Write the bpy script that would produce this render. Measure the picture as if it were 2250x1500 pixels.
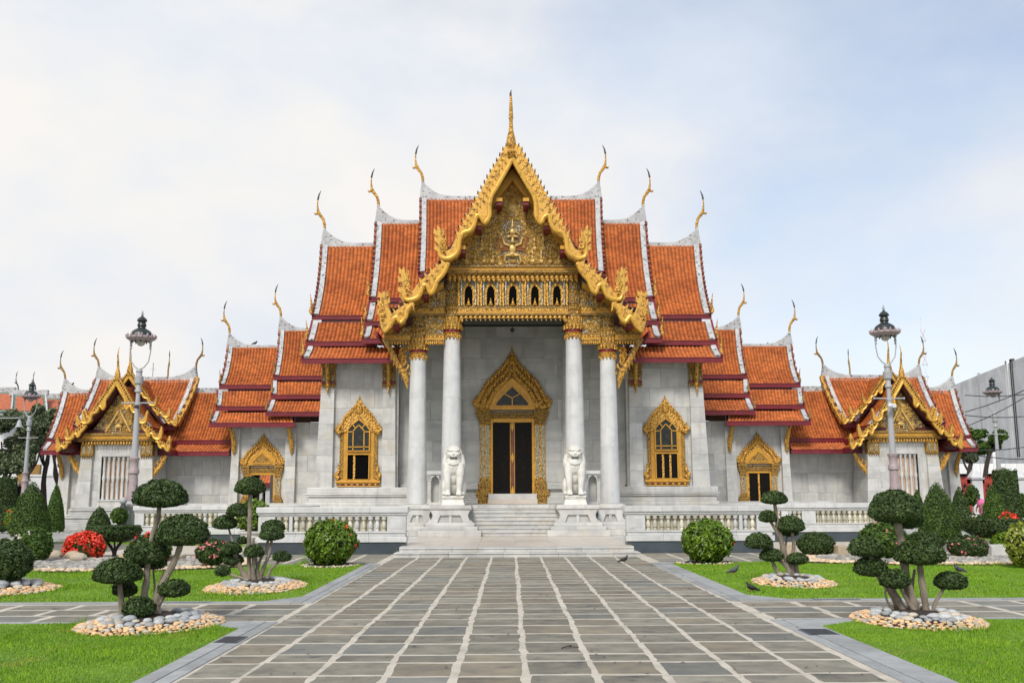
import bpy, math, random
import numpy as np
from mathutils import Vector, Matrix
for o in list(bpy.data.objects): bpy.data.objects.remove(o)
scn = bpy.context.scene
COL = scn.collection
rad = math.radians
# ------------------------------------------------------------------ camera
FPX, HOR, VPX = 2150.0, 1085.0, 1106.0
TILT = math.atan((HOR - 750) / FPX); ROLL = rad(.22)
YAW = math.atan((1125 - VPX) * math.cos(TILT) / FPX)
CAM = Vector((-.44, 0, 2.1))
_f = Vector((math.sin(YAW) * math.cos(TILT), math.cos(YAW) * math.cos(TILT), math.sin(TILT)))
_r = Vector((math.cos(YAW), -math.sin(YAW), 0)); _u = _r.cross(_f)
_R = math.cos(ROLL) * _r - math.sin(ROLL) * _u; _U = math.sin(ROLL) * _r + math.cos(ROLL) * _u
cd = bpy.data.cameras.new('camera'); cam = bpy.data.objects.new('camera', cd); COL.objects.link(cam)
cam.matrix_world = Matrix((( _R.x, _U.x, -_f.x, CAM.x), (_R.y, _U.y, -_f.y, CAM.y), (_R.z, _U.z, -_f.z, CAM.z), (0, 0, 0, 1)))
cd.sensor_width = 36; cd.lens = FPX * 36 / 2250; cd.clip_end = 3000; cd.clip_start = .1
scn.camera = cam
def A(u, v, Y):                       # point of the place seen at (u, v) that lies at depth Y
    d = _f + _R * ((u - 1125) / FPX) - _U * ((v - 750) / FPX)
    return CAM + d * (Y / d.y)
def G(u, v, z=0):                     # ground point seen at (u, v)
    d = _f + _R * ((u - 1125) / FPX) - _U * ((v - 750) / FPX)
    return CAM + d * ((z - CAM.z) / d.z)
# ------------------------------------------------------------------ sky and sun
SUN_EL, SUN_AZ = rad(44), rad(196)    # azimuth measured from +Y clockwise; the sun stands behind the camera, a little left
w = bpy.data.worlds.new('World'); scn.world = w; w.use_nodes = True
nt = w.node_tree; nt.nodes.clear()
def wn(t, **k):
    n = nt.nodes.new(t)
    for a, b in k.items(): setattr(n, a, b)
    return n
out = wn('ShaderNodeOutputWorld'); bg1 = wn('ShaderNodeBackground'); bg2 = wn('ShaderNodeBackground'); mx = wn('ShaderNodeMixShader')
sky = wn('ShaderNodeTexSky', sky_type='NISHITA'); sky.sun_disc = False; sky.sun_elevation = SUN_EL; sky.sun_rotation = SUN_AZ
sky.air_density = 1.0; sky.dust_density = 1.2; sky.ozone_density = 1.5
bg1.inputs[1].default_value = .095
nt.links.new(sky.outputs[0], bg1.inputs[0])
tc = wn('ShaderNodeTexCoord'); mp = wn('ShaderNodeMapping'); mp.inputs['Scale'].default_value = (1, 1, 1.7)
mp.inputs['Location'].default_value = (2.2, -.5, .9)
nz = wn('ShaderNodeTexNoise'); nz.inputs['Scale'].default_value = 2.1; nz.inputs['Detail'].default_value = 8; nz.inputs['Roughness'].default_value = .52
nz2 = wn('ShaderNodeTexNoise'); nz2.inputs['Scale'].default_value = 2.3; nz2.inputs['Detail'].default_value = 9; nz2.inputs['Roughness'].default_value = .55
nt.links.new(tc.outputs['Generated'], mp.inputs[0]); nt.links.new(mp.outputs[0], nz.inputs[0]); nt.links.new(mp.outputs[0], nz2.inputs[0])
sx = wn('ShaderNodeSeparateXYZ'); nt.links.new(tc.outputs['Generated'], sx.inputs[0])
ad0 = wn('ShaderNodeMath', operation='MULTIPLY_ADD')     # thinner cloud towards the right and higher up
nt.links.new(sx.outputs[2], ad0.inputs[0]); ad0.inputs[1].default_value = -.50; nt.links.new(nz.outputs[0], ad0.inputs[2])
ad = wn('ShaderNodeMath', operation='MULTIPLY_ADD')
nt.links.new(sx.outputs[0], ad.inputs[0]); ad.inputs[1].default_value = -.27; nt.links.new(ad0.outputs[0], ad.inputs[2])
cr = wn('ShaderNodeValToRGB'); cr.color_ramp.elements[0].position = .05; cr.color_ramp.elements[0].color = (.38, .38, .38, 1)
cr.color_ramp.elements[1].position = .34; cr.color_ramp.elements[1].color = (1, 1, 1, 1)
nt.links.new(ad.outputs[0], cr.inputs[0])
cc = wn('ShaderNodeValToRGB'); cc.color_ramp.elements[0].position = .38; cc.color_ramp.elements[0].color = (.80, .865, .965, 1)
cc.color_ramp.elements[1].position = .58; cc.color_ramp.elements[1].color = (1.0, .975, .945, 1)
nt.links.new(nz2.outputs[0], cc.inputs[0]); nt.links.new(cc.outputs[0], bg2.inputs[0]); bg2.inputs[1].default_value = .49
nt.links.new(cr.outputs[0], mx.inputs[0]); nt.links.new(bg1.outputs[0], mx.inputs[1]); nt.links.new(bg2.outputs[0], mx.inputs[2])
nt.links.new(mx.outputs[0], out.inputs[0])
sd = bpy.data.lights.new('sun', 'SUN'); sd.energy = 1.35; sd.angle = rad(15); sd.color = (1, .95, .87)
so = bpy.data.objects.new('sun', sd); COL.objects.link(so)
sdir = Vector((math.sin(SUN_AZ) * math.cos(SUN_EL), math.cos(SUN_AZ) * math.cos(SUN_EL), math.sin(SUN_EL)))
so.rotation_euler = sdir.to_track_quat('Z', 'Y').to_euler(); so.location = (0, -20, 40)
scn.view_settings.view_transform = 'Standard'; scn.view_settings.look = 'None'; scn.view_settings.gamma = 1
scn.view_settings.exposure = .95; scn.view_settings.use_curve_mapping = False
# ------------------------------------------------------------------ materials
MATS = {}
def mat(name, col, rough=.6, metal=0, col2=None, ns=3, nd=4, lo=.35, hi=.65, bump=0, bs=20, kind='NOISE', var=0, attr=0, col3=None, ns3=1, lo3=.6, hi3=.7, spec=.5, vs=None, coord='Object', bdist=.02, streak=None):
    m = bpy.data.materials.new(name); m.use_nodes = True; n = m.node_tree.nodes; L = m.node_tree.links.new
    b = n['Principled BSDF']; b.inputs['Roughness'].default_value = rough; b.inputs['Metallic'].default_value = metal
    b.inputs['Specular IOR Level'].default_value = spec
    t = n.new('ShaderNodeTexCoord'); src = t.outputs[coord]
    if coord == 'World':
        pass
    if var:                                   # shift the pattern per object
        oi = n.new('ShaderNodeObjectInfo'); va = n.new('ShaderNodeVectorMath'); va.operation = 'ADD'
        mm = n.new('ShaderNodeMath'); mm.operation = 'MULTIPLY'; mm.inputs[1].default_value = 37; L(oi.outputs['Random'], mm.inputs[0])
        L(src, va.inputs[0]); L(mm.outputs[0], va.inputs[1]); src = va.outputs[0]
    if vs:
        mp = n.new('ShaderNodeMapping'); mp.inputs['Scale'].default_value = vs; L(src, mp.inputs[0]); src = mp.outputs[0]
    def tex(scale, detail, kd='NOISE'):
        if kd == 'NOISE':
            x = n.new('ShaderNodeTexNoise'); x.inputs['Detail'].default_value = detail; x.inputs['Roughness'].default_value = .6
        else:
            x = n.new('ShaderNodeTexVoronoi')
        x.inputs['Scale'].default_value = scale; L(src, x.inputs[0] if kd == 'NOISE' else x.inputs['Vector']); return x
    def mixc(fac, a, c):
        x = n.new('ShaderNodeMix'); x.data_type = 'RGBA'
        if fac is not None: L(fac, x.inputs[0])
        for i, q in ((6, a), (7, c)):
            if isinstance(q, tuple): x.inputs[i].default_value = (*q, 1)
            else: L(q, x.inputs[i])
        return x.outputs[2]
    c = None
    if col2:
        x = tex(ns, nd, kind)
        r = n.new('ShaderNodeMapRange'); r.inputs[1].default_value = lo; r.inputs[2].default_value = hi
        L(x.outputs['Distance'] if kind != 'NOISE' else x.outputs[0], r.inputs[0]); c = mixc(r.outputs[0], col, col2)
    if col3:
        x = tex(ns3, 6); r = n.new('ShaderNodeMapRange'); r.inputs[1].default_value = lo3; r.inputs[2].default_value = hi3
        L(x.outputs[0], r.inputs[0]); c = mixc(r.outputs[0], c if c else col, col3)
    if streak:                                # rain streaks running down the stone
        sm = n.new('ShaderNodeMapping'); sm.inputs['Scale'].default_value = (2.4, 2.4, .16); L(src, sm.inputs[0]); sn = n.new('ShaderNodeTexNoise'); sn.inputs['Scale'].default_value = 1.6; sn.inputs['Detail'].default_value = 7; L(sm.outputs[0], sn.inputs[0])
        r = n.new('ShaderNodeMapRange'); r.inputs[1].default_value = .50; r.inputs[2].default_value = .78; r.inputs[4].default_value = .75; L(sn.outputs[0], r.inputs[0]); c = mixc(r.outputs[0], c if c else col, streak)
    def scale(c, sig, amt):
        mr = n.new('ShaderNodeMapRange'); mr.inputs[3].default_value = 1 - amt; mr.inputs[4].default_value = 1 + amt; L(sig, mr.inputs[0])
        v = n.new('ShaderNodeVectorMath'); v.operation = 'SCALE'
        if c is None: v.inputs[0].default_value = col
        elif isinstance(c, tuple): v.inputs[0].default_value = c
        else: L(c, v.inputs[0])
        L(mr.outputs[0], v.inputs['Scale']); return v.outputs[0]
    if attr:
        at = n.new('ShaderNodeAttribute'); at.attribute_name = 'var'; c = scale(c, at.outputs['Fac'], attr)
    if var:
        c = scale(c, oi.outputs['Random'], var)
    if c is None: b.inputs[0].default_value = (*col, 1)
    else: L(c, b.inputs[0])
    if bump:
        x = tex(bs, 5, kind if kind != 'NOISE' else 'NOISE'); bp = n.new('ShaderNodeBump'); bp.inputs['Strength'].default_value = bump; bp.inputs['Distance'].default_value = bdist
        L(x.outputs['Distance'] if kind != 'NOISE' else x.outputs[0], bp.inputs['Height']); L(bp.outputs[0], b.inputs['Normal'])
    MATS[name] = m; return m
mat('marble', (.59, .585, .555), .38, streak=(.36, .355, .33), col2=(.42, .425, .42), ns=1.1, nd=9, lo=.42, hi=.72, var=.10, vs=(1, 1, 1.7), bump=.04, bs=30, col3=(.50, .43, .31), ns3=.45, lo3=.54, hi3=.80)
mat('marble_grey', (.54, .54, .51), .38, streak=(.33, .32, .28), col2=(.37, .38, .37), ns=.8, nd=10, lo=.42, hi=.72, var=.10, vs=(.8, 1, 2.2), bump=.04, bs=30)
mat('marble_white', (.62, .625, .62), .35, streak=(.42, .42, .40), col2=(.49, .50, .50), ns=1.6, nd=9, lo=.45, hi=.72, var=.06, bump=.03, col3=(.50, .38, .22), ns3=.9, lo3=.66, hi3=.78)
mat('marble_stained', (.63, .61, .52), .5, col2=(.44, .40, .28), ns=4, nd=8, lo=.35, hi=.7, var=.25, bump=.1)
mat('marble_pink', (.62, .56, .49), .3, col2=(.52, .44, .36), ns=.8, nd=8, vs=(.5, 2, 1), lo=.4, hi=.65, var=.08)
mat('statue_marble', (.72, .71, .66), .5, col2=(.50, .46, .36), ns=2.5, nd=8, lo=.5, hi=.8, bump=.5, bs=26, bdist=.03)
mat('joint', (.56, .55, .51), .8)
mat('gold', (.68, .37, .060), .42, .3, col2=(.20, .095, .022), ns=12, lo=.45, hi=.85, kind='VORONOI', bump=.9, bs=12, bdist=.045, spec=.5, col3=(.24, .12, .03), ns3=5, lo3=.58, hi3=.70)  # brown cell net paints crevice shade of the carving into the gold
mat('gold_rim', (.74, .42, .07), .38, .3, col2=(.30, .15, .03), ns=6, nd=8, lo=.52, hi=.72, bump=.2, bs=25)
mat('gold_board', (.64, .36, .065), .42, .3, col2=(.15, .075, .022), ns=5, nd=9, lo=.50, hi=.68, bump=.6, bs=20, bdist=.03, spec=.5)
mat('gold_carved', (.62, .36, .065), .45, .3, col2=(.13, .065, .02), ns=21, lo=.3, hi=.72, kind='VORONOI', bump=1, bs=21, bdist=.035)  # dark brown cell rims are painted-in crevice shade
mat('gold_plain', (.68, .35, .04), .42, .2, col2=(.50, .25, .04), ns=3, nd=7, lo=.4, hi=.7)
mat('gold_dark', (.44, .26, .06), .5, .3, col2=(.14, .08, .03), ns=9, nd=8, lo=.4, hi=.65, bump=.8, bs=24, bdist=.04)
mat('mirror_silver', (.62, .64, .62), .25, .5, col2=(.30, .24, .12), ns=16, lo=.2, hi=.5, kind='VORONOI', bump=.8, bs=16)
mat('maroon', (.23, .016, .03), .42, col2=(.16, .012, .02), ns=1.2, nd=5, col3=(.30, .10, .09), ns3=5, lo3=.62, hi3=.72)
mat('leafgold', (.30, .14, .05), .5, .2, col2=(.10, .03, .02), ns=4, lo=.4, hi=.6)
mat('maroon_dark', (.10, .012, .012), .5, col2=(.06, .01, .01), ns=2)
mat('roof_tile', (.52, .148, .034), .42, col2=(.39, .098, .022), ns=.7, nd=6, lo=.4, hi=.65, attr=.34, col3=(.10, .045, .02), ns3=1.6, lo3=.60, hi3=.84, spec=.35)
mat('roof_under', (.10, .035, .015), .8)
mat('cement', (.58, .59, .59), .6, col2=(.40, .41, .42), ns=2, nd=7, col3=(.05, .05, .05), ns3=5.5, lo3=.56, hi3=.66, bump=.1)
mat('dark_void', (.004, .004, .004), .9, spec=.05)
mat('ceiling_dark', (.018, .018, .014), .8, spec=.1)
mat('glass_dark', (.016, .02, .018), .18, col2=(.04, .045, .04), ns=5, spec=.3)
mat('door_lacquer', (.007, .006, .005), .35, col2=(.03, .008, .006), ns=6, nd=8, lo=.55, hi=.75, spec=.12)
mat('wood', (.22, .07, .035), .4, col2=(.10, .03, .02), ns=5, vs=(3, 3, .5))
mat('grout', (.58, .53, .44), .85, col2=(.40, .37, .31), ns=2.2, nd=9, lo=.42, hi=.72, bump=.5, bs=18)
mat('slab', (.275, .256, .205), .8, spec=.2, col2=(.165, .158, .130), ns=2.8, nd=10, lo=.35, hi=.68, var=.18, bump=.6, bs=12, bdist=.02, col3=(.09, .095, .095), ns3=3.2, lo3=.60, hi3=.72)
mat('slab_brown', (.275, .238, .172), .8, spec=.2, col2=(.16, .15, .13), ns=2.4, nd=9, lo=.35, hi=.7, var=.18, bump=.35, bs=9, bdist=.012, col3=(.07, .065, .06), ns3=3, lo3=.63, hi3=.75)
mat('slab_blue', (.228, .224, .192), .8, spec=.2, col2=(.155, .162, .152), ns=2.4, nd=9, lo=.35, hi=.7, var=.16, bump=.35, bs=9, bdist=.012, col3=(.07, .075, .08), ns3=3, lo3=.63, hi3=.75)
mat('granite', (.36, .37, .365), .7, col2=(.27, .28, .28), ns=3, nd=9, var=.14, bump=.1, bs=60)
mat('granite_dark', (.065, .085, .10), .35, col2=(.05, .065, .08), ns=2, nd=7, var=.1)
mat('plinth_white', (.66, .66, .65), .5, col2=(.48, .48, .48), ns=2, nd=8)
mat('grass', (.19, .33, .014), .75, col2=(.10, .21, .01), ns=1.1, nd=7, lo=.38, hi=.66, bump=.8, bs=60, bdist=.03, col3=(.20, .27, .03), ns3=.9, lo3=.60, hi3=.72)
mat('grass_blade', (.22, .37, .022), .6, col2=(.125, .275, .010), ns=.8, nd=6, attr=.35, spec=.2, col3=(.38, .38, .06), ns3=.8, lo3=.56, hi3=.72)
mat('soil', (.05, .035, .022), .9, col2=(.03, .02, .014), ns=12, bump=.8, bs=30)
mat('leaf_dark', (.070, .115, .030), .5, col2=(.045, .082, .022), ns=3, attr=.6, spec=.3)
mat('leaf_mid', (.085, .155, .022), .5, col2=(.052, .105, .016), ns=3, attr=.6, spec=.3)
mat('leaf_bright', (.16, .27, .015), .42, col2=(.09, .165, .012), ns=3, attr=.6)
mat('leaf_yellow', (.34, .36, .04), .45, col2=(.16, .22, .02), ns=4, attr=.5)
mat('leaf_far', (.15, .19, .09), .6, col2=(.09, .12, .055), ns=1, attr=.55)
mat('dry_leaf', (.16, .10, .05), .8, attr=.6)
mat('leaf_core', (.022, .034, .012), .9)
mat('bark', (.30, .255, .20), .8, col2=(.15, .12, .09), ns=7, nd=8, lo=.4, hi=.7, bump=.7, bs=16, vs=(1, 1, .5), bdist=.03)
mat('bark_dark', (.05, .035, .025), .8, col2=(.03, .02, .015), ns=7, bump=.6, bs=16)
mat('flower_red', (.75, .045, .015), .5, attr=.25); mat('flower_pink', (.72, .22, .24), .5, attr=.3); mat('flower_white', (.75, .68, .62), .5)
mat('stone_grey', (.50, .51, .50), .6, col2=(.34, .36, .37), ns=3, nd=6, var=.32)
mat('stone_tan', (.56, .48, .37), .5, col2=(.44, .40, .33), ns=4, nd=6, var=.2)
mat('stone_orange', (.74, .41, .18), .55, col2=(.72, .54, .32), ns=5, nd=6, var=.25)
mat('gravel', (.72, .50, .30), .6, col2=(.66, .56, .42), ns=4, nd=6, attr=.3)
mat('gravel_grey', (.26, .27, .265), .6, col2=(.40, .36, .29), ns=4, nd=6, attr=.4)
mat('rock', (.50, .38, .22), .7, col2=(.42, .38, .32), ns=3, nd=8, bump=.6, bs=8)
mat('lamp_paint', (.40, .41, .42), .5, col2=(.40, .33, .33), ns=4, nd=6, lo=.55, hi=.7)
mat('lamp_pink', (.40, .36, .365), .5, col2=(.36, .25, .255), ns=9, nd=6)
mat('lamp_black', (.016, .020, .020), .35, col2=(.04, .05, .05), ns=9)
mat('globe', (.50, .47, .40), .25)
mat('iron', (.05, .05, .055), .5)
mat('bird_grey', (.10, .105, .12), .5, col2=(.05, .05, .06), ns=12); mat('bird_black', (.02, .02, .022), .5)
mat('green_trim', (.10, .16, .12), .5, col2=(.2, .24, .2), ns=2)
mat('far_tile', (.50, .15, .06), .6, col2=(.38, .10, .05), ns=3, nd=6)
mat('far_white', (.86, .87, .87), .7, col2=(.58, .59, .60), ns=.3)
mat('louver', (.88, .89, .90), .6); mat('fence_red', (.50, .07, .045), .6, col2=(.36, .05, .03), ns=4)
mat('pink_cloth', (.72, .16, .36), .7); mat('skin', (.28, .15, .09), .6); mat('cloth_dark', (.03, .035, .05), .8)
mat('earth', (.16, .15, .13), .9, col2=(.12, .12, .11), ns=.2)
mat('tower_red', (.55, .12, .10), .6); mat('niche_gold', (.45, .27, .05), .5, .3, col2=(.40, .40, .36), ns=22, lo=.15, hi=.42, kind='VORONOI', bump=.8, bs=22)
mat('tymp_ground', (.80, .82, .80), .3, .4, col2=(.20, .13, .05), ns=11, lo=.1, hi=.42, kind='VORONOI', bump=.6, bs=9)
mat('relief_gold', (.80, .56, .19), .4, .25, col2=(.40, .23, .05), ns=4, nd=6); mat('wing_red', (.34, .15, .06), .5); mat('recess_tan', (.66, .48, .36), .7, col2=(.50, .34, .24), ns=3)
# ------------------------------------------------------------------ mesh builder
def worldloc(o):
    v = Vector((0, 0, 0))
    while o: v += o.location; o = o.parent
    return v
class MB:
    def __init__(s): s.v = []; s.f = []
    def add(s, vs, fs):
        k = len(s.v); s.v += [tuple(x) for x in vs]; s.f += [tuple(i + k for i in f) for f in fs]; return s
    def box(s, x0, x1, y0, y1, z0, z1):
        if x0 > x1: x0, x1 = x1, x0
        return s.add([(x0, y0, z0), (x1, y0, z0), (x1, y1, z0), (x0, y1, z0), (x0, y0, z1), (x1, y0, z1), (x1, y1, z1), (x0, y1, z1)],
                     [(3, 2, 1, 0), (4, 5, 6, 7), (0, 1, 5, 4), (1, 2, 6, 5), (2, 3, 7, 6), (3, 0, 4, 7)])
    def frus(s, x0, x1, y0, y1, z0, z1, i=.05, iy=None):      # box that narrows by i at its top
        iy = i if iy is None else iy
        return s.add([(x0, y0, z0), (x1, y0, z0), (x1, y1, z0), (x0, y1, z0), (x0 + i, y0 + iy, z1), (x1 - i, y0 + iy, z1), (x1 - i, y1 - iy, z1), (x0 + i, y1 - iy, z1)],
                     [(3, 2, 1, 0), (4, 5, 6, 7), (0, 1, 5, 4), (1, 2, 6, 5), (2, 3, 7, 6), (3, 0, 4, 7)])
    def py(s, poly, y0, y1):                                   # (x, z) outline given depth y0..y1
        n = len(poly); a = sum(poly[i][0] * poly[(i + 1) % n][1] - poly[(i + 1) % n][0] * poly[i][1] for i in range(n))
        if a < 0: poly = poly[::-1]
        vs = [(x, y0, z) for x, z in poly] + [(x, y1, z) for x, z in poly]
        return s.add(vs, [tuple(range(n)), tuple(range(2 * n - 1, n - 1, -1))] + [((i + 1) % n, i, n + i, n + (i + 1) % n) for i in range(n)])
    def px(s, poly, x0, x1):                                   # (y, z) outline along x
        n = len(poly); a = sum(poly[i][0] * poly[(i + 1) % n][1] - poly[(i + 1) % n][0] * poly[i][1] for i in range(n))
        if a < 0: poly = poly[::-1]
        vs = [(x0, y, z) for y, z in poly] + [(x1, y, z) for y, z in poly]
        return s.add(vs, [tuple(range(n - 1, -1, -1)), tuple(range(n, 2 * n))] + [(i, (i + 1) % n, n + (i + 1) % n, n + i) for i in range(n)])
    def pz(s, poly, z0, z1):
        n = len(poly); a = sum(poly[i][0] * poly[(i + 1) % n][1] - poly[(i + 1) % n][0] * poly[i][1] for i in range(n))
        if a < 0: poly = poly[::-1]
        vs = [(x, y, z0) for x, y in poly] + [(x, y, z1) for x, y in poly]
        return s.add(vs, [tuple(range(n - 1, -1, -1)), tuple(range(n, 2 * n))] + [(i, (i + 1) % n, n + (i + 1) % n, n + i) for i in range(n)])
    def tube(s, pts, rs, n=6, cap=True, flat=1, up=None):
        pts = [Vector(p) for p in pts]; m = len(pts)
        if not hasattr(rs, '__len__'): rs = [rs] * m
        vs = []; ref = Vector(up) if up else Vector((0, 1, 0))
        for i, p in enumerate(pts):
            t = (pts[min(i + 1, m - 1)] - pts[max(i - 1, 0)]).normalized()
            if abs(t.dot(ref)) > .97: ref = Vector((1, 0, 0)) if abs(t.x) < .9 else Vector((0, 0, 1))
            a = ref.cross(t).normalized(); b = t.cross(a)
            for k in range(n):
                q = 2 * math.pi * k / n; vs.append(p + (a * math.cos(q) + b * math.sin(q) * flat) * rs[i])
        fs = [(i * n + k, i * n + (k + 1) % n, (i + 1) * n + (k + 1) % n, (i + 1) * n + k) for i in range(m - 1) for k in range(n)]
        if cap: fs += [tuple(range(n - 1, -1, -1)), tuple(range((m - 1) * n, m * n))]
        return s.add(vs, fs)
    def lathe(s, cx, cy, prof, n=16, flute=0, fn=12, cap=True, rot=0):
        vs = []
        for r, z in prof:
            for k in range(n):
                q = 2 * math.pi * (k + rot) / n; rr = r * (1 + flute * (k % 2)) if flute else r
                vs.append((cx + rr * math.cos(q), cy + rr * math.sin(q), z))
        m = len(prof); up = 1 if prof[-1][1] >= prof[0][1] else -1
        fs = [((i * n + k, i * n + (k + 1) % n, (i + 1) * n + (k + 1) % n, (i + 1) * n + k)[::up]) for i in range(m - 1) for k in range(n)]
        if cap: fs += [tuple(range(n - 1, -1, -1)), tuple(range((m - 1) * n, m * n))]
        return s.add(vs, fs)
    def ell(s, c, r, n=8, m=6, rot=None):
        vs = []; c = Vector(c); M = rot or Matrix.Identity(3)
        for i in range(1, m):
            p = math.pi * i / m
            for k in range(n):
                q = 2 * math.pi * k / n; vs.append(c + M @ Vector((r[0] * math.sin(p) * math.cos(q), r[1] * math.sin(p) * math.sin(q), -r[2] * math.cos(p))))
        vs += [c + M @ Vector((0, 0, -r[2])), c + M @ Vector((0, 0, r[2]))]; b = (m - 1) * n
        fs = [(i * n + k, i * n + (k + 1) % n, (i + 1) * n + (k + 1) % n, (i + 1) * n + k) for i in range(m - 2) for k in range(n)]
        fs += [(b, (k + 1) % n, k) for k in range(n)] + [(b + 1, (m - 2) * n + k, (m - 2) * n + (k + 1) % n) for k in range(n)]
        return s.add(vs, fs)
    def beam(s, p, q, w, h, up=(0, 0, 1)):
        p, q = Vector(p), Vector(q); t = (q - p).normalized(); a = t.cross(Vector(up)).normalized() * w / 2; b = a.cross(t).normalized() * h / 2
        vs = [p - a - b, p + a - b, p + a + b, p - a + b, q - a - b, q + a - b, q + a + b, q - a + b]
        return s.add(vs, [(0, 1, 2, 3), (7, 6, 5, 4), (1, 0, 4, 5), (2, 1, 5, 6), (3, 2, 6, 7), (0, 3, 7, 4)])
    def mesh(s, name, m, origin=Vector((0, 0, 0)), smooth=False):
        me = bpy.data.meshes.new(name); me.from_pydata([(x - origin.x, y - origin.y, z - origin.z) for x, y, z in s.v], [], s.f)
        if m: me.materials.append(MATS[m])
        if smooth:
            me.shade_smooth()
            if smooth != 'full': me.set_sharp_from_angle(angle=rad(38))
        return me
    def build(s, name, m, parent=None, loc=None, smooth=False, bevel=0, mirror=False, **props):
        org = Vector(loc) if loc is not None else (worldloc(parent) if parent else Vector((0, 0, 0)))
        o = link(name, s.mesh(name, m, org, smooth), parent, org)
        if bevel:
            b = o.modifiers.new('bevel', 'BEVEL'); b.width = bevel; b.segments = 2; b.limit_method = 'ANGLE'; b.angle_limit = rad(40)
        for k, v in props.items(): o[k] = v
        if mirror: mir(o)
        return o
def link(name, data, parent=None, wl=None):
    o = bpy.data.objects.new(name, data); COL.objects.link(o)
    if parent: o.parent = parent
    if wl is not None: o.location = Vector(wl) - (worldloc(parent) if parent else Vector((0, 0, 0)))
    return o
def thing(name, label, cat, loc, group=None, data=None):
    o = link(name, data, None, Vector(loc)); o['label'] = label; o['category'] = cat
    if group: o['group'] = group
    return o
def structure(o): o['kind'] = 'structure'; return o
def inst(name, me, parent, wl, scale=(1, 1, 1), rz=0, rot=None):
    o = link(name, me, parent, wl); o.scale = scale; o.rotation_euler = rot if rot else (0, 0, rz); return o
def kids(o): return [c for c in bpy.data.objects if c.parent == o]
KC = {}
def copytree(o, parent=None):
    c = o.copy(); COL.objects.link(c); c.parent = parent
    for ch in list(o.children): copytree(ch, c)
    return c
def mir(o):                    # mirror a part of a thing that stands on the axis x = 0
    c = copytree(o, o.parent); c.location.x *= -1; c.scale.x *= -1; c.rotation_euler.z *= -1; c.rotation_euler.y *= -1; return c
def mirror_thing(o, label):
    c = copytree(o); c.location.x *= -1; c.scale.x *= -1; c['label'] = label; return c
def npmesh(name, V, F, m, var=None, smooth=False):     # V (n,3), F (k, sides)
    me = bpy.data.meshes.new(name); k = F.shape[1]
    me.vertices.add(len(V)); me.vertices.foreach_set('co', V.astype(np.float32).ravel())
    me.loops.add(F.size); me.loops.foreach_set('vertex_index', F.astype(np.int32).ravel())
    me.polygons.add(len(F)); me.polygons.foreach_set('loop_start', np.arange(0, F.size, k, dtype=np.int32))
    me.polygons.foreach_set('loop_total', np.full(len(F), k, dtype=np.int32))
    if var is not None:
        a = me.attributes.new('var', 'FLOAT', 'FACE'); a.data.foreach_set('value', var.astype(np.float32))
    me.update(calc_edges=True); me.materials.append(MATS[m])
    if smooth: me.shade_smooth()
    return me
RNG = np.random.default_rng(5); random.seed(5)
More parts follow.
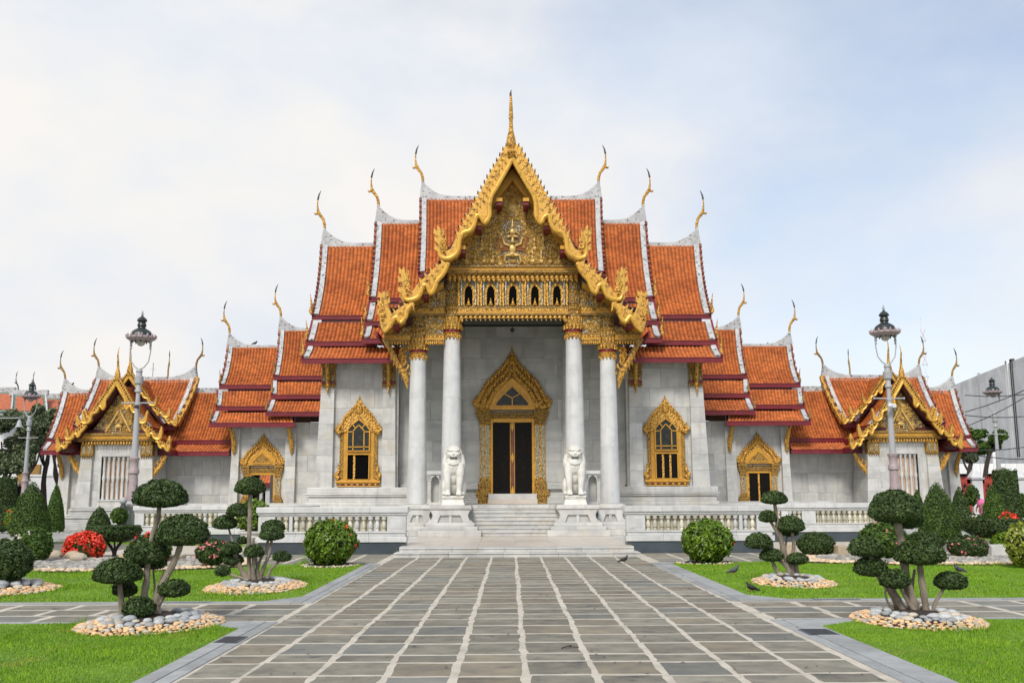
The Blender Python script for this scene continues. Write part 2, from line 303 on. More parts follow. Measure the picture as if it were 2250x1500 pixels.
# ------------------------------------------------------------------ roofs
class Patch:
    """a roof slope: four corners, sagging by `sag` in the middle"""
    def __init__(s, TL, TR, BL, BR, sag=.25):
        s.c = [np.array(tuple(p), float) for p in (TL, TR, BL, BR)]; s.sag = sag
        n = np.cross(s.c[1] - s.c[0], s.c[2] - s.c[0]); n /= np.linalg.norm(n); s.n = n if n[2] > 0 else -n
    def pos(s, a, t, h=0.):
        a = np.asarray(a, float)[..., None]; t = np.asarray(t, float)[..., None]; h = np.asarray(h, float)[..., None]
        p = (s.c[0] * (1 - a) + s.c[1] * a) * (1 - t) + (s.c[2] * (1 - a) + s.c[3] * a) * t
        return p + s.n * (h - s.sag * 4 * t * (1 - t))
    def size(s):
        w = (np.linalg.norm(s.c[1] - s.c[0]) + np.linalg.norm(s.c[3] - s.c[2])) / 2
        return w, (np.linalg.norm(s.c[2] - s.c[0]) + np.linalg.norm(s.c[3] - s.c[1])) / 2
    def tiles(s, parent, pitch=.2, row=.15, a0=0, a1=1, h=.055):
        w, l = s.size(); n = max(2, round(w * (a1 - a0) / pitch)); m = max(2, round(l / row)); org = np.array(tuple(worldloc(parent)))
        fx = np.array([.0, .24, .5, .76, 1.]); hz = np.array([-.15, .75, 1.1, .75, -.15]) * h
        I, J = np.meshgrid(np.arange(n), np.arange(m), indexing='ij'); I = I.ravel(); J = J.ravel(); N = len(I)
        jit = RNG.uniform(-.008, .008, N)
        aa = a0 + (I[:, None] + fx[None, :]) / n * (a1 - a0)
        t0 = np.repeat((J / m)[:, None], 5, 1); t1 = np.repeat(((J + 1.0) / m)[:, None], 5, 1)
        lift = .03
        top = s.pos(aa, t0, hz[None, :] + 0.0 + jit[:, None]); bot = s.pos(aa, np.minimum(t1 + .10 / m, 1.01), hz[None, :] + lift + jit[:, None]); base = s.pos(aa, np.minimum(t1 + .08 / m, 1.01), np.full((N, 5), -.01))
        V = np.concatenate([top, bot, base], 1).reshape(-1, 3) - org
        q = []
        for k in range(4):
            q.append((5 + k, 6 + k, 1 + k, k)); q.append((10 + k, 11 + k, 6 + k, 5 + k))
        q = np.array(q); F = (np.arange(N) * 15)[:, None, None] + q[None]; F = F.reshape(-1, 4)
        colv = RNG.uniform(.2, .8, n)
        var = np.repeat(np.clip(RNG.uniform(0, 1, N) * .75 + colv[I] * .3, 0, 1), len(q))
        # dark underside of each tile row reads as shadow by geometry only
        o = link('roof_tiles', npmesh('roof_tiles', V, F, 'roof_tile', var), parent, worldloc(parent)); o['kind'] = 'stuff'
        return o
    def strip(s, mb, a0, a1, t0, t1, h0, h1, k=8):
        P = []
        for i in range(k + 1):
            t = t0 + (t1 - t0) * i / k
            for a, h in ((a0, h0), (a1, h0), (a1, h1), (a0, h1)): P.append(tuple(s.pos(a, t, h)))
        F = [(0, 1, 2, 3), (4 * k + 3, 4 * k + 2, 4 * k + 1, 4 * k)]
        for i in range(k):
            for j in range(4): F.append((4 * i + (j + 1) % 4, 4 * i + j, 4 * i + 4 + j, 4 * i + 4 + (j + 1) % 4))
        mb.add(P, F)
def roof_slope(parent, P, vl=0, vr=0, pitch=.2, row=.24, fascia=.24, fout=.1, bumps=0, tiled=True, fext=(0, 0)):
    """tiles, red soffit, cement verges (vl / vr give their width) and the red fascia of one slope"""
    w, l = P.size(); al = vl / w; ar = 1 - vr / w
    if tiled: P.tiles(parent, pitch, row, al, ar)
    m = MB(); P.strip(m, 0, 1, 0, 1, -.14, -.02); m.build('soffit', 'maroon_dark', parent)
    for on, e, i, sg in ((vl, 0, al, -1), (vr, 1, ar, 1)):
        if not on: continue
        m = MB(); mm = MB(); bb = MB()
        P.strip(m, min(e, i), max(e, i), 0, 1.0, -.015, .16)
        e2 = e + sg * .10 / w; P.strip(mm, min(e, e2), max(e, e2), 0, 1.02, -.16, .19)
        if bumps:
            for k in range(bumps):
                t = (k + .5) / bumps; e3 = e + sg * .13 / w
                P.strip(bb, min(e, e3), max(e, e3), t - .2 / bumps, t + .2 / bumps, .08, .27, 1)
        m.build('verge', 'cement', parent)
        mm.build('verge_board', 'maroon', parent)
        if bb.v: bb.build('verge_leaves', 'leafgold', parent)
    if fascia:
        m = MB(); p = Vector(P.pos(-fext[0] / w, 1, 0)); q = Vector(P.pos(1 + fext[1] / w, 1, 0)); d = Vector(P.n); d.z = 0; d.normalize(); t = (q - p).normalized()
        p -= t * fout; q += t * fout
        m.beam(p + d * .06 - Vector((0, 0, fascia * .30)), q + d * .06 - Vector((0, 0, fascia * .30)), .10, fascia * .62)
        m.beam(p + d * .02 - Vector((0, 0, fascia * .78)), q + d * .02 - Vector((0, 0, fascia * .78)), .16, fascia * .30)
        m.beam(p + d * .09 - Vector((0, 0, fascia * .02)), q + d * .09 - Vector((0, 0, fascia * .02)), .12, fascia * .12)
        m.build('fascia', 'maroon', parent)
def chofa(parent, base, s=1.0, dx=-1, dy=0, m='gold', name='chofa'):
    """curved horn finial; leans along (dx, dy)"""
    pts = [(0, -.25), (.02, .3), (.10, .62), (.30, .88), (.42, 1.12), (.46, 1.45), (.45, 1.8), (.39, 2.1), (.28, 2.35)]
    rs = [.08, .085, .08, .095, .078, .042, .034, .026, .010]
    b = Vector(base); mb = MB(); P = [b + Vector((dx * x, dy * x, z)) * s for x, z in pts]
    mb.tube(P, [r * s for r in rs], 8)
    mb.tube([b + Vector((dx * .34, dy * .34, 1.0)) * s, b + Vector((dx * .60, dy * .60, .93)) * s, b + Vector((dx * .66, dy * .66, 1.02)) * s], [.10 * s, .055 * s, .01 * s], 6)
    tip = MB(); tip.tube([P[-3] + Vector((0, 0, .0)), P[-2], P[-1]], [.058 * s, .043 * s, .014 * s], 8)
    o = mb.build(name, m, parent, smooth=True); tip.build('tip', 'iron', o, loc=worldloc(parent), smooth=True); return o
def flame(parent, base, s=.5, dx=-1, m='gold', name='eave_finial'):
    b = Vector(base); mb = MB()
    mb.tube([b, b + Vector((dx * .12, 0, .35)) * s, b + Vector((dx * .02, 0, .9)) * s, b + Vector((dx * .12, 0, 1.5)) * s, b + Vector((dx * .20, 0, 2.1)) * s], [.12 * s, .2 * s, .14 * s, .07 * s, .01], 6)
    return mb.build(name, m, parent, smooth=True)
def ridge(parent, xi, xe, z, y, rise=1.0, th=.34, low=.28, h=.22, name='ridge_cap'):
    """white cement ridge from xi to the upswept end xe (left end: xe < xi)"""
    s = 1 if xe > xi else -1; L = abs(xe - xi); a = min(1.9, L * .6)
    top = [(xi, z + h)] + [(xe - s * a * (1 - k), z + h + rise * k ** 2.6) for k in (0, .25, .45, .62, .78, .9, .97)] + [(xe, z + h + rise)]
    poly = [(xi, z - low)] + top + [(xe + s * .12, z + h), (xe + s * .02, z - low - .35), (xe - s * .38, z - low - .35), (xe - s * .55, z - low)]
    m = MB(); m.py(poly, y - th / 2, y + th / 2); m.build(name, 'cement', parent, bevel=.03)
    m = MB(); m.box(min(xi, xe - s * .45), max(xi, xe - s * .45), y - th / 2 - .06, y + th / 2 + .06, z - low - .02, z - low + .10); m.build('ridge_moulding', 'cement', parent)
# ------------------------------------------------------------------ marble walls
def unit_panel():
    m = MB(); e = .003
    m.add([(-.5, 0, -.5), (.5, 0, -.5), (.5, 0, .5), (-.5, 0, .5), (-.5 + e, -1, -.5 + e), (.5 - e, -1, -.5 + e), (.5 - e, -1, .5 - e), (-.5 + e, -1, .5 - e)],
          [(4, 5, 6, 7), (0, 1, 5, 4), (1, 2, 6, 5), (2, 3, 7, 6), (3, 0, 4, 7)])
    return {k: m.mesh('marble_panel', k) for k in ('marble', 'marble_grey', 'marble_white')}
UP = unit_panel()
def panel_wall(parent, x0, x1, z0, z1, y, pw=1.05, ph=.95, m='marble', holes=(), batter=0, depth=.05, seed=1):
    R = random.Random(seed); rows = max(1, round((z1 - z0) / ph)); h = (z1 - z0) / rows
    back = MB()
    zs = sorted({z0, z1, *[c for hh in holes for c in (hh[2], hh[3])]})
    for za, zb in zip(zs, zs[1:]):
        xs = [x0]; zc = (za + zb) / 2
        for hx0, hx1, hz0, hz1 in holes:
            if hz0 <= zc <= hz1: xs += [hx0, hx1]
        xs.append(x1)
        for k in range(0, len(xs), 2): back.box(xs[k], xs[k + 1], y, y + .5, za, zb)
    wall = back.build('wall', 'joint', parent)
    for r in range(rows):
        n = max(1, round((x1 - x0) / pw)); w = (x1 - x0) / n; off = (.5 * w if r % 2 else 0) + R.uniform(-.08, .08) * w
        xs = [x0] + [x0 + off + k * w for k in range(1 - (r % 2), n + 1) if x0 + .25 * w < x0 + off + k * w < x1 - .25 * w] + [x1]
        for a, b in zip(xs, xs[1:]):
            za, zb = z0 + r * h, z0 + (r + 1) * h
            segs = [(a, b, za, zb)]
            for hx0, hx1, hz0, hz1 in holes:
                ns = []
                for (p, q, s_, t_) in segs:
                    if q <= hx0 or p >= hx1 or t_ <= hz0 or s_ >= hz1: ns.append((p, q, s_, t_)); continue
                    if p < hx0: ns.append((p, hx0, s_, t_))
                    if q > hx1: ns.append((hx1, q, s_, t_))
                    c0, c1 = max(p, hx0), min(q, hx1)
                    if s_ < hz0: ns.append((c0, c1, s_, hz0))
                    if t_ > hz1: ns.append((c0, c1, hz1, t_))
                segs = ns
            for p, q, s_, t_ in segs:
                if q - p < .04 or t_ - s_ < .04: continue
                inst('marble_panel', UP[m], wall, ((p + q) / 2, y, (s_ + t_) / 2), (q - p - .003, depth + R.uniform(0, .002), t_ - s_ - .003))
    return wall
def moulding(parent, x0, x1, yf, z0, z1, prof, m='marble', name='base_moulding', depth=1.0, side=True):
    """stack of projecting courses; prof = list of (height fraction, projection)"""
    mb = MB(); z = z0; tot = sum(p[0] for p in prof)
    for hfr, pr in prof:
        h = (z1 - z0) * hfr / tot; e = pr if side else 0
        mb.box(x0 - e, x1 + e, yf - pr, yf + depth, z + .004, z + h); z += h
    return mb.build(name, m, parent, bevel=.02)
# ================================================================== the temple hall
hall = thing('temple_hall', 'large white marble temple hall with tiered orange roofs, gilded gable and four columns', 'temple', (0, 50, 0))
ZF = 1.62                                        # level of the portico floor
def X(u, Y, v=900): return A(u, v, Y).x
def Z(v, Y, u=1124): return A(u, v, Y).z
def xm(ul, ur, Y): return (X(ur, Y) - X(ul, Y)) / 2
# --- podium and terrace
for sgn in (-1,):
    m = MB(); m.box(-11.6, -4.87, 46.2, 60, 0, 1.02); m.build('podium', 'marble', hall, mirror=True)
m = MB(); m.box(-4.87, 4.87, 45.55, 60, 0, ZF - .04); m.build('podium', 'marble', hall)
for k in range(6):
    m = MB(); m.frus(-4.85 + k * 1.617, -4.85 + (k + 1) * 1.617 - .008, 44.95, 50.4, ZF - .14, ZF, .004); m.build('floor_slab', 'marble', hall, mirror=False)
m = MB(); m.box(-4.87, 4.87, 44.97, 45.6, 0, ZF - .145); m.build('podium', 'marble', hall)
# --- main walls beside the portico (left one is mirrored)
YW = 49.5
xw0, xw1 = -9.45, -5.75
w = panel_wall(hall, xw0, xw1, 2.45, 9.4, YW, 1.25, 1.0, 'marble', seed=3); mir(w)
def pilaster(x0, x1, y, z0, z1, d=.28, bat=.22, m='marble', out=-1, parent=None, mirror=True, nd=7):
    """leaning pilaster; its drums are separate blocks"""
    par = parent or hall; R = random.Random(int(x0 * 10)); z = z0; hs = [(z1 - z0) / nd] * nd
    root = None
    for i in range(nd):
        za, zb = z0 + i * (z1 - z0) / nd, z0 + (i + 1) * (z1 - z0) / nd
        f = lambda q: bat * (1 - (q - z0) / (z1 - z0))
        xa, xb = f(za), f(zb - .008)
        o = MB()
        L0, L1 = (x0 - xa, x0 - xb) if out < 0 else (x0, x0)
        R0, R1 = (x1, x1) if out < 0 else (x1 + xa, x1 + xb)
        ya, yb = y - d - xa * .35, y - d - xb * .35
        o.add([(L0, ya, za), (R0, ya, za), (R0, y + .1, za), (L0, y + .1, za), (L1, yb, zb - .008), (R1, yb, zb - .008), (R1, y + .1, zb - .008), (L1, y + .1, zb - .008)],
              [(3, 2, 1, 0), (4, 5, 6, 7), (0, 1, 5, 4), (1, 2, 6, 5), (2, 3, 7, 6), (3, 0, 4, 7)])
        o.build('pilaster_block', m, par, mirror=mirror)
pilaster(-9.62, -8.98, YW, 2.45, 8.0, out=-1); pilaster(-6.52, -5.92, YW, 2.45, 8.0, out=1, bat=.08)
moulding(hall, -9.95, -5.3, YW - .35, 1.0, 2.45, [(.30, .42), (.08, .36), (.12, .26), (.05, .16), (.14, .16), (.06, .26), (.05, .30), (.20, .22)], name='base_moulding')
mir(bpy.data.objects[[o.name for o in hall.children if o.name.startswith('base_moulding')][0]])
def rshape(poly_or, y0, y1): pass
# gilded pilaster capitals with hanging bracket
def pil_capital(parent, xc, y, zt, wd=.62, ht=1.15, mirror=True):
    m = MB(); h = ht
    for s_ in (-1, 1):
        cx = xc + s_ * wd * .30
        m.frus(cx - wd * .30, cx + wd * .30, y - .10, y + .2, zt, zt - h * .18, .04)
        m.box(cx - wd * .20, cx + wd * .20, y - .04, y + .2, zt - h * .74, zt - h * .18)
        m.box(cx - wd * .25, cx + wd * .25, y - .07, y + .2, zt - h * .94, zt - h * .86)
        for k in range(3):
            a = cx + (k - 1) * wd * .17
            m.tube([(a, y - .06, zt - h * .2), (a, y - .1, zt - h * .45), (a, y - .06, zt - h * .72)], [.035, .055, .02], 5)
            m.tube([(a, y - .09, zt - h * .94), (a, y - .08, zt - h * 1.05)], [.06, .005], 5)
            m.tube([(a, y - .12, zt + .02), (a, y - .20, zt + .20)], [.06, .02], 5)
    o = m.build('pilaster_capital', 'gold_carved', parent)
    b = MB(); b.box(xc - wd * .55, xc + wd * .55, y - .08, y + .2, zt - h * .86, zt - h * .75); b.build('capital_band', 'maroon', o, loc=worldloc(parent))
    c = MB(); c.box(xc - wd * .42, xc - wd * .18, y - .075, y, zt - h * .7, zt - h * .22); c.box(xc + wd * .18, xc + wd * .42, y - .075, y, zt - h * .7, zt - h * .22)
    c.build('mosaic', 'mirror_silver', o, loc=worldloc(parent))
    t = MB(); t.tube([(xc, y - .75, zt + .12), (xc, y - .52, zt - .1), (xc, y - .28, zt - h * .55), (xc, y - .20, zt - h * 1.0), (xc, y - .16, zt - h * 1.36)], [.05, .09, .10, .085, .01], 6)
    for k in range(4): t.tube([(xc, y - .3 + k * .04, zt - h * (.5 + .2 * k)), (xc, y - .46 + k * .04, zt - h * (.58 + .2 * k))], [.07, .005], 5)
    t.build('bracket', 'gold', o, loc=worldloc(parent), smooth=True)
    if mirror: mir(o)
pil_capital(hall, -9.28, YW - .3, 8.60); pil_capital(hall, -6.22, YW - .3, 8.60)
# --- portico walls
w = panel_wall(hall, -5.75, 5.75, ZF, 11.2, 50.5, 1.7, 1.12, 'marble_grey', holes=[(-1.02, 1.02, ZF, 5.8)], seed=7)
for x0, x1 in ((-5.78, -5.1), (-2.95, -2.62)):
    m = MB(); m.box(x0, x1, 50.28, 50.5, ZF + .9, 10.4); m.build('wall_strip', 'marble_grey', hall, mirror=True)
m = MB(); m.box(-5.9, -5.75, 49.5, 50.6, ZF, 9.6); m.build('wall_return', 'marble_grey', hall, mirror=True)
moulding(hall, -5.7, -1.75, 50.3, ZF, ZF + .98, [(.18, .30), (.1, .22), (.12, .12), (.25, .06), (.08, .14), (.27, .24)], 'marble_grey', side=False, depth=.3)
mir([o for o in hall.children if o.name.startswith('base_moulding')][-1])
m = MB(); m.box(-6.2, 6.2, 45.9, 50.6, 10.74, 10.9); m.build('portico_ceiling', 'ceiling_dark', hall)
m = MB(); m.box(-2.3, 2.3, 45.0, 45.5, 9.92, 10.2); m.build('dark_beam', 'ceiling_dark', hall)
m = MB(); m.lathe(0, 48.6, [(.02, 10.74), (.02, 10.35), (.11, 10.32), (.09, 10.18), (.02, 10.14)], 10); m.build('ceiling_lamp', 'iron', hall)
# --- hall body behind
m = MB(); m.box(-9.3, 9.3, 51.1, 59.5, 1, 9.6); m.box(-9.3, -5.9, 50.02, 51.09, 1, 9.6); m.box(5.9, 9.3, 50.02, 51.09, 1, 9.6); m.build('hall_body', 'marble', hall)
# ------------------------------------------------------------------ gilded frames for doors and windows
OG = [(1, 0), (1.0, .06), (.955, .12), (.88, .18), (.79, .31), (.68, .42), (.47, .55), (.28, .66), (.13, .77), (.07, .86), (.03, .94), (0, 1)]
def ogee(w, h, x=0, z=0, k=1.0, cut=1.0):
    L = [(-a * w * k, b * h * k) for a, b in OG if b <= cut]; Rr = [(-a, b) for a, b in L[::-1] if a != 0]
    return [(x + a, z + b) for a, b in L + Rr]
def lancet(w, h, x=0, z=0, sh=.28):
    p = [(-1, 0), (-1, sh), (-.93, sh + .14), (-.72, sh + .26), (0, 1)]
    return [(x + a * w, z + b * h) for a, b in p] + [(x - a * w, z + b * h) for a, b in p[::-1][1:]]
def og_at(t):
    n = len(OG) - 1; f = t * n; i = min(int(f), n - 1); q = f - i
    return OG[i][0] * (1 - q) + OG[i + 1][0] * q, OG[i][1] * (1 - q) + OG[i + 1][1] * q
def gold_arch(parent, x, y, z, w, h, iw, ih, leaves=15, rows=2, fill=None, base=.08):
    """pointed arch head: flame leaves round a plain inner arch"""
    m = MB(); m.py(ogee(w * .95, h * .90, x, z), y - .16, y + .05); a = m.build('arch', 'gold', parent)
    for r in range(rows):
        k = .96 - .145 * r; L = MB()
        for s_ in (-1, 1):
            for i in range(leaves):
                t = .16 + .62 * i / (leaves - 1); ox, oz = og_at(t); bx, bz = s_ * ox * w * k, oz * h * k * (1.0 if r else 1.0)
                px_, pz_ = og_at(min(1, t + .05)); dx_, dz_ = (px_ * s_ - ox * s_) * w, (pz_ - oz) * h; ln = math.hypot(dx_, dz_) or 1
                ang = math.atan2(dz_, dx_) ; sz = w * .135 * (1 - .25 * i / leaves)
                up = Vector((0, 0, 1)); d = Vector((dx_ / ln * .45, 0, dz_ / ln * .45 + .75)).normalized()
                c = Vector((x + bx, y - .18 - .05 * r, z + bz))
                L.tube([c - d * sz * .85, c - d * sz * .25, c + d * sz * .5 + Vector((0, -.02, 0)), c + d * sz * 1.25 + Vector((s_ * sz * .2, 0, 0))], [sz * .26, sz * .42, sz * .34, sz * .03], 6)
        L.build('flame_leaves', 'gold', a, loc=worldloc(parent), smooth=True)
    # inner bands
    m = MB(); m.py(ogee(w * .74, h * .66, x, z), y - .215, y - .08); m.build('carved_band', 'gold', a, loc=worldloc(parent))
    m = MB(); m.py(lancet(iw * 1.12, ih * 1.14, x, z), y - .26, y - .14); m.build('inner_arch', 'gold_plain', a, loc=worldloc(parent))
    # finial
    f = MB(); zt = z + h
    f.lathe(x, y - .12, [(w * .10, zt - h * .42), (w * .13, zt - h * .36), (w * .085, zt - h * .30), (w * .11, zt - h * .26), (w * .06, zt - h * .19), (w * .07, zt - h * .16), (w * .03, zt - h * .09), (.006, zt)], 8)
    f.build('spire', 'gold', a, loc=worldloc(parent), smooth=True)
    for s_ in (-1, 1):                                   # naga curls at the springing
        c = MB(); q = x + s_ * w * .93
        c.tube([(q - s_ * w * .22, y - .2, z + h * .02), (q - s_ * w * .12, y - .24, z + h * .045), (q, y - .2, z + h * .07), (q + s_ * w * .06, y - .2, z + h * .13), (q, y - .2, z + h * .17), (q - s_ * w * .01, y - .18, z + h * .24)], [w * .05, w * .085, w * .09, w * .07, w * .05, .01], 7)
        c.tube([(q - s_ * w * .17, y - .24, z + h * .03), (q - s_ * w * .24, y - .26, z + h * .10), (q - s_ * w * .13, y - .26, z + h * .13)], [w * .06, w * .05, w * .02], 6)
        c.build('naga_curl', 'gold', a, loc=worldloc(parent), smooth=True)
    return a
def carved_pier(parent, x0, x1, y, z0, z1, s_, sc=1.0, top=.75, bot=1.5):
    """side pier of a door frame: stepped foot, mosaic shaft, stepped head"""
    w = x1 - x0; m = MB(); xi = x1 if s_ < 0 else x0     # inner edge stays straight
    def bx(za, zb, e, mb=m):
        a, b = (x0 - e, x1) if s_ < 0 else (x0, x1 + e)
        mb.box(a, b, y - .18 - e * .8, y + .05, za, zb - .004)
    z = z0; st = [(.13, .22), (.06, .27), (.10, .18), (.05, .20), (.13, .25), (.07, .27), (.09, .16), (.05, .19), (.11, .10), (.05, .12), (.16, .04)]
    for h, e in st: bx(z, z + h * bot, e * sc * w * 1.6); z += h * bot
    zs = z; z = z1
    for h, e in [(.14, .26), (.07, .30), (.12, .20), (.08, .22), (.14, .12), (.07, .14), (.18, .05), (.06, .08)]: bx(z - h * top, z, e * sc * w * 1.6); z -= h * top
    o = m.build('frame_pier', 'gold_carved', parent)
    m = MB(); m.box(x0, x1, y - .16, y + .05, zs, z); m.build('shaft', 'gold', o, loc=worldloc(parent))
    m = MB(); d = w * .09
    for a, b in ((x0 + d, x0 + w * .36), (x0 + w * .52, x1 - d)) if s_ < 0 else ((x0 + d, x0 + w * .48), (x0 + w * .64, x1 - d)):
        m.box(a, b, y - .175, y - .16, zs + .06, z - .06)
    m.build('mosaic', 'mirror_silver', o, loc=worldloc(parent))
    return o
def door(parent, x, y, zb, hw, zo, ow, zs, zt, leaves=15, openleaf=False, gate=False, rows=2):
    """hw outer half width, opening ow up to zo, springing zs, tip zt"""
    r = parent
    for s_ in (-1, 1):
        a, b = (x - hw * .84, x - ow * 1.13) if s_ < 0 else (x + ow * 1.13, x + hw * .84)
        carved_pier(r, a, b, y, zb, zs, s_, 1.0, (zs - zo) * 1.35, (zo - zb) * .30)
        m = MB(); xa, xb = (x - ow * 1.13, x - ow) if s_ < 0 else (x + ow, x + ow * 1.13)
        m.box(xa, xb, y - .12, y + .1, zb + .25, zo + ow * .2); m.build('door_jamb', 'gold_plain', r, bevel=.015)
    m = MB(); m.box(x - ow * .998, x + ow * .998, y - .12, y + .1, zo, zo + ow * .2 - .003); m.build('lintel', 'gold_plain', r, bevel=.015)
    m = MB()
    zc = zo + ow * .2
    for k, (hf, e) in enumerate([(.2, .0), (.2, .05), (.3, .02), (.3, .06)]):
        m.box(x - ow * 1.12, x + ow * 1.12, y - .16 - e, y + .05, zc + .003, zc + (zs - zc) * hf - .003); zc += (zs - zo - ow * .2) * hf
    m.build('cornice', 'gold_carved', r)
    iw, ih = ow * 1.06, (zt - zs) * .43
    a = gold_arch(r, x, y, zs, hw * 1.0, zt - zs, iw, ih, leaves, rows)
    gz = zs + ih * .13; gh = ih * .72; gw = iw * .80
    tri = [(x - gw, gz), (x - gw, gz + gh * .15), (x - gw * .62, gz + gh * .52), (x, gz + gh), (x + gw * .62, gz + gh * .52), (x + gw, gz + gh * .15), (x + gw, gz)]
    m = MB(); m.py(tri, y - .275, y - .25); m.build('fanlight' if not gate else 'carved_panel', 'glass_dark' if not gate else 'gold_carved', r)
    m = MB(); P = tri + [tri[0]]
    for p, q in zip(P, P[1:]): m.beam((p[0], y - .29, p[1]), (q[0], y - .29, q[1]), .06, ow * .07, up=(0, 1, 0))
    if not gate:
        c = (x, gz + gh * .40)
        for q in ((x, gz), (x - gw * .5, gz + gh * .62), (x + gw * .5, gz + gh * .62)): m.beam((c[0], y - .29, c[1]), (q[0], y - .29, q[1]), .05, ow * .06, up=(0, 1, 0))
    m.build('fanlight_bars', 'gold_plain', r)
    # leaves
    z0d = zb + (.5 if not gate else .05)
    if not openleaf:
        for s_ in (-1, 1):
            m = MB(); m.box(x + s_ * ow * .02, x + s_ * ow * .995, y - .03, y + .03, z0d, zo - .01); d = m.build('door_leaf', 'door_lacquer', r)
            m = MB(); m.box(x + s_ * ow * .30, x + s_ * ow * .72, y - .042, y - .03, z0d + .35, z0d + (zo - z0d) * .42); m.box(x + s_ * ow * .30, x + s_ * ow * .72, y - .042, y - .03, z0d + (zo - z0d) * .52, zo - .35)
            m.build('leaf_panel', 'door_lacquer', d, loc=worldloc(r), bevel=.01)
        m = MB(); m.box(x - ow * .085, x + ow * .085, y - .10, y - .031, z0d, zo - .02); m.build('meeting_stile', 'wood' , r)
        g = MB(); g.box(x - ow * .12, x - ow * .09, y - .085, y - .032, z0d, zo - .02); g.box(x + ow * .09, x + ow * .12, y - .085, y - .032, z0d, zo - .02)
        for zz in (z0d + .12, (z0d + zo) / 2, zo - .2): g.py([(x, zz - .28), (x + ow * .085, zz), (x, zz + .28), (x - ow * .085, zz)], y - .125, y - .10)
        g.build('gilt_boss', 'gold_plain', r)
    return a
door(hall, 0, 50.45, ZF, 1.97, 5.74, 1.0, 6.38, 9.72, 15, rows=3)
m = MB(); m.box(-1.25, 1.25, 49.7, 50.5, ZF + .004, ZF + .22); m.build('door_sill', 'marble_pink', hall)
m = MB(); m.box(-1.22, 1.22, 50.0, 50.5, ZF + .22, ZF + .50); m.build('door_sill', 'marble', hall)
def window(parent, x, y, z0, hw, ztop, left=True):
    """tall gilded window: z0 sill, ztop tip; returns the frame root"""
    H = ztop - z0; r = link('window', None, parent, Vector((x, y, z0))); W = worldloc(parent)
    def B(m, name, mt, **k): return m.build(name, mt, r, **k)
    zs = z0 + H * .60
    for s_ in (-1, 1):
        a, b = sorted((x + s_ * hw * .86, x + s_ * hw * .69)); m = MB(); m.box(a, b, y - .16, y + .1, z0 + .3, zs + .05); B(m, 'window_pier', 'gold_carved')
        a, b = sorted((x + s_ * hw * .97, x + s_ * hw * .80)); m = MB()
        m.tube([(x + s_ * hw * .88, y - .2, z0 + H * .09), (x + s_ * hw * .99, y - .22, z0 + H * .13), (x + s_ * hw * .86, y - .2, z0 + H * .18), (x + s_ * hw * .92, y - .16, z0 + H * .25)], [hw * .13, hw * .10, hw * .07, .01], 7)
        B(m, 'side_curl', 'gold', smooth=True)
    m = MB(); m.py([(x - hw * .52, z0 + .30), (x - hw * .70, z0 + .30), (x - hw * .70, zs), (x - hw * .40, zs + H * .10), (x, zs + H * .19), (x + hw * .40, zs + H * .10), (x + hw * .70, zs), (x + hw * .70, z0 + .30)], y - .13, y - .02); B(m, 'casing', 'gold_plain')
    zz = z0 + .02
    for i, (h, e) in enumerate([(.05, -.02), (.10, -.10), (.05, .0), (.12, .05), (.05, .02)]):
        m = MB(); m.box(x - hw * .97 - e, x + hw * .97 + e, y - .22 - max(e, 0), y + .1, zz, zz + h * .95 - .004); B(m, 'sill', 'gold_plain' if i != 1 else 'maroon_dark', bevel=.01); zz += h * .95
    for k in range(7):
        m = MB(); q = x + (k - 3) * hw * .27; m.ell((q, y - .20, z0 + .12), (hw * .09, .05, .06), 6, 4)
        if k == 0: mm = m
        else: mm.add(m.v, m.f)
    B(mm, 'sill_scrolls', 'gold')
    m = MB(); m.py(ogee(hw * .93, H * .40 * .90, x, zs), y - .16, y + .05); a = m.build('arch', 'gold', r, loc=worldloc(r))
    # arch pieces
    L = MB(); n = 13; h = H * .40
    for s_ in (-1, 1):
        for i in range(n):
            t = .16 + .62 * i / (n - 1); ox, oz = og_at(t); px_, pz_ = og_at(t + .05); dx_, dz_ = (px_ - ox) * s_ * hw, (pz_ - oz) * h; ln = math.hypot(dx_, dz_)
            d = Vector((dx_ / ln * .25 - s_ * .12, 0, dz_ / ln * .4 + .8)).normalized(); sz = hw * .16; c = Vector((x + s_ * ox * hw * .94, y - .17, zs + oz * h * .95))
            L.tube([c - d * sz * .9, c - d * sz * .2, c + d * sz * .5, c + d * sz * 1.2], [sz * .22, sz * .36, sz * .3, .01], 5)
    B(L, 'flame_leaves', 'gold', smooth=True)
    m = MB(); m.py(ogee(hw * .76, h * .70, x, zs), y - .19, y - .10); B(m, 'carved_band', 'gold')
    f = MB(); f.lathe(x, y - .14, [(hw * .12, ztop - h * .50), (hw * .17, ztop - h * .42), (hw * .12, ztop - h * .33), (hw * .14, ztop - h * .29), (hw * .07, ztop - h * .20), (hw * .08, ztop - h * .17), (hw * .04, ztop - h * .1), (.008, ztop)], 8); B(f, 'spire', 'gold', smooth=True)
    for s_ in (-1, 1):
        c = MB(); q = x + s_ * hw; c.tube([(q - s_ * hw * .30, y - .2, zs + h * .02), (q - s_ * hw * .12, y - .23, zs - h * .03), (q - s_ * hw * .0, y - .2, zs + h * .07), (q - s_ * hw * .12, y - .24, zs + h * .13), (q - s_ * hw * .02, y - .2, zs + h * .24)], [hw * .06, hw * .14, hw * .13, hw * .09, .012], 7)
        B(c, 'naga_curl', 'gold', smooth=True)
    # glass: upper light with tracery, lower opening
    ww = hw * .50; zl0, zl1 = z0 + .36, z0 + H * .355; zu0 = zl1 + H * .035; zu = zs + H * .02; zt_ = zu + H * .115
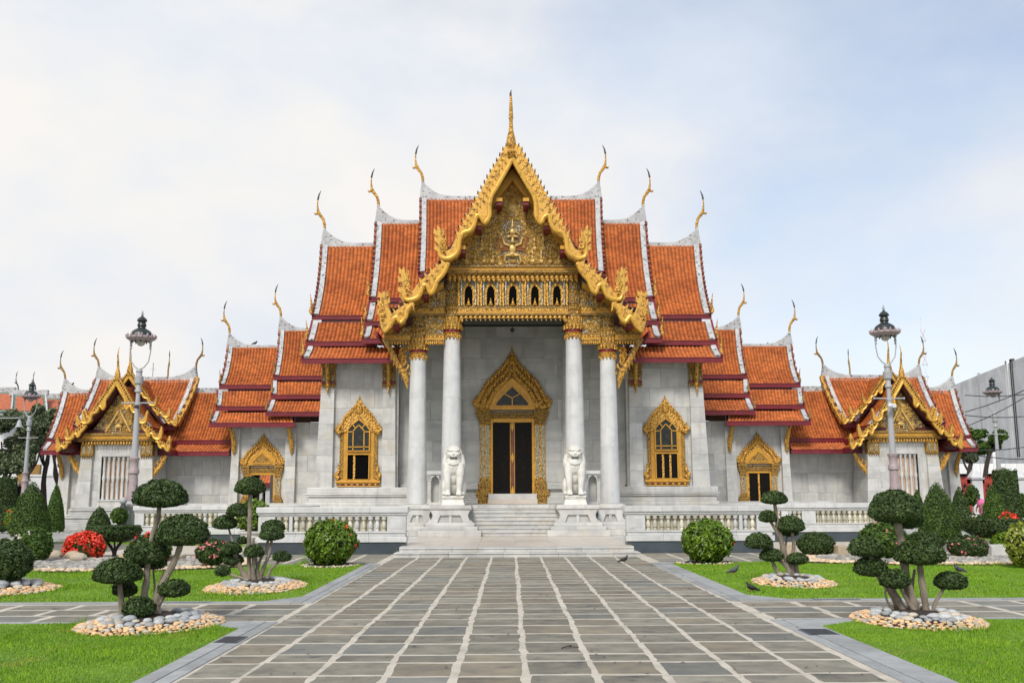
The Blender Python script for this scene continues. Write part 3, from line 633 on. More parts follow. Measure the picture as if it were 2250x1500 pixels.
    m = MB(); m.py([(x - ww, zu0), (x - ww, zu), (x - ww * .7, zu + H * .05), (x, zt_), (x + ww * .7, zu + H * .05), (x + ww, zu), (x + ww, zu0)], y - .20, y - .15); B(m, 'upper_pane', 'glass_dark')
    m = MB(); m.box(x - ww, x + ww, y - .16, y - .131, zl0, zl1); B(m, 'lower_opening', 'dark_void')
    m = MB(); t = hw * .035
    def br(p, q, t=t): m.beam((p[0], y - .215, p[1]), (q[0], y - .215, q[1]), .05, t * 1.6, up=(0, 1, 0))
    O = [(x - ww, zu0), (x - ww, zu), (x - ww * .7, zu + H * .05), (x, zt_), (x + ww * .7, zu + H * .05), (x + ww, zu), (x + ww, zu0)]
    for p, q in zip(O, O[1:]): br(p, q, t * 1.4)
    for p, q in (((x - ww, zu0), (x + ww, zu0)), ((x - ww, zu0 + H * .045), (x + ww, zu0 + H * .045)), ((x - ww * .5, zu0), (x - ww * .5, zu - H * .01)), ((x + ww * .5, zu0), (x + ww * .5, zu - H * .01)),
                 ((x - ww * .5, zu - H * .01), (x, zu + H * .055)), ((x + ww * .5, zu - H * .01), (x, zu + H * .055)), ((x - ww, zu - H * .02), (x - ww * .5, zu - H * .02)), ((x + ww, zu - H * .02), (x + ww * .5, zu - H * .02)),
                 ((x - ww * .3, zu + H * .02), (x - ww * .55, zu + H * .06)), ((x + ww * .3, zu + H * .02), (x + ww * .55, zu + H * .06))): br(p, q)
    br((x - ww, zl0), (x + ww, zl0), t * 1.4); br((x - ww, zl1), (x + ww, zl1), t * 1.6); br((x - ww, zl0), (x - ww, zl1), t * 1.4); br((x + ww, zl0), (x + ww, zl1), t * 1.4)
    B(m, 'glazing_bars', 'gold_plain')
    for q in ((-.36,) if left else (-.33, .33)):
        m = MB(); m.box(x + ww * q - .05, x + ww * q + .05, y - .20, y - .165, zl0, zl1); B(m, 'shutter_edge', 'gold')
    if not left: 
        m = MB(); m.box(x - ww * .98, x + ww * .98, y - .180, y - .162, zl0, zl1); B(m, 'shutter', 'door_lacquer')
    return r
window(hall, -7.72, YW, 2.47, 1.10, 7.05, True); window(hall, 7.72, YW, 2.47, 1.10, 7.05, False)
# ------------------------------------------------------------------ portico columns
def column(x, y, rb, rt, zt, cap, up):
    r = link('column', None, hall, Vector((x, y, ZF))); n = 28
    m = MB(); m.box(x - rb * 1.12, x + rb * 1.12, y - rb * 1.12, y + rb * 1.12, ZF - .0, ZF + .05); m.build('column_base', 'marble', r)
    cuts = [ZF + .05, ZF + 2.6, ZF + 4.9, zt]
    for a, b in zip(cuts, cuts[1:]):
        ra = rb + (rt - rb) * (a - ZF) / (zt - ZF); rb2 = rb + (rt - rb) * (b - ZF) / (zt - ZF)
        m = MB(); m.lathe(x, y, [(ra - .01, a), (ra, a + .012), (rb2, b - .012), (rb2 - .01, b)], n); m.build('shaft', 'marble_white', r, smooth=True)
    # capital: tooth collar, maroon ring, lotus bell, then the slimmer upper bell
    m = MB(); m.lathe(x, y, [(rt * 1.02, zt - .02), (rt * 1.05, zt + .16), (rt * 1.13, zt + .20), (rt * 1.03, zt + .24)], 24)
    for k in range(14):
        q = 2 * math.pi * k / 14; c, s = math.cos(q), math.sin(q); m.tube([(x + c * rt * 1.03, y + s * rt * 1.03, zt + .1), (x + c * rt * 1.06, y + s * rt * 1.06, zt - .04), (x + c * rt * 1.02, y + s * rt * 1.02, zt - .16)], [.07, .055, .006], 5)
    m.build('capital_collar', 'gold', r)
    m = MB(); m.lathe(x, y, [(rt * 1.06, zt + .23), (rt * 1.14, zt + .27), (rt * 1.14, zt + .33), (rt * 1.06, zt + .37)], 24); m.build('capital_ring', 'maroon', r, smooth=True)
    H = cap
    for k in range(3): pass
    m = MB(); m.lathe(x, y, [(rt * 1.08, zt + .36), (rt * 1.24, zt + .36 + H * .16), (rt * 1.12, zt + .36 + H * .55), (rt * 1.0, zt + .36 + H * .85), (rt * 1.10, zt + .36 + H * .93), (rt * 1.0, zt + .36 + H)], 32, flute=.07); m.build('lotus_bell', 'gold_carved', r)
    p = MB(); 
    for row, (zz, hh, rr) in enumerate(((.36, .30, 1.20), (.36 + H * .34, .28, 1.12), (.36 + H * .64, .24, 1.04))):
        for k in range(16):
            q = 2 * math.pi * (k + .5 * row) / 16; c, s = math.cos(q), math.sin(q)
            p.tube([(x + c * rt * rr, y + s * rt * rr, zt + zz), (x + c * rt * (rr + .05), y + s * rt * (rr + .05), zt + zz + hh * .5), (x + c * rt * (rr + .03), y + s * rt * (rr + .03), zt + zz + hh)], [.055, .06, .008], 5)
    p.build('lotus_petals', 'gold', r)
    p = MB()
    for k in range(16):
        q = 2 * math.pi * (k + .5) / 16; c, s = math.cos(q), math.sin(q); p.tube([(x + c * rt * 1.15, y + s * rt * 1.15, zt + .36 + H * .42), (x + c * rt * 1.10, y + s * rt * 1.10, zt + .36 + H * .80)], [.03, .03], 4)
    p.build('mosaic', 'mirror_silver', r)
    z1 = zt + .36 + H
    if up:
        U = up; m = MB(); rr = rt * .82
        m.lathe(x, y, [(rr * 1.25, z1 - .02), (rr * 1.28, z1 + .07), (rr * .95, z1 + .10), (rr * .98, z1 + U * .10), (rr * 1.15, z1 + U * .24), (rr * .98, z1 + U * .42), (rr * 1.06, z1 + U * .50), (rr * .92, z1 + U * .56), (rr * 1.08, z1 + U * .70), (rr * .92, z1 + U * .88), (rr * 1.0, z1 + U)], 24, flute=.08)
        m.build('upper_bell', 'gold_carved', r)
        p = MB()
        for zz, hh in ((.12, .30), (.56, .30)):
            for k in range(12):
                q = 2 * math.pi * k / 12; c, s = math.cos(q), math.sin(q); p.tube([(x + c * rr * 1.05, y + s * rr * 1.05, z1 + U * zz), (x + c * rr * 1.12, y + s * rr * 1.12, z1 + U * (zz + hh))], [.045, .025], 4)
        p.build('mosaic', 'mirror_silver', r)
    return r
YC = 45.45
for s_ in (-1, 1):
    column(s_ * 2.86, YC, .50, .375, Z(742, YC), 1.02, 1.60)
    column(s_ * 4.44, YC, .46, .365, Z(786, YC), .98, .95)
# ------------------------------------------------------------------ portico front: beams, petals, niches, gable
def petal_mesh():
    m = MB(); m.ell((0, 0, -.12), (.108, .08, .15), 10, 6); m.tube([(-.02, -.02, -.16), (.02, -.06, -.26), (.05, -.07, -.33), (.02, -.06, -.38)], [.085, .075, .045, .006], 7); m.ell((.01, -.075, -.12), (.055, .03, .075), 7, 5)
    return m.mesh('petal', 'gold', smooth=True)
PET = petal_mesh()
def petal_row(parent, x0, x1, y, z, n, sc=1.0, soff=False):
    for k in range(n):
        x = x0 + (x1 - x0) * (k + .5) / n; inst('petal', PET, parent, (x, y, z), (sc * (x1 - x0) / n / .215, sc, sc))
YF = 45.0
def band(parent, x0, x1, y, v0, v1, m, d=.35, name='cornice', yy=YF):
    b = MB(); b.box(x0, x1, y, y + d, Z(v1, yy) + .002, Z(v0, yy)); return b.build(name, m, parent, bevel=.012)
# upper entablature under the tympanum
for v0, v1, e, mt in ((584, 588, 3.22, 'gold_dark'), (588, 594, 3.15, 'gold_plain'), (594, 597, 3.18, 'gold_carved'), (597, 601, 3.28, 'gold_dark'), (601, 604, 3.12, 'gold')):
    band(hall, -e, e, YF - (e - 3.1), v0, v1, mt, .8)
for k in range(1, 6):                                   # seams in the fascia
    pass
petal_row(hall, -3.1, 3.1, YF + .05, Z(603.5, YF), 27, 1.0)
# niche band
b = MB(); b.box(-2.75, 2.75, YF + .28, YF + .7, Z(676, YF), Z(603, YF)); b.build('niche_wall', 'niche_gold', hall)
zb, zt = Z(671, YF), Z(612, YF)
for k in range(5):
    x = -2.08 + k * 1.04 * 1.0
    n = link('niche', None, hall, Vector((x, YF + .28, zb)))
    m = MB(); m.py(lancet(.30, zt - zb - .1, x, zb + .02, .55), YF + .20, YF + .279); m.build('niche_frame', 'gold', n)
    m = MB(); m.py(lancet(.175, (zt - zb) * .72, x, zb + .08, .62), YF + .10, YF + .199); 
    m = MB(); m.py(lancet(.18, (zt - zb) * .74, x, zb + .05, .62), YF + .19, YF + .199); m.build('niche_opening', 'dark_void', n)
    m = MB(); m.lathe(x, YF + .14, [(.10, zb + .02), (.12, zb + .08), (.05, zb + .14), (.06, zb + .18), (.01, zb + .38)], 8); m.build('niche_ornament', 'gold', n, smooth=True)
    m = MB()
    for s_ in (-1, 1):
        m.box(x + s_ * .33 - .035, x + s_ * .33 + .035, YF + .10, YF + .279, zb + .02, zt - .12); m.tube([(x + s_ * .33, YF + .14, zt - .10), (x + s_ * .33, YF + .12, zt + .06)], [.06, .03], 6)
    m.build('niche_pilaster', 'mirror_silver', n)
    m = MB()
    for s_ in (-1, 1): m.box(x + s_ * .455 - .05, x + s_ * .455 + .05, YF + .06, YF + .279, zb, zt + .02)
    m.build('niche_post', 'gold', n)
for v0, v1, e, mt in ((672, 677, 2.62, 'gold_dark'), (677, 683, 2.6, 'gold'), (683, 687, 2.62, 'gold_plain'), (687, 692, 2.66, 'gold_dark')):
    band(hall, -e, e, YF + (.1 if v0 != 687 else .0), v0, v1, mt, .6)
petal_row(hall, -2.52, 2.52, YF + .12, Z(691, YF), 23, 1.0)
# side bays, built left and mirrored
def sidebay():
    xo, xi = -4.15, -3.2
    L = []
    for (x0, x1) in ((-5.1, -3.2),):
        for v0, v1, mt, e in ((672, 676, 'gold_dark', 0), (676, 682, 'gold', .02), (682, 687, 'gold_plain', .0), (687, 692, 'gold_dark', .06)):
            L.append(band(hall, x0, x1, YF + .1 - e, v0, v1, mt, .5))
    for v0, v1, mt, e in ((731, 735, 'gold_dark', 0), (735, 740, 'gold', .02), (740, 745, 'gold_plain', 0), (745, 748, 'gold_dark', .06)):
        L.append(band(hall, -4.1, -3.2, YF + .1 - e, v0, v1, mt, .4)); L.append(band(hall, -6.0, -4.78, YF + .1 - e, v0, v1, mt, .4))
    m = MB(); m.box(-4.15, -3.25, YF + .3, YF + .6, Z(731, YF), Z(692, YF)); L.append(m.build('side_panel', 'tymp_ground', hall))
    m = MB(); m.py([(-3.15, Z(672, YF)), (-4.85, Z(672, YF)), (-3.15, Z(630, YF))], YF + .3, YF + .6); L.append(m.build('side_panel', 'tymp_ground', hall))
    m = MB(); m.py([(-4.75, Z(731, YF)), (-5.95, Z(731, YF)), (-4.75, Z(712, YF))], YF + .3, YF + .6); L.append(m.build('side_panel', 'tymp_ground', hall))
    for o in L: mir(o)
    for x0, x1, v, n in ((-4.1, -3.2, 747, 9), (-5.95, -4.8, 747, 9)):
        m = MB()
        for k in range(n):
            x = x0 + (x1 - x0) * (k + .5) / n; m.ell((x, YF + .08, Z(v, YF) - .10), (.055, .05, .11), 6, 4)
        m.build('petal_fringe', 'gold', hall, smooth=True, mirror=True)
sidebay()
def scroll(m, x, z, y, r, turns=1.1, s=1, a0=0, th=.035):
    pts = []; n = 9
    for i in range(n):
        f = i / (n - 1); q = a0 + s * f * turns * 2 * math.pi; rr = r * (1 - .75 * f); pts.append((x + rr * math.cos(q), y - .05 * f, z + rr * math.sin(q)))
    m.tube(pts, [th * (.6 + .9 * math.sin(math.pi * (i + 1) / (n + 1))) for i in range(n)], 4)
def relief(parent, inside, x0, x1, z0, z1, y, n, r0=.08, r1=.17, seed=1, th=.035, name='relief_carving', kind='stuff'):
    R = random.Random(seed); m = MB(); k = 0; pts = []
    for _ in range(n * 12):
        if k >= n: break
        x, z = R.uniform(x0, x1), R.uniform(z0, z1); r = R.uniform(r0, r1)
        if not inside(x, z, r) or any((x - a) ** 2 + (z - b) ** 2 < (r + c) ** 2 * .42 for a, b, c in pts): continue
        pts.append((x, z, r)); k += 1
        for s_ in (1, -1):                      # mirrored carving
            scroll(m, x * s_, z, y, r, 1.15, s_, R.uniform(0, 6.3), th)
            if R.random() < .6: m.ell((s_ * x + R.uniform(-r, r) * .3, y - .04, z), (r * .45, .05, r * .5), 6, 4)
    o = m.build(name, 'relief_gold', parent, smooth=True)
    if kind: o['kind'] = kind
    return o
YT = 45.35
tz0, tz1 = Z(583, YT), Z(398, YT); tw = 3.02
m = MB(); m.py([(-tw, tz0), (tw, tz0), (0, tz1)], YT, YT + .3); tym = m.build('tympanum', 'tymp_ground', hall)
def in_t(x, z, r): 
    return x > r * .5 and (abs(x) + r * .8) / tw < 1 - (z - tz0) / (tz1 - tz0) and not (x < .50 and tz0 + .25 < z < tz0 + 2.2) and x > .06
relief(hall, in_t, 0, tw, tz0 + .08, tz1 - .3, YT, 330, .07, .15, 3)
relief(hall, lambda x, z, r: 3.25 < x < 4.1, 3.25, 4.1, Z(729, YF), Z(694, YF), YF + .3, 16, .08, .14, 8)
relief(hall, lambda x, z, r: x > 3.2 and (x - 3.15) / 1.7 + (z - Z(672, YF)) / (Z(630, YF) - Z(672, YF)) < .9, 3.2, 4.8, Z(670, YF), Z(632, YF), YF + .3, 16, .07, .12, 9)
relief(hall, lambda x, z, r: x > 4.8 and (x - 4.75) / 1.2 + (z - Z(731, YF)) / (Z(712, YF) - Z(731, YF)) < .9, 4.8, 5.9, Z(730, YF), Z(713, YF), YF + .3, 8, .05, .08, 10)
# kneeling worshippers along the foot and the central winged figure
m = MB()
for s_ in (-1, 1):
    for k in range(4):
        for j in range(2 if k < 2 else 1):
            x, z = s_ * (.95 + k * .42 + j * .1), tz0 + .18 + j * .62; y = YT - .05
            m.ell((x, y, z), (.14, .08, .11), 6, 5); m.ell((x - s_ * .02, y - .03, z + .2), (.085, .07, .14), 6, 5); m.ell((x, y - .05, z + .38), (.055, .055, .07), 6, 5)
            m.tube([(x, y - .05, z + .42), (x, y - .04, z + .56)], [.04, .005], 5); m.tube([(x, y - .05, z + .26), (x - s_ * .14, y - .1, z + .22), (x - s_ * .2, y - .1, z + .34)], [.035, .03, .02], 5)
m.build('kneeling_figures', 'relief_gold', hall, smooth=True)
zc = tz0 + .28
fig = MB(); y = YT - .08
fig.ell((0, y, zc + .50), (.17, .12, .24), 8, 6); fig.ell((0, y, zc + .24), (.20, .12, .14), 8, 6); fig.ell((0, y - .06, zc + .86), (.09, .09, .11), 8, 6)
for s_ in (-1, 1):
    fig.tube([(s_ * .08, y, zc + .22), (s_ * .34, y - .06, zc + .16), (s_ * .40, y - .02, zc - .14)], [.10, .08, .05], 6)
    fig.tube([(s_ * .14, y, zc + .66), (s_ * .38, y - .04, zc + .74), (s_ * .48, y - .04, zc + 1.06)], [.07, .055, .04], 6)
fig.tube([(0, y, zc + .93), (0, y, zc + 1.35)], [.08, .01], 6)
fig.ell((0, y - .04, zc + 1.32), (.15, .10, .18), 8, 6); fig.ell((0, y - .06, zc + 1.60), (.075, .07, .09), 8, 6); fig.tube([(0, y, zc + 1.66), (0, y, zc + 2.0)], [.07, .008], 6)
for s_ in (-1, 1): fig.tube([(s_ * .1, y, zc + 1.38), (s_ * .3, y, zc + 1.22), (s_ * .36, y, zc + 1.5)], [.05, .04, .02], 6); fig.tube([(0, y, zc + 1.15), (s_ * .26, y - .04, zc + 1.08)], [.08, .06], 6)
fig.build('central_figure', 'relief_gold', hall, smooth=True)
wg = MB()
for s_ in (-1, 1):
    for k in range(6):
        wg.tube([(s_ * .2, YT - .03, zc + .45 + k * .05), (s_ * (.55 + .03 * k), YT - .05, zc + .42 + k * .13), (s_ * (.85 - .02 * k), YT - .03, zc + .60 + k * .17)], [.04, .05, .012], 4)
wg.build('wings', 'wing_red', hall, smooth=True)
halo = MB(); halo.ell((0, YT - .02, zc + 2.55), (.30, .06, .26), 12, 6); halo.build('disc_relief', 'relief_gold', hall, smooth=True)
spk = MB()
for k in range(-3, 4): spk.tube([(k * .10, YT - .03, tz1 - 1.55), (k * .05, YT - .05, tz1 - .85), (k * .012, YT - .02, tz1 - .2)], [.035, .028, .01], 4)
for k in range(9): spk.ell((0, YT - .04, tz1 - 1.5 + k * .14), (.05 * (1 - k * .06), .04, .06), 5, 4)
spk.build('radiating_ribs', 'relief_gold', hall)
# plain gold raking board round the tympanum
P0, P1, P2, P3 = (0, tz1 + .42), (-tw - .42, tz0 - .1), (-tw + .0, tz0 - .1), (0, tz1 - .12)
m = MB(); m.py([P0, P1, P2, P3], YT - .55, YT + .1); m.build('raking_board', 'gold_plain', hall, mirror=True)
for (xa, va, xb, vb) in ((-3.25, 622, -4.95, 672), (-5.0, 700, -6.0, 731)):
    m = MB(); m.py([(xa, Z(va - 3, YF)), (xb - .1, Z(vb, YF)), (xb + .3, Z(vb, YF)), (xa, Z(va + 9, YF))], YF - .1, YF + .3); m.build('raking_board', 'gold_plain', hall, mirror=True)
# ------------------------------------------------------------------ bargeboards traced from the left half of the gable
SEG1 = [(1124, 328), (1107, 322), (1101, 333), (1091, 352), (1082, 366), (1070, 388), (1060, 408), (1051, 426), (1037, 452), (1025, 474), (1012, 498), (1000, 520), (994, 532), (987, 548), (980, 552), (974, 536), (970, 520), (964, 502), (958, 496), (956, 510), (958, 530), (960, 550), (961, 568), (966, 575), (985, 575), (1001, 567), (1009, 555), (1010, 540), (1013, 526), (1024, 518), (1036, 511), (1042, 500), (1043, 486), (1049, 477), (1056, 476), (1060, 484), (1058, 497), (1066, 490), (1072, 477), (1072, 459), (1074, 434), (1089, 415), (1124, 355)]
SEG2 = [(980, 575), (962, 582), (950, 592), (938, 604), (926, 614), (914, 626), (908, 634), (900, 645), (897, 634), (893, 616), (888, 600), (886, 586), (879, 596), (877, 615), (878, 640), (877, 656), (882, 663), (905, 665), (920, 656), (926, 640), (932, 631), (940, 632), (944, 640), (939, 648), (950, 640), (957, 620), (968, 608), (980, 596), (986, 580)]
SEG3 = [(906, 664), (892, 668), (880, 674), (866, 684), (858, 690), (854, 682), (850, 668), (846, 652), (842, 639), (835, 648), (831, 665), (832, 690), (831, 706), (834, 720), (840, 735), (847, 728), (857, 720), (862, 712), (864, 702), (871, 700), (874, 712), (884, 710), (890, 697), (895, 688), (904, 676)]
CU, CV = 1124, 735
def seg_world(seg, Y, cx=0, sx=1, z0=None, sz=1):
    b = A(CU, CV, 44); out_ = []
    for u, v in seg:
        p = A(u, v, 44); out_.append((cx + (p.x - b.x) * sx, (z0 if z0 is not None else b.z) + (p.z - b.z) * sz))
    return out_
TEETH1 = [(1112, 330), (1105, 338), (1098, 350), (1091, 362), (1084, 374), (1077, 386), (1070, 398), (1064, 410), (1057, 422), (1050, 434), (1043, 446), (1036, 458), (1029, 470), (1022, 482), (1015, 494), (1008, 507), (1001, 520)]
TEETH2 = [(968, 583), (956, 592), (944, 602), (932, 613), (920, 624)]; TEETH3 = [(898, 672), (886, 676), (874, 684), (864, 692)]
def gable_boards(parent, Y, cx=0, sx=1, z0=None, sz=1, th=.30, big=True, segs=3, mirror_at_axis=True, tooth=True):
    """three stepped bargeboards each side; on the axis they are mirrored parts, elsewhere both sides are built"""
    for side in (-1, 1):
        for si, (seg, teeth) in enumerate(((SEG1, TEETH1), (SEG2, TEETH2), (SEG3, TEETH3))[:segs]):
            W = seg_world(seg, Y, cx, sx * (-side), z0, sz)
            W = [(x, z) for x, z in W]
            m = MB(); m.py(W, Y - th / 2, Y + th / 2); o = m.build('bargeboard', 'gold_board', parent, bevel=.035 * min(1, sx * 1.5))
            T = MB(); TW = seg_world(teeth, Y, cx, sx * (-side), z0, sz); s = sx
            for (x, z) in TW:
                d = side
                if tooth:
                    a = [(x - d * .20 * s, z - .16 * s), (x - d * .02 * s, z - .06 * s), (x + d * .04 * s, z + .10 * s), (x + d * .09 * s, z + .30 * s), (x - d * .04 * s, z + .18 * s), (x - d * .20 * s, z + .08 * s)]
                    if big:
                        q = MB(); q.py(a, Y - th * .62, Y + th * .3); t = q.build('leaf_tooth', 'gold_board', o, loc=worldloc(parent), bevel=.015)
                        q = MB(); q.py([a[3], (a[3][0] - d * .05, a[3][1] - .13), (a[3][0] + d * .015, a[3][1] - .13)], Y - th * .66, Y + th * .34); T.add(q.v, q.f)
                    else: T.py(a, Y - th * .5, Y + th * .3)
            if big: T.build('tooth_tips', 'iron', o, loc=worldloc(parent))
            else: T.build('leaf_teeth', 'gold_board', o, loc=worldloc(parent))
gable_boards(hall, 44.0)
# raised scale carving on the boards and naga eyes
def board_relief():
    R = random.Random(4)
    for side in (-1, 1):
        m = MB()
        for seg, step in ((TEETH1, 12), (TEETH2, 12), (TEETH3, 10)):
            W = seg_world(seg, 44, 0, -side)
            for x, z in W:
                for k in range(2):
                    xx, zz = x - side * (.05 + .15 * k), z - .08 - .12 * k
                    m.tube([(xx - side * .03, 43.855, zz - .10), (xx + side * .03, 43.835, zz), (xx + side * .03, 43.86, zz + .14)], [.02, .05, .008], 5)
        m.build('scale_carving', 'gold_board', hall, smooth=True)
        for u, v in ((838, 704), (893, 649), (972, 556)):
            p = seg_world([(u, v)], 44, 0, -side)[0]; e = MB(); e.ell((p[0], 43.84, p[1]), (.11, .05, .10), 8, 6); q = e.build('naga_eye', 'gold_plain', hall, smooth=True)
            e = MB(); e.ell((p[0], 43.80, p[1]), (.055, .03, .05), 8, 6); e.build('pupil', 'maroon_dark', q, loc=worldloc(hall), smooth=True)
            for k in range(4):                 # flame crest strands behind the head
                c = MB(); c.tube([(p[0] + side * (.05 - .06 * k), 43.82, p[1] + .15), (p[0] + side * (.16 - .05 * k), 43.80, p[1] + .45 + .1 * k), (p[0] + side * (.10 - .02 * k), 43.84, p[1] + .75 + .15 * k)], [.05, .045, .008], 5)
                c.build('crest_strand', 'gold', hall, smooth=True)
board_relief()
for side in (-1, 1):
    for pts in ([(957, 548), (957, 530), (955, 514), (972, 532), (968, 516)], [(877, 640), (877, 618), (879, 600), (893, 622), (890, 606)], [(831, 690), (832, 670), (834, 652), (848, 664), (845, 650)]):
        W = seg_world(pts, 44, 0, -side); T = MB()
        for i, (x, z) in enumerate(W):
            d = side if i < 3 else -side
            T.py([(x - d * .06, z - .16), (x + d * .13, z - .02), (x + d * .11, z + .26), (x - d * .03, z + .10)], 43.88, 44.10)
        T.build('crest_barbs', 'gold_board', hall, bevel=.012)
# the serpent body running along the inner edge of the boards
def serpent(parent, Y, cx=0, sx=1, z0=None, sz=1, r=.11, front=.16, segs=3):
    S = ([(1123, 350), (1106, 382), (1089, 412), (1076, 434), (1072, 456), (1072, 476), (1062, 492), (1054, 480), (1044, 476), (1039, 494), (1030, 508), (1014, 514), (1006, 530), (1004, 550), (994, 564), (978, 570), (964, 564), (962, 545)],
         [(980, 584), (970, 604), (958, 618), (952, 634), (943, 646), (936, 630), (926, 630), (920, 648), (908, 658), (890, 660), (882, 648)],
         [(902, 672), (892, 682), (888, 698), (878, 709), (868, 698), (860, 706), (852, 720), (842, 730)])
    for side in (-1, 1):
        for seg in S[:segs]:
            W = seg_world(seg, Y, cx, sx * (-side), z0, sz); n = len(W); P = []
            for i in range(n - 1):
                for j in range(3):
                    t = j / 3; a, b, c, d = W[max(i - 1, 0)], W[i], W[i + 1], W[min(i + 2, n - 1)]
                    P.append(tuple(.5 * (2 * b[k] + (c[k] - a[k]) * t + (2 * a[k] - 5 * b[k] + 4 * c[k] - d[k]) * t * t + (3 * b[k] - a[k] - 3 * c[k] + d[k]) * t ** 3) for k in (0, 1)))
            P.append(W[-1]); m = MB(); N = len(P)
            m.tube([(x, Y - front, z) for x, z in P], [r * (.55 + .45 * min(1, (N - 1 - i) / 5)) for i in range(N)], 8); m.build('serpent_body', 'gold_rim', parent, smooth=True)
serpent(hall, 44.0)
# purlins showing under the verge
for u, v in ((1097, 437), (1052, 490), (1016, 542), (934, 640), (868, 706)):
    p = A(u, v, 44.2); m = MB(); m.box(p.x - .12, p.x + .12, 44.18, 46.2, p.z - .30, p.z - .01); m.build('purlin', 'maroon', hall, mirror=True)
    m = MB(); m.box(p.x - .14, p.x + .14, 44.10, 44.179, p.z - .14, p.z + .02); m.build('purlin_end', 'gold_plain', hall, mirror=True)
# portico roof slabs (three tiers), maroon soffits
def yslab(parent, p, q, y0, y1, th=.16, tile=True, sag=.25, row=.25, pitch=.22):
    """slope running along y: p = (x, z) top, q = (x, z) foot"""
    P = Patch((p[0], y0, p[1]), (p[0], y1, p[1]), (q[0], y0, q[1]), (q[0], y1, q[1]), sag)
    if tile: P.tiles(parent, pitch, row)
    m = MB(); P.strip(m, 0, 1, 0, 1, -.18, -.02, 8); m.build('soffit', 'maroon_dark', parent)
    return P
for s_ in (-1, 1):
    yslab(hall, (s_ * .02, 17.72), (s_ * 3.42, 12.72), 44.1, 54.4, sag=.04); yslab(hall, (s_ * 3.15, 12.45), (s_ * 5.2, 10.75), 44.1, 50.6, sag=.03); yslab(hall, (s_ * 5.0, 10.6), (s_ * 6.1, 9.65), 44.1, 50.0, sag=.02)
    for x, z, y1 in ((3.5, 12.45, 50), (5.25, 10.5, 49), (6.2, 9.45, 48.1)):
        m = MB(); m.box(s_ * x, s_ * (x + .10), 44.2, y1, z - .22, z + .02); m.build('fascia', 'maroon', hall)
m = MB(); m.py([(-.22, 17.62), (.22, 17.62), (.1, 17.95), (-.1, 17.95)], 44.2, 54.3); m.build('ridge_cap', 'cement', hall)
# great finial
b = A(1123, 332, 44); m = MB()
def fz(v): return Z(v, 44)
m.lathe(b.x, 43.95, [(.10, fz(334)), (.22, fz(328)), (.24, fz(318)), (.19, fz(303)), (.11, fz(288)), (.085, fz(270)), (.085, fz(264)), (.11, fz(262)), (.105, fz(258)), (.08, fz(235)), (.05, fz(212)), (.03, fz(204))], 10)
f = m.build('great_finial', 'gold', hall, smooth=True)
m = MB(); m.tube([(b.x - .01, 43.95, fz(213)), (b.x - .02, 43.95, fz(206)), (b.x + .03, 43.95, fz(198))], [.055, .045, .006], 8); m.build('tip', 'iron', f, loc=worldloc(hall), smooth=True)
m = MB(); m.tube([(b.x, 43.8, fz(350)), (b.x, 43.7, fz(340)), (b.x, 43.8, fz(332))], [.09, .2, .1], 8); m.build('apex_boss', 'gold', hall, smooth=True)
# eave brackets beside the outer columns
for s_ in (-1,):
    m = MB(); pts = [(-5.75, 45.2, Z(757, 45)), (-5.62, 45.25, Z(775, 45)), (-5.40, 45.3, Z(795, 45)), (-5.12, 45.35, Z(812, 45)), (-4.98, 45.4, Z(832, 45)), (-4.93, 45.4, Z(852, 45))]
    m.tube(pts, [.10, .12, .13, .16, .13, .01], 7)
    for k in range(5):
        x, z = -5.55 + k * .13, Z(785 + 10 * k, 45); m.tube([(x, 45.3, z), (x - .12, 45.28, z + .10), (x - .16, 45.3, z - .12)], [.07, .05, .01], 5)
        m.tube([(x + .2, 45.3, z + .1), (x + .3, 45.28, z + .3), (x + .22, 45.3, z + .42)], [.06, .05, .01], 5)
    for k in range(3): scroll(m, -5.12 - .04 * k, Z(768 + 14 * k, 45), 45.36, .20 - .03 * k, 1.3, (-1) ** k, k * 1.4, .05)
    m.build('eave_bracket', 'gold', hall, smooth=True, mirror=True)
    m = MB(); m.py([(-6.1, Z(745, 45)), (-5.75, Z(745, 45)), (-5.72, Z(775, 45))], 44.9, 45.1); m.build('hanging_leaf', 'gold_dark', hall, mirror=True)
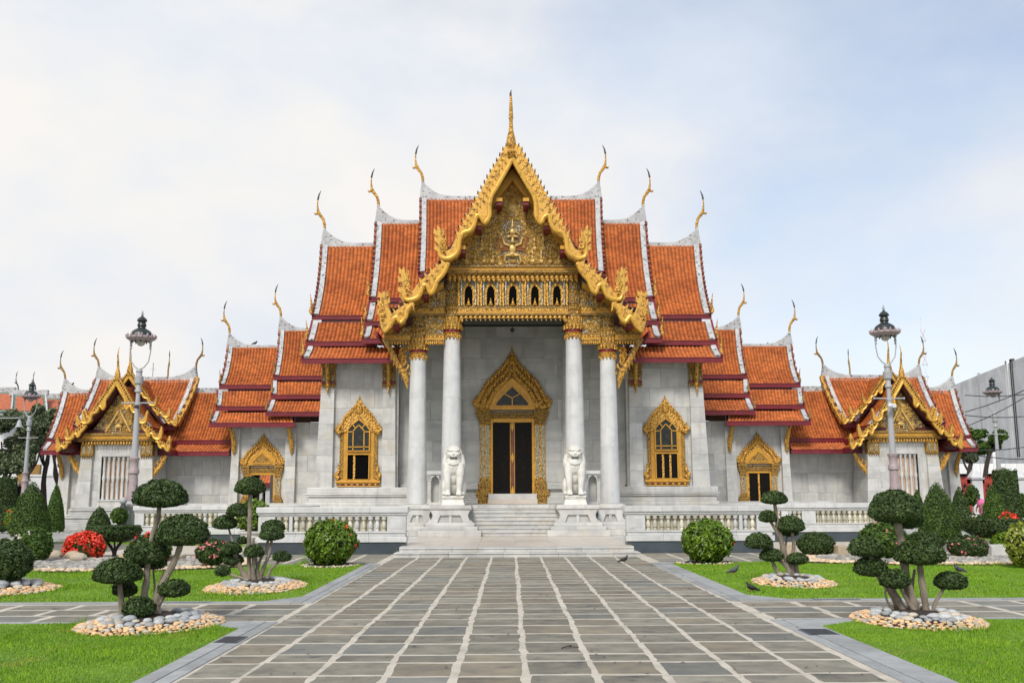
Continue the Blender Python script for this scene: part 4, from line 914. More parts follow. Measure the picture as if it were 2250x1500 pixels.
# ------------------------------------------------------------------ great roofs, left half mirrored
def hall_roofs():
    before = set(hall.children)
    tiers = [(-10.72, -7.0, 0.0, 0), (-7.66, -4.6, .93, 1), (-5.12, .0, 2.1, 2)]
    YR = 54.5
    zr = [16.05, 17.38, 18.80]
    for (xe, xi, up, i) in tiers:
        zt_ = zr[i]; dx = .42 if i == 0 else .30
        zb1 = Z([693, 655, 600][i], 50.2); yb1 = 50.2
        P = Patch((xe, YR - .15, zt_), (xi, YR - .15, zt_), (xe + dx, yb1, zb1), (xi, yb1, zb1), .42)
        roof_slope(hall, P, vl=.27, vr=0, pitch=.20, row=.15, fascia=.22, bumps=15)
        m = MB(); Pb = Patch((xe, YR + .15, zt_), (xi, YR + .15, zt_), (xe + dx, 58.8, zb1), (xi, 58.8, zb1), .42); Pb.strip(m, 0, 1, 0, 1, -.1, 0.02); m.build('rear_slope', 'roof_under', hall)
        ridge(hall, xi, xe, zt_ + .02, YR, rise=[.95, .95, .95][i])
        chofa(hall, (xe + .05, YR, zt_ + 1.05), .98, -1)
        m = MB(); m.px([(YR, zt_ - 1.6), (51.6, zb1 - .2), (57.4, zb1 - .2)], xe + .55, xe + .7); m.build('gable_infill', 'maroon_dark', hall)
        if i < 2:
            za, zb_ = [(Z(707, 49.9), Z(750, 49.1)), (Z(668, 49.9), Z(706, 49.1))][i]
            zc_, zd = [(Z(762, 49.0), Z(787, 48.1)), (Z(719, 49.0), Z(744, 48.3))][i]
            x2 = xe + dx
            P = Patch((x2, 50.1, za), (xi, 50.1, za), (x2 - .02, 49.1, zb_), (xi, 49.1, zb_), .05); roof_slope(hall, P, vl=.27, pitch=.20, row=.15, fascia=.24)
            xr = xi if i == 0 else xi
            P = Patch((x2 - .02, 49.15, zc_), (xi if i else -5.55, 49.15, zc_), (x2 - .04, 48.1 + .2 * i, zd), (xi if i else -5.55, 48.1 + .2 * i, zd), .04); roof_slope(hall, P, vl=.27, pitch=.20, row=.15, fascia=.25, fout=.1)
            for zz, yy in ((zb1, 50.1), (zb_, 49.2), (zd, 48.3)):
                flame(hall, (x2 - .1, yy, zz + .05), .52, -1)
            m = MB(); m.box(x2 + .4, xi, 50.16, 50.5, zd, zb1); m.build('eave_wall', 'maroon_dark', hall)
    # small corner piece at the foot of the lowest eave
    m = MB(); m.box(-6.05, -5.75, 48.15, 48.35, Z(783, 48.2), Z(778, 48.2)); m.lathe(-5.95, 48.3, [(.10, Z(779, 48.2)), (.12, Z(775, 48.2)), (.03, Z(766, 48.2))], 8); m.build('eave_ornament', 'cement', hall)
    for o in set(hall.children) - before: mir(o)
hall_roofs()
# ================================================================== entrance platform, steps, pedestals
plat = thing('entrance_platform', 'low marble platform with two long front steps before the temple stairs', 'platform', (0, 34, 0))
for (z0, z1, e, yf) in ((0, .15, .24, 33.62), (.152, .30, 0.06, 33.9)):
    n = 9; x0, x1 = -3.92 - e, 3.92 + e
    for k in range(n):
        a = x0 + (x1 - x0) * k / n; b = x0 + (x1 - x0) * (k + 1) / n
        m = MB(); m.box(a + .003, b - .003, yf, yf + 1.1, z0, z1 - .035); m.box(a + .003, b - .003, yf - .03, yf + 1.1, z1 - .033, z1); m.build('step_block', 'marble', plat, bevel=.008)
m = MB(); m.box(-4.1, 4.1, 34.9, 45.2, 0, .285); m.build('platform_core', 'joint', plat)
ys = [34.95 + k * 1.03 for k in range(10)]
for i, y in enumerate(ys[:-1]):
    for k in range(6):
        a = -4.05 + k * 1.35; m = MB(); m.box(a + .003, a + 1.347, y + .003, y + 1.027, .27, .302); m.build('floor_tile', 'marble_pink', plat)
stairs = thing('stone_steps', 'wide flight of eight marble steps rising between the two guardian lions', 'steps', (0, 43.2, .3))
for k in range(8):
    y = 43.25 + k * .26; z = .302 + k * .165; hw = 2.45
    m = MB(); m.box(-hw, hw, y, 45.5, z, z + .125); m.box(-hw, hw, y - .04, 45.5, z + .127, z + .165); m.build('step', 'marble', stairs, bevel=.012)
def pedestal(name, label, xc, hw, yf, dep, group, flip=1, cut=None):
    r = thing(name, label, 'pedestal', (xc, yf, .3), group); 
    def B(m, n, mt='marble', **k): return m.build(n, mt, r, **k)
    for i, (e, h0, h1) in enumerate(((.50, .302, .56), (.34, .562, .72), (.20, .722, .88))):
        m = MB(); q = (e - .1) * (0 if cut else 1)
        m.box(xc - hw - e * (1 if flip > 0 or not cut else .2), xc + hw + e * (1 if flip < 0 or not cut else .2), yf - e, yf + dep, h0, h1); B(m, 'foot_step', bevel=.015)
    prof = [(hw + .13, .88), (hw + .10, .93), (hw - .02, 1.0), (hw - .08, 1.12), (hw - .09, 1.22), (hw - .02, 1.36), (hw + .05, 1.46)]
    out = [(-a, z) for a, z in prof] + [(a, z) for a, z in prof[::-1]]
    for s_ in (-1, 1):                                   # bracket-shaped legs left and right, panel between
        L = [(xc + s_ * a, z) for a, z in prof] + [(xc + s_ * (hw - .42), 1.46), (xc + s_ * (hw - .42), 1.18), (xc + s_ * (hw - .36), 1.05), (xc + s_ * (hw - .30), .88)]
        m = MB(); m.py(L, yf, yf + dep); B(m, 'pedestal_leg', bevel=.012)
    m = MB(); m.box(xc - hw + .3, xc + hw - .3, yf + .10, yf + dep, .882, 1.25); B(m, 'recess_panel', 'marble_grey')
    m = MB(); m.box(xc - .06, xc + .06, yf + .03, yf + .11, .882, 1.2); B(m, 'recess_post')
    m = MB(); m.box(xc - hw + .35, xc + hw - .35, yf - .001, yf + .3, 1.2, 1.46); B(m, 'apron', bevel=.01)
    m = MB(); m.box(xc - hw - .08, xc + hw + .08, yf - .06, yf + dep, 1.462, 1.50); m.box(xc - hw - .05, xc + hw + .05, yf - .03, yf + dep, 1.502, ZF); B(m, 'cap_slab', bevel=.012)
    return r
for s_, side in ((-1, 'left'), (1, 'right')):
    pedestal('lion_pedestal', f'{side} stepped marble pedestal carrying a lion beside the stairs', s_ * 2.78, .86, 43.25, 2.0, 'lion pedestals beside the stairs')
    pedestal('column_pedestal', f'marble pedestal at the foot of the outermost {side} column', s_ * 4.28, .62, 44.0, 1.4, 'pedestals under the outer columns', flip=-s_, cut=True)
    # arched parapet between the columns
    ar = thing('arched_parapet', f'small arched marble parapet behind the {side} lion between two columns', 'parapet', (s_ * 3.7, 45.6, ZF), 'arched parapets in the portico')
    x0, x1 = (-4.0, -3.25) if s_ < 0 else (3.25, 4.0); zt_ = Z(1034, 45.6)
    for a, b in ((x0, x0 + .20), (x1 - .16, x1)):
        m = MB(); m.box(a, b, 45.5, 45.75, ZF + .12, zt_ - .40); m.box(a - .03, b + .03, 45.47, 45.75, zt_ - .44, zt_ - .40); m.box(a - .03, b + .03, 45.47, 45.75, ZF + .12, ZF + .2); m.build('post', 'marble', ar, bevel=.01)
    xc = (x0 + x1) / 2 + .02; a0, a1 = x0 + .2, x1 - .16
    for sg in (-1, 1):
        q0 = a0 if sg < 0 else a1
        m = MB(); m.py([(q0, zt_ - .399), (q0, zt_ - .16), (xc, zt_ - .16), (xc, zt_ - .20), ((q0 + xc) / 2 + (q0 - xc) * .15, zt_ - .30)], 45.5, 45.75); m.build('arch', 'marble', ar)
    m = MB(); m.box(x0 - .1, x1 + .1, 45.44, 45.8, zt_ - .158, zt_); m.build('rail', 'marble_white', ar, bevel=.012)
    m = MB(); m.box(x0 - .12, x1 + .1, 45.42, 45.8, ZF, ZF + .118); m.build('plinth', 'marble', ar, bevel=.012)
    m = MB(); m.box(x0 + .2, x1 - .16, 45.9, 46.0, ZF + .1, zt_ - .2); m.build('iron_plate', 'marble_grey', ar)
for s_ in (-1, 1):
    m = MB(); a, b = sorted((s_ * 3.2, s_ * 4.0)); m.box(a, b, 44.25, 44.96, .3, 1.455); m.build('pier_core', 'marble', plat)
# ------------------------------------------------------------------ guardian lions
def lion(label, xc, flip):
    y = 44.15; z = ZF
    r = thing('guardian_lion', label, 'statue', (xc, y, z), 'guardian lions flanking the stairs')
    m = MB(); m.frus(-.52, .52, -.55, .75, 0, .26, .07); m.box(-.45, .45, -.5, .7, .262, .32); m.box(-.48, .48, -.52, .72, .322, .42)
    pl = m.mesh('plinth', 'statue_marble'); o = link('plinth', pl, r, (xc, y, z)); o.modifiers.new('bevel', 'BEVEL').width = .02
    b = MB(); z0 = .42
    # hindquarters, spine, chest
    b.ell((0, .38, z0 + .52), (.40, .42, .48), 14, 10); b.ell((0, .12, z0 + .95), (.34, .36, .52), 14, 10); b.ell((0, -.12, z0 + 1.28), (.37, .32, .40), 14, 10)
    b.ell((0, -.20, z0 + 1.45), (.33, .28, .30), 14, 10)
    for s_ in (-1, 1):
        b.tube([(s_ * .26, -.18, z0 + 1.42), (s_ * .29, -.24, z0 + 1.05), (s_ * .27, -.30, z0 + .60), (s_ * .25, -.30, z0 + .28), (s_ * .25, -.30, z0 + .10)], [.20, .185, .145, .115, .125], 12)
        b.ell((s_ * .25, -.38, z0 + .085), (.15, .21, .085), 10, 8)
        for k in (-1, 0, 1): b.ell((s_ * .25 + k * .085, -.54, z0 + .06), (.045, .07, .055), 8, 6)
        b.ell((s_ * .40, .26, z0 + .40), (.17, .36, .38), 12, 8); b.ell((s_ * .42, .0, z0 + .09), (.12, .32, .10), 10, 8)
        b.tube([(s_ * .30, -.02, z0 + 1.78), (s_ * .38, .0, z0 + 1.55), (s_ * .42, .0, z0 + 1.32), (s_ * .40, -.02, z0 + 1.18)], [.14, .13, .10, .07], 10)
    b.ell((0, -.10, z0 + 1.80), (.33, .30, .30), 14, 10); b.ell((0, -.04, z0 + 1.98), (.27, .26, .22), 14, 10)
    b.ell((0, -.34, z0 + 1.76), (.24, .18, .13), 12, 8); b.ell((0, -.30, z0 + 1.58), (.20, .16, .07), 12, 8)
    for s_ in (-1, 1):
        b.ell((s_ * .25, -.05, z0 + 2.0), (.07, .06, .09), 8, 6); b.tube([(s_ * .10, -.48, z0 + 1.80), (s_ * .22, -.40, z0 + 1.83), (s_ * .29, -.24, z0 + 1.92)], [.05, .05, .03], 8)
    b.tube([(0, .75, z0 + .2), (0, .82, z0 + .7), (0, .66, z0 + 1.2), (0, .52, z0 + 1.5)], [.10, .10, .11, .04], 8)
    me = b.mesh('lion_body', 'statue_marble', smooth='full'); o = link('lion_body', me, r, (xc, y, z))
    rm = o.modifiers.new('remesh', 'REMESH'); rm.mode = 'VOXEL'; rm.voxel_size = .026; rm.use_smooth_shade = True
    sm = o.modifiers.new('smooth', 'SMOOTH'); sm.iterations = 3; sm.factor = .5
    def part(mb, name, mt='statue_marble', smooth=True):
        q = link(name, mb.mesh(name, mt, smooth=smooth and 'full'), r, (xc, y, z)); return q
    q = MB(); q.py([(-.15, z0 + 1.63), (.15, z0 + 1.63), (.17, z0 + 1.675), (-.17, z0 + 1.675)], -.50, -.30); part(q, 'mouth', 'dark_void', False)
    for s_ in (-1, 1):
        q = MB(); q.ell((s_ * .115, -.335, z0 + 1.905), (.055, .045, .05), 10, 8); part(q, 'eye')
        q = MB(); q.tube([(s_ * .02, -.36, z0 + 1.96), (s_ * .11, -.37, z0 + 1.99), (s_ * .21, -.30, z0 + 2.0), (s_ * .26, -.2, z0 + 2.1)], [.03, .045, .04, .015], 7); part(q, 'brow')
    q = MB(); q.ell((0, -.50, z0 + 1.83), (.075, .06, .055), 10, 8); part(q, 'nose')
    q = MB()
    for k in range(8): x = -.13 + k * .037; q.tube([(x, -.49, z0 + 1.675), (x, -.495, z0 + 1.64)], [.014, .006], 5)
    part(q, 'teeth')
    q = MB(); n = 26                                   # curled mane round the face
    for k in range(n):
        t = math.pi * (-.32 + 1.64 * k / (n - 1)); q.ell((.345 * math.cos(t), -.10, z0 + 1.80 + .385 * math.sin(t)), (.048, .07, .048), 7, 5)
        if 3 < k < n - 4: q.ell((.30 * math.cos(t), -.18, z0 + 1.80 + .33 * math.sin(t)), (.035, .05, .035), 6, 4)
    for s_ in (-1, 1):
        for i in range(3):
            for j in range(6): q.ell((s_ * (.34 + .035 * i), -.10 + .05 * i, z0 + 1.22 + j * .09), (.034, .05, .045), 6, 4)
    part(q, 'mane')
    q = MB()
    for i in range(5):
        for j in range(9):
            t = (j - 4) * .23; q.ell((.36 * math.sin(t), -.06 - .37 * math.cos(t), z0 + 1.52 - i * .075), (.035, .022, .04), 5, 4)
    part(q, 'chest_scales')
    q = MB(); q.tube([(-.30, -.30, z0 + 1.5), (-.18, -.45, z0 + 1.40), (0, -.50, z0 + 1.36), (.18, -.45, z0 + 1.40), (.30, -.30, z0 + 1.5)], .028, 6); part(q, 'collar')
    r.scale = (1, 1, 1)
    return r
lion('left white marble guardian lion seated on its pedestal beside the stairs', -2.68, 0)
lion('right white marble guardian lion seated on its pedestal beside the stairs', 2.72, 1)
# ================================================================== balustrades
def baluster_mesh(mt):
    m = MB(); p = [(.085, 0), (.085, .05), (.05, .06), (.045, .09), (.075, .12), (.082, .20), (.075, .28), (.045, .33), (.045, .36), (.085, .39), (.095, .44), (.095, .49)]
    m.lathe(0, 0, p, 10); return m.mesh('baluster', mt, smooth=True)
BAL = [baluster_mesh('marble_stained'), baluster_mesh('marble_white'), baluster_mesh('marble_stained')]
def balustrade(label, x0, x1, yf, runs, seed, ret=None, group='marble balustrades round the terrace'):
    r = thing('balustrade', label, 'balustrade', ((x0 + x1) / 2, yf, 0), group); R = random.Random(seed)
    def B(m, n, mt='marble_white', **k): return m.build(n, mt, r, **k)
    m = MB(); m.box(x0 + .02, x1 - .02, yf + .02, yf + .7, 0, .42); B(m, 'dark_base', 'granite_dark', bevel=.01)
    L = x1 - x0; n = max(2, round(L / 1.35))
    def course(name, z0, z1, e, mt='marble_white', d=.75, nn=n):
        for k in range(nn):
            a, b = x0 - e + (L + 2 * e) * k / nn, x0 - e + (L + 2 * e) * (k + 1) / nn; m = MB(); m.box(a + .002, b - .002, yf - e, yf + d, z0 + .003, z1); B(m, name, mt, bevel=.012)
    course('base_course', .42, .61, .03); course('base_course', .61, .74, -.03); course('base_course', .74, .80, .0)
    course('rail', 1.32, 1.38, -.02, nn=n - 1); course('rail', 1.38, 1.46, .02, nn=n); course('coping', 1.46, 1.66, .07, d=.92, nn=n)
    m = MB(); m.box(x0 + .05, x1 - .05, yf + .22, yf + .6, .80, 1.32); B(m, 'backing', 'marble_stained')
    xs = x0
    for (a, b) in runs + [(x1, x1)]:
        if a - xs > .03: m = MB(); m.box(xs, a, yf - .0, yf + .4, .802, 1.318); B(m, 'pier', bevel=.01); m = MB(); m.box(xs + .12, a - .12, yf - .012, yf + .1, .90, 1.22); (B(m, 'pier_panel') if a - xs > .5 else None)
        xs = b
        if b - a > .1:
            k = max(1, round((b - a) / .235))
            for i in range(k):
                inst('baluster', BAL[R.choice((0, 0, 0, 1, 2))], r, (a + (b - a) * (i + .5) / k, yf + .11, .805), (1, 1, 1.045))
    if ret:
        m = MB(); xa, xb = (x0 + .02, x0 + .7) if ret == 'L' else (x1 - .7, x1 - .02); m.box(xa, xb, yf + .95, 43.2, 0, 1.44); B(m, 'return_wall', 'marble_white')
        m = MB(); m.box(xa - .08, xb + .08, yf + .95, 43.2, 1.44, 1.66); B(m, 'return_coping', 'marble_white', bevel=.012)
    return r
balustrade('near left marble balustrade, from the big round shrub to the platform steps', -9.22, -3.95, 35.6, [(-8.62, -8.12), (-8.0, -4.62)], 1, 'L')
balustrade('near right marble balustrade, behind the round shrub, reaching the platform steps', 3.95, 9.22, 35.6, [(4.62, 8.0), (8.12, 8.62)], 2, 'R')
balustrade('set-back left marble balustrade below the left gallery, beside the tall lamp post', -16.5, -9.25, 43.35, [(-16.1, -12.9), (-12.5, -9.6)], 3)
balustrade('set-back right marble balustrade below the right gilded doorway', 9.25, 16.5, 43.35, [(9.6, 11.7), (12.0, 12.6), (13.2, 16.0)], 4)
m = MB(); m.box(-9, -4.0, 36.2, 46, .0, .30); o = structure(m.build('terrace', 'marble')); m = MB(); m.box(4.0, 9, 36.2, 46, .0, .30); structure(m.build('terrace', 'marble'))
for s_ in (-1, 1):
    m = MB(); a, b = sorted((s_ * 9.3, s_ * 30)); m.box(a, b, 44.1 if False else 46.5, 70, 0, .12); structure(m.build('terrace', 'marble_grey'))
m = MB(); m.box(-19.2, -9.3, 59, 60.9, .1, 1.62); m.box(9.3, 19.2, 59, 60.9, .1, 1.62); structure(m.build('terrace', 'marble'))
# inner higher parapet glimpsed above the far balustrades
# ================================================================== gate wings (left built, mirrored to the right)
gw = thing('gate_wing', 'left gate wing with stepped orange roofs; its gilded door stands open on an orange roof', 'building', (-15, 61, 0), 'gate wings beside the hall')
YG, YRg = 60.9, 64.0
def gx(u, Y=YG, v=1000): return A(u, v, Y).x
def gz(v, Y=YG, u=560): return A(u, v, Y).z
zbase = 1.5
dX = gx(579, YG, 1000); dow = .68; dzo = gz(1043); 
w = panel_wall(gw, gx(508, YG, 1000), gx(722, YG, 1000), zbase, gz(928), YG, 1.15, 1.08, 'marble', holes=[(dX - dow - .02, dX + dow + .02, zbase, dzo)], seed=11)
def gpil(ul, ur, ulb, bat):
    m = MB(); x0, x1, xb = gx(ul, YG, 950), gx(ur, YG, 950), gx(ulb, YG, 1100)
    z0, z1 = zbase, gz(940); n = 6
    for i in range(n):
        za, zb_ = z0 + (z1 - z0) * i / n, z0 + (z1 - z0) * (i + 1) / n - .008; f = lambda q: x0 + (xb - x0) * (1 - (q - z0) / (z1 - z0)); g = lambda q: YG - .30 - .12 * (1 - (q - z0) / (z1 - z0))
        o = MB(); o.add([(f(za), g(za), za), (x1, g(za), za), (x1, YG + .1, za), (f(za), YG + .1, za), (f(zb_), g(zb_), zb_), (x1, g(zb_), zb_), (x1, YG + .1, zb_), (f(zb_), YG + .1, zb_)],
              [(3, 2, 1, 0), (4, 5, 6, 7), (0, 1, 5, 4), (1, 2, 6, 5), (2, 3, 7, 6), (3, 0, 4, 7)]); o.build('pilaster_block', 'marble', gw)
gpil(516, 530, 505, 0); gpil(630, 653, 626, 0)
for u in (517, 642):
    t = MB(); x = gx(u, YG, 950)
    t.tube([(x - .05, YG - .95, gz(940)), (x, YG - .75, gz(952)), (x + .08, YG - .55, gz(972)), (x + .09, YG - .47, gz(990)), (x + .05, YG - .45, gz(1000))], [.10, .14, .15, .12, .01], 7)
    t.build('eave_bracket', 'gold', gw, smooth=True)
door(gw, dX, YG, zbase, 1.36, dzo, dow, gz(1022), gz(949), 11, openleaf=True, gate=True)
def gate_roofs():
    tiers = [(505, 668, 765, 486, 478, 465, 846, 893, 929, .0), (618, 745, 728, 605, 600, 588, 826, 868, 905, 1)]
    for (ul, ur, vr, u1, u2, u3, v1, v2, v3, up) in tiers:
        xt = A(ul, vr, YRg).x; zt_ = A(ul, vr, YRg).z; yb = 61.7
        xi = A(ur, vr, YRg).x
        b1 = A(u1, v1, yb); b2 = A(u2, v2, 60.6); b3 = A(u3, v3, 59.6)
        xin = xi if up else A(645, v3, 59.6).x
        P = Patch((xt, YRg - .15, zt_), (xi, YRg - .15, zt_), (b1.x, yb, b1.z), (xi, yb, b1.z), .25); roof_slope(gw, P, vl=.25, pitch=.20, row=.16, fascia=.27, bumps=6)
        P2 = Patch((b1.x - .1, yb - .1, b1.z - .42), (xi, yb - .1, b1.z - .42), (b2.x, 60.6, b2.z), (xi, 60.6, b2.z), .04); roof_slope(gw, P2, vl=.25, pitch=.20, row=.16, fascia=.27)
        P3 = Patch((b2.x - .05, 60.5, b2.z - .42), (xi, 60.5, b2.z - .42), (b3.x, 59.6, b3.z), (xin if not up else xi, 59.6, b3.z), .03); roof_slope(gw, P3, vl=.25, pitch=.20, row=.16, fascia=.28)
        ridge(gw, xi, xt - .08, zt_, YRg, rise=.85, th=.3, low=.22, h=.2); chofa(gw, (xt - .05, YRg, zt_ + .95), .95, -1)
        for bb in (b1, b2, b3): flame(gw, (bb.x - .05, bb.y, bb.z + .05), .45, -1, 'gold_dark')
        m = MB(); m.box(b2.x + .3, xi, 61.72, 61.9, b3.z - .1, b1.z + .0); m.box(b2.x + .3, xi, YG + .002, YG + .3, b3.z - .15, b2.z - .3); m.build('eave_wall', 'maroon_dark', gw)
        m = MB(); m.px([(YRg, zt_ - .7), (62.2, b1.z - .1), (66, b1.z - .1)], xt + .5, xt + .6); m.build('gable_infill', 'maroon_dark', gw)
        Pb = Patch((xt, YRg + .1, zt_), (xi, YRg + .1, zt_), (xt, 67.4, b3.z), (xi, 67.4, b3.z), .1); m = MB(); Pb.strip(m, 0, 1, 0, 1, -.1, 0); m.build('rear_slope', 'roof_under', gw)
gate_roofs()
gr = mirror_thing(gw, 'right gate wing with stepped orange roofs and a closed dark door in a gilded frame')
m = MB()                                            # closed leaves for the right door: built on the left, moved over
m.box(dX - dow, dX + dow, YG - .03, YG + .03, zbase, dzo); dl = m.build('door_leaf', 'door_lacquer', gw)
m = MB(); m.box(dX - .05, dX + .05, YG - .10, YG - .03, zbase, dzo); m.box(dX + dow * .86, dX + dow, YG - .06, YG - .03, zbase, dzo); st = m.build('meeting_stile', 'gold', gw)
for o in (dl, st): o.parent = gr
# ceiling over the open passage and the courtyard gallery seen through the left door
m = MB(); m.box(dX - .1, dX + .08, YG + 2.4, YG + 2.5, zbase, dzo + .5); m.build('inner_post', 'marble_grey', gw)
m = MB(); m.box(dX - .75, dX - .3, YG + .5, YG + .55, zbase, dzo); m.build('open_leaf', 'door_lacquer', gw)
cg = thing('courtyard_gallery', 'distant orange-roofed courtyard gallery glimpsed through the open left gilded doorway', 'building', (-24, 100, 0))
q = A(600, 1050, 100); P = Patch((q.x - 6, 103, A(600, 1035, 100).z + 1), (q.x + 5, 103, A(600, 1035, 100).z + 1), (q.x - 6, 100, A(600, 1061, 100).z), (q.x + 5, 100, A(600, 1061, 100).z), .1); roof_slope(cg, P, pitch=.3, row=.3, fascia=.4)
m = MB(); m.box(q.x - 6, q.x + 5, 102.6, 103, 0, 5); m.build('back_wall', 'dark_void', cg)
for u in (592, 570): p = A(u, 1080, 100.5); m = MB(); m.box(p.x - .35, p.x + .35, 100.3, 101, 0, A(600, 1064, 100).z); m.build('column', 'marble', cg)
# ================================================================== galleries
gal = thing('cloister_gallery', 'left cloister gallery, plain marble wall under an orange roof, between gate wing and corner pavilion', 'building', (-19.5, 62, 0), 'cloister galleries')
YL = 62.0
x0, x1 = A(338, 1050, YL).x, A(516, 1050, YL).x
panel_wall(gal, x0 - 2.5, x1 + .3, .9, A(420, 1001, YL).z, YL, 1.18, 1.22, 'marble', seed=21)
m = MB(); m.box(x0 - 2.4, x1 + .3, YL - .3, YL + .2, 0, .9); m.build('base_course', 'marble', gal)
r0 = A(395, 860, 64); r1 = A(530, 860, 64)
z1_ = A(440, 967, 61.5).z; z2_ = A(440, 992, 60.4).z
P = Patch((r0.x - 2, 63.9, r0.z - .1), (r1.x + .3, 63.9, r0.z - .1), (r0.x - 2, 61.5, z1_), (r1.x + .3, 61.5, z1_), .12); roof_slope(gal, P, pitch=.20, row=.16, fascia=.26)
P = Patch((r0.x - 2, 61.45, z1_ - .30), (r1.x + .3, 61.45, z1_ - .30), (r0.x - 2, 60.4, z2_), (r1.x + .3, 60.4, z2_), .03); roof_slope(gal, P, pitch=.20, row=.16, fascia=.26)
m = MB(); m.box(r0.x - 2, r1.x + .6, 63.85, 64.15, r0.z - .15, r0.z + .22); m.build('ridge_cap', 'cement', gal)
m = MB(); m.box(x0 - 2.4, x1 + .3, YL, YL + .3, z2_ - .2, z1_ + .1); m.build('eave_wall', 'maroon_dark', gal)
Pb = Patch((r0.x - 2, 64.1, r0.z), (r1.x + .6, 64.1, r0.z), (r0.x - 2, 67.6, z2_), (r1.x + .6, 67.6, z2_), .1); m = MB(); Pb.strip(m, 0, 1, 0, 1, -.1, 0); m.build('rear_slope', 'roof_under', gal)
mirror_thing(gal, 'right cloister gallery, plain marble wall under an orange roof, between gate wing and corner pavilion')
# ================================================================== corner pavilions
YP = 59.6; YB = 58.8
pc = A(254, 900, YB).x
pav = thing('corner_pavilion', 'left corner pavilion with crossed gilded gables and a barred stone window, behind the lamp post', 'pavilion', (pc, YP, 0), 'corner pavilions')
def PX(u, Y, v=950): return A(u, v, Y).x
def PZ(v, Y, u=254): return A(u, v, Y).z
hwt, hwb = 2.08, 2.22                               # half width of the porch wall, top and bottom
zt_ = PZ(975, YP); zb_ = PZ(1112, YP)
panel_wall(pav, pc - hwt + .3, pc + hwt - .3, zb_, zt_, YP, 1.0, .95, 'marble', holes=[(pc - .95, pc + .75, PZ(1097, YP), PZ(1003, YP))], seed=31)
for s_ in (-1, 1):
    n = 5
    for i in range(n):
        f = lambda q: hwt + (hwb - hwt + .12) * (1 - (q - zb_) / (zt_ - zb_)); za, zc2 = zb_ + (zt_ - zb_) * i / n, zb_ + (zt_ - zb_) * (i + 1) / n - .008; o = MB()
        xa, xb = pc + s_ * (hwt - .62), pc + s_ * f(za); xc2 = pc + s_ * f(zc2)
        g = lambda q: YP - .20 - .14 * (1 - (q - zb_) / (zt_ - zb_)); V = [(xa, g(za), za), (xb, g(za), za), (xb, YP + 2.2, za), (xa, YP + .1, za), (xa, g(zc2), zc2), (xc2, g(zc2), zc2), (xc2, YP + 2.2, zc2), (xa, YP + .1, zc2)]
        o.add(V, [(3, 2, 1, 0), (4, 5, 6, 7), (0, 1, 5, 4), (1, 2, 6, 5), (2, 3, 7, 6), (3, 0, 4, 7)]); o.build('pilaster_block', 'marble', pav)
    m = MB(); x = pc + s_ * (hwt - .30); zc = PZ(975, YP); m.box(x - .36, x + .36, YP - .30, YP + .2, zc - .72, zc); 
    for k in range(5): m.tube([(x - .28 + k * .14, YP - .32, zc - .68), (x - .28 + k * .14, YP - .3, zc - .92)], [.07, .005], 5)
    c = m.build('pilaster_capital', 'gold_carved', pav); m = MB(); m.box(x - .25, x - .08, YP - .32, YP - .3, zc - .6, zc - .15); m.box(x + .08, x + .25, YP - .32, YP - .3, zc - .6, zc - .15); m.build('mosaic', 'mirror_silver', c, loc=worldloc(pav))
    t = MB(); x = pc + s_ * (hwt + .0); d = s_
    t.tube([(x + d * .85, YP - .1, PZ(1000, YP)), (x + d * .62, YP, PZ(1015, YP)), (x + d * .38, YP, PZ(1030, YP)), (x + d * .14, YP, PZ(1040, YP)), (x + d * .04, YP, PZ(1056, YP))], [.10, .14, .15, .14, .01], 6)
    for k in range(3): t.tube([(x + d * (.6 - .2 * k), YP, PZ(1015 + 9 * k, YP)), (x + d * (.5 - .2 * k), YP, PZ(1006 + 9 * k, YP)), (x + d * (.62 - .2 * k), YP, PZ(1000 + 8 * k, YP))], [.07, .05, .01], 5)
    t.build('eave_bracket', 'gold', pav, smooth=True)
# base mouldings down to the ground
moulding(pav, pc - 2.35, pc + 2.35, YP - .30, .12, zb_, [(.22, .75), (.10, .62), (.10, .45), (.06, .34), (.10, .40), (.06, .30), (.16, .16), (.06, .22), (.14, .10)], side=True, depth=2.6)
# barred window
wr = link('barred_window', None, pav, Vector((pc - .1, YP, PZ(1097, YP))))
wx0, wx1, wz0, wz1 = pc - .95, pc + .75, PZ(1097, YP), PZ(1003, YP)
m = MB(); m.box(wx0 - .15, wx1 + .15, YP + .17, YP + .29, wz0 - .1, wz1 + .1); m.build('wall_recess', 'recess_tan', wr)
for a, b, c, d in ((wx0 - .14, wx0, wz0 - .1, wz1 + .14), (wx1, wx1 + .14, wz0 - .1, wz1 + .14), (wx0, wx1, wz1, wz1 + .14), (wx0, wx1, wz0 - .1, wz0)):
    m = MB(); m.box(a, b, YP - .10, YP + .3, c, d); m.build('frame', 'marble', wr, bevel=.015)
def bar_mesh(h):
    m = MB(); m.lathe(0, 0, [(.10, 0), (.10, .12), (.07, .16), (.085, h * .25), (.07, h * .42), (.11, h * .48), (.11, h * .52), (.07, h * .58), (.085, h * .75), (.07, h - .16), (.10, h - .12), (.10, h)], 10); return m.mesh('bar', 'marble', smooth=True)
bm_ = bar_mesh(wz1 - wz0)
for k in range(6): inst('bar', bm_, wr, (wx0 + (wx1 - wx0) * (k + .5) / 6, YP + .06, wz0))
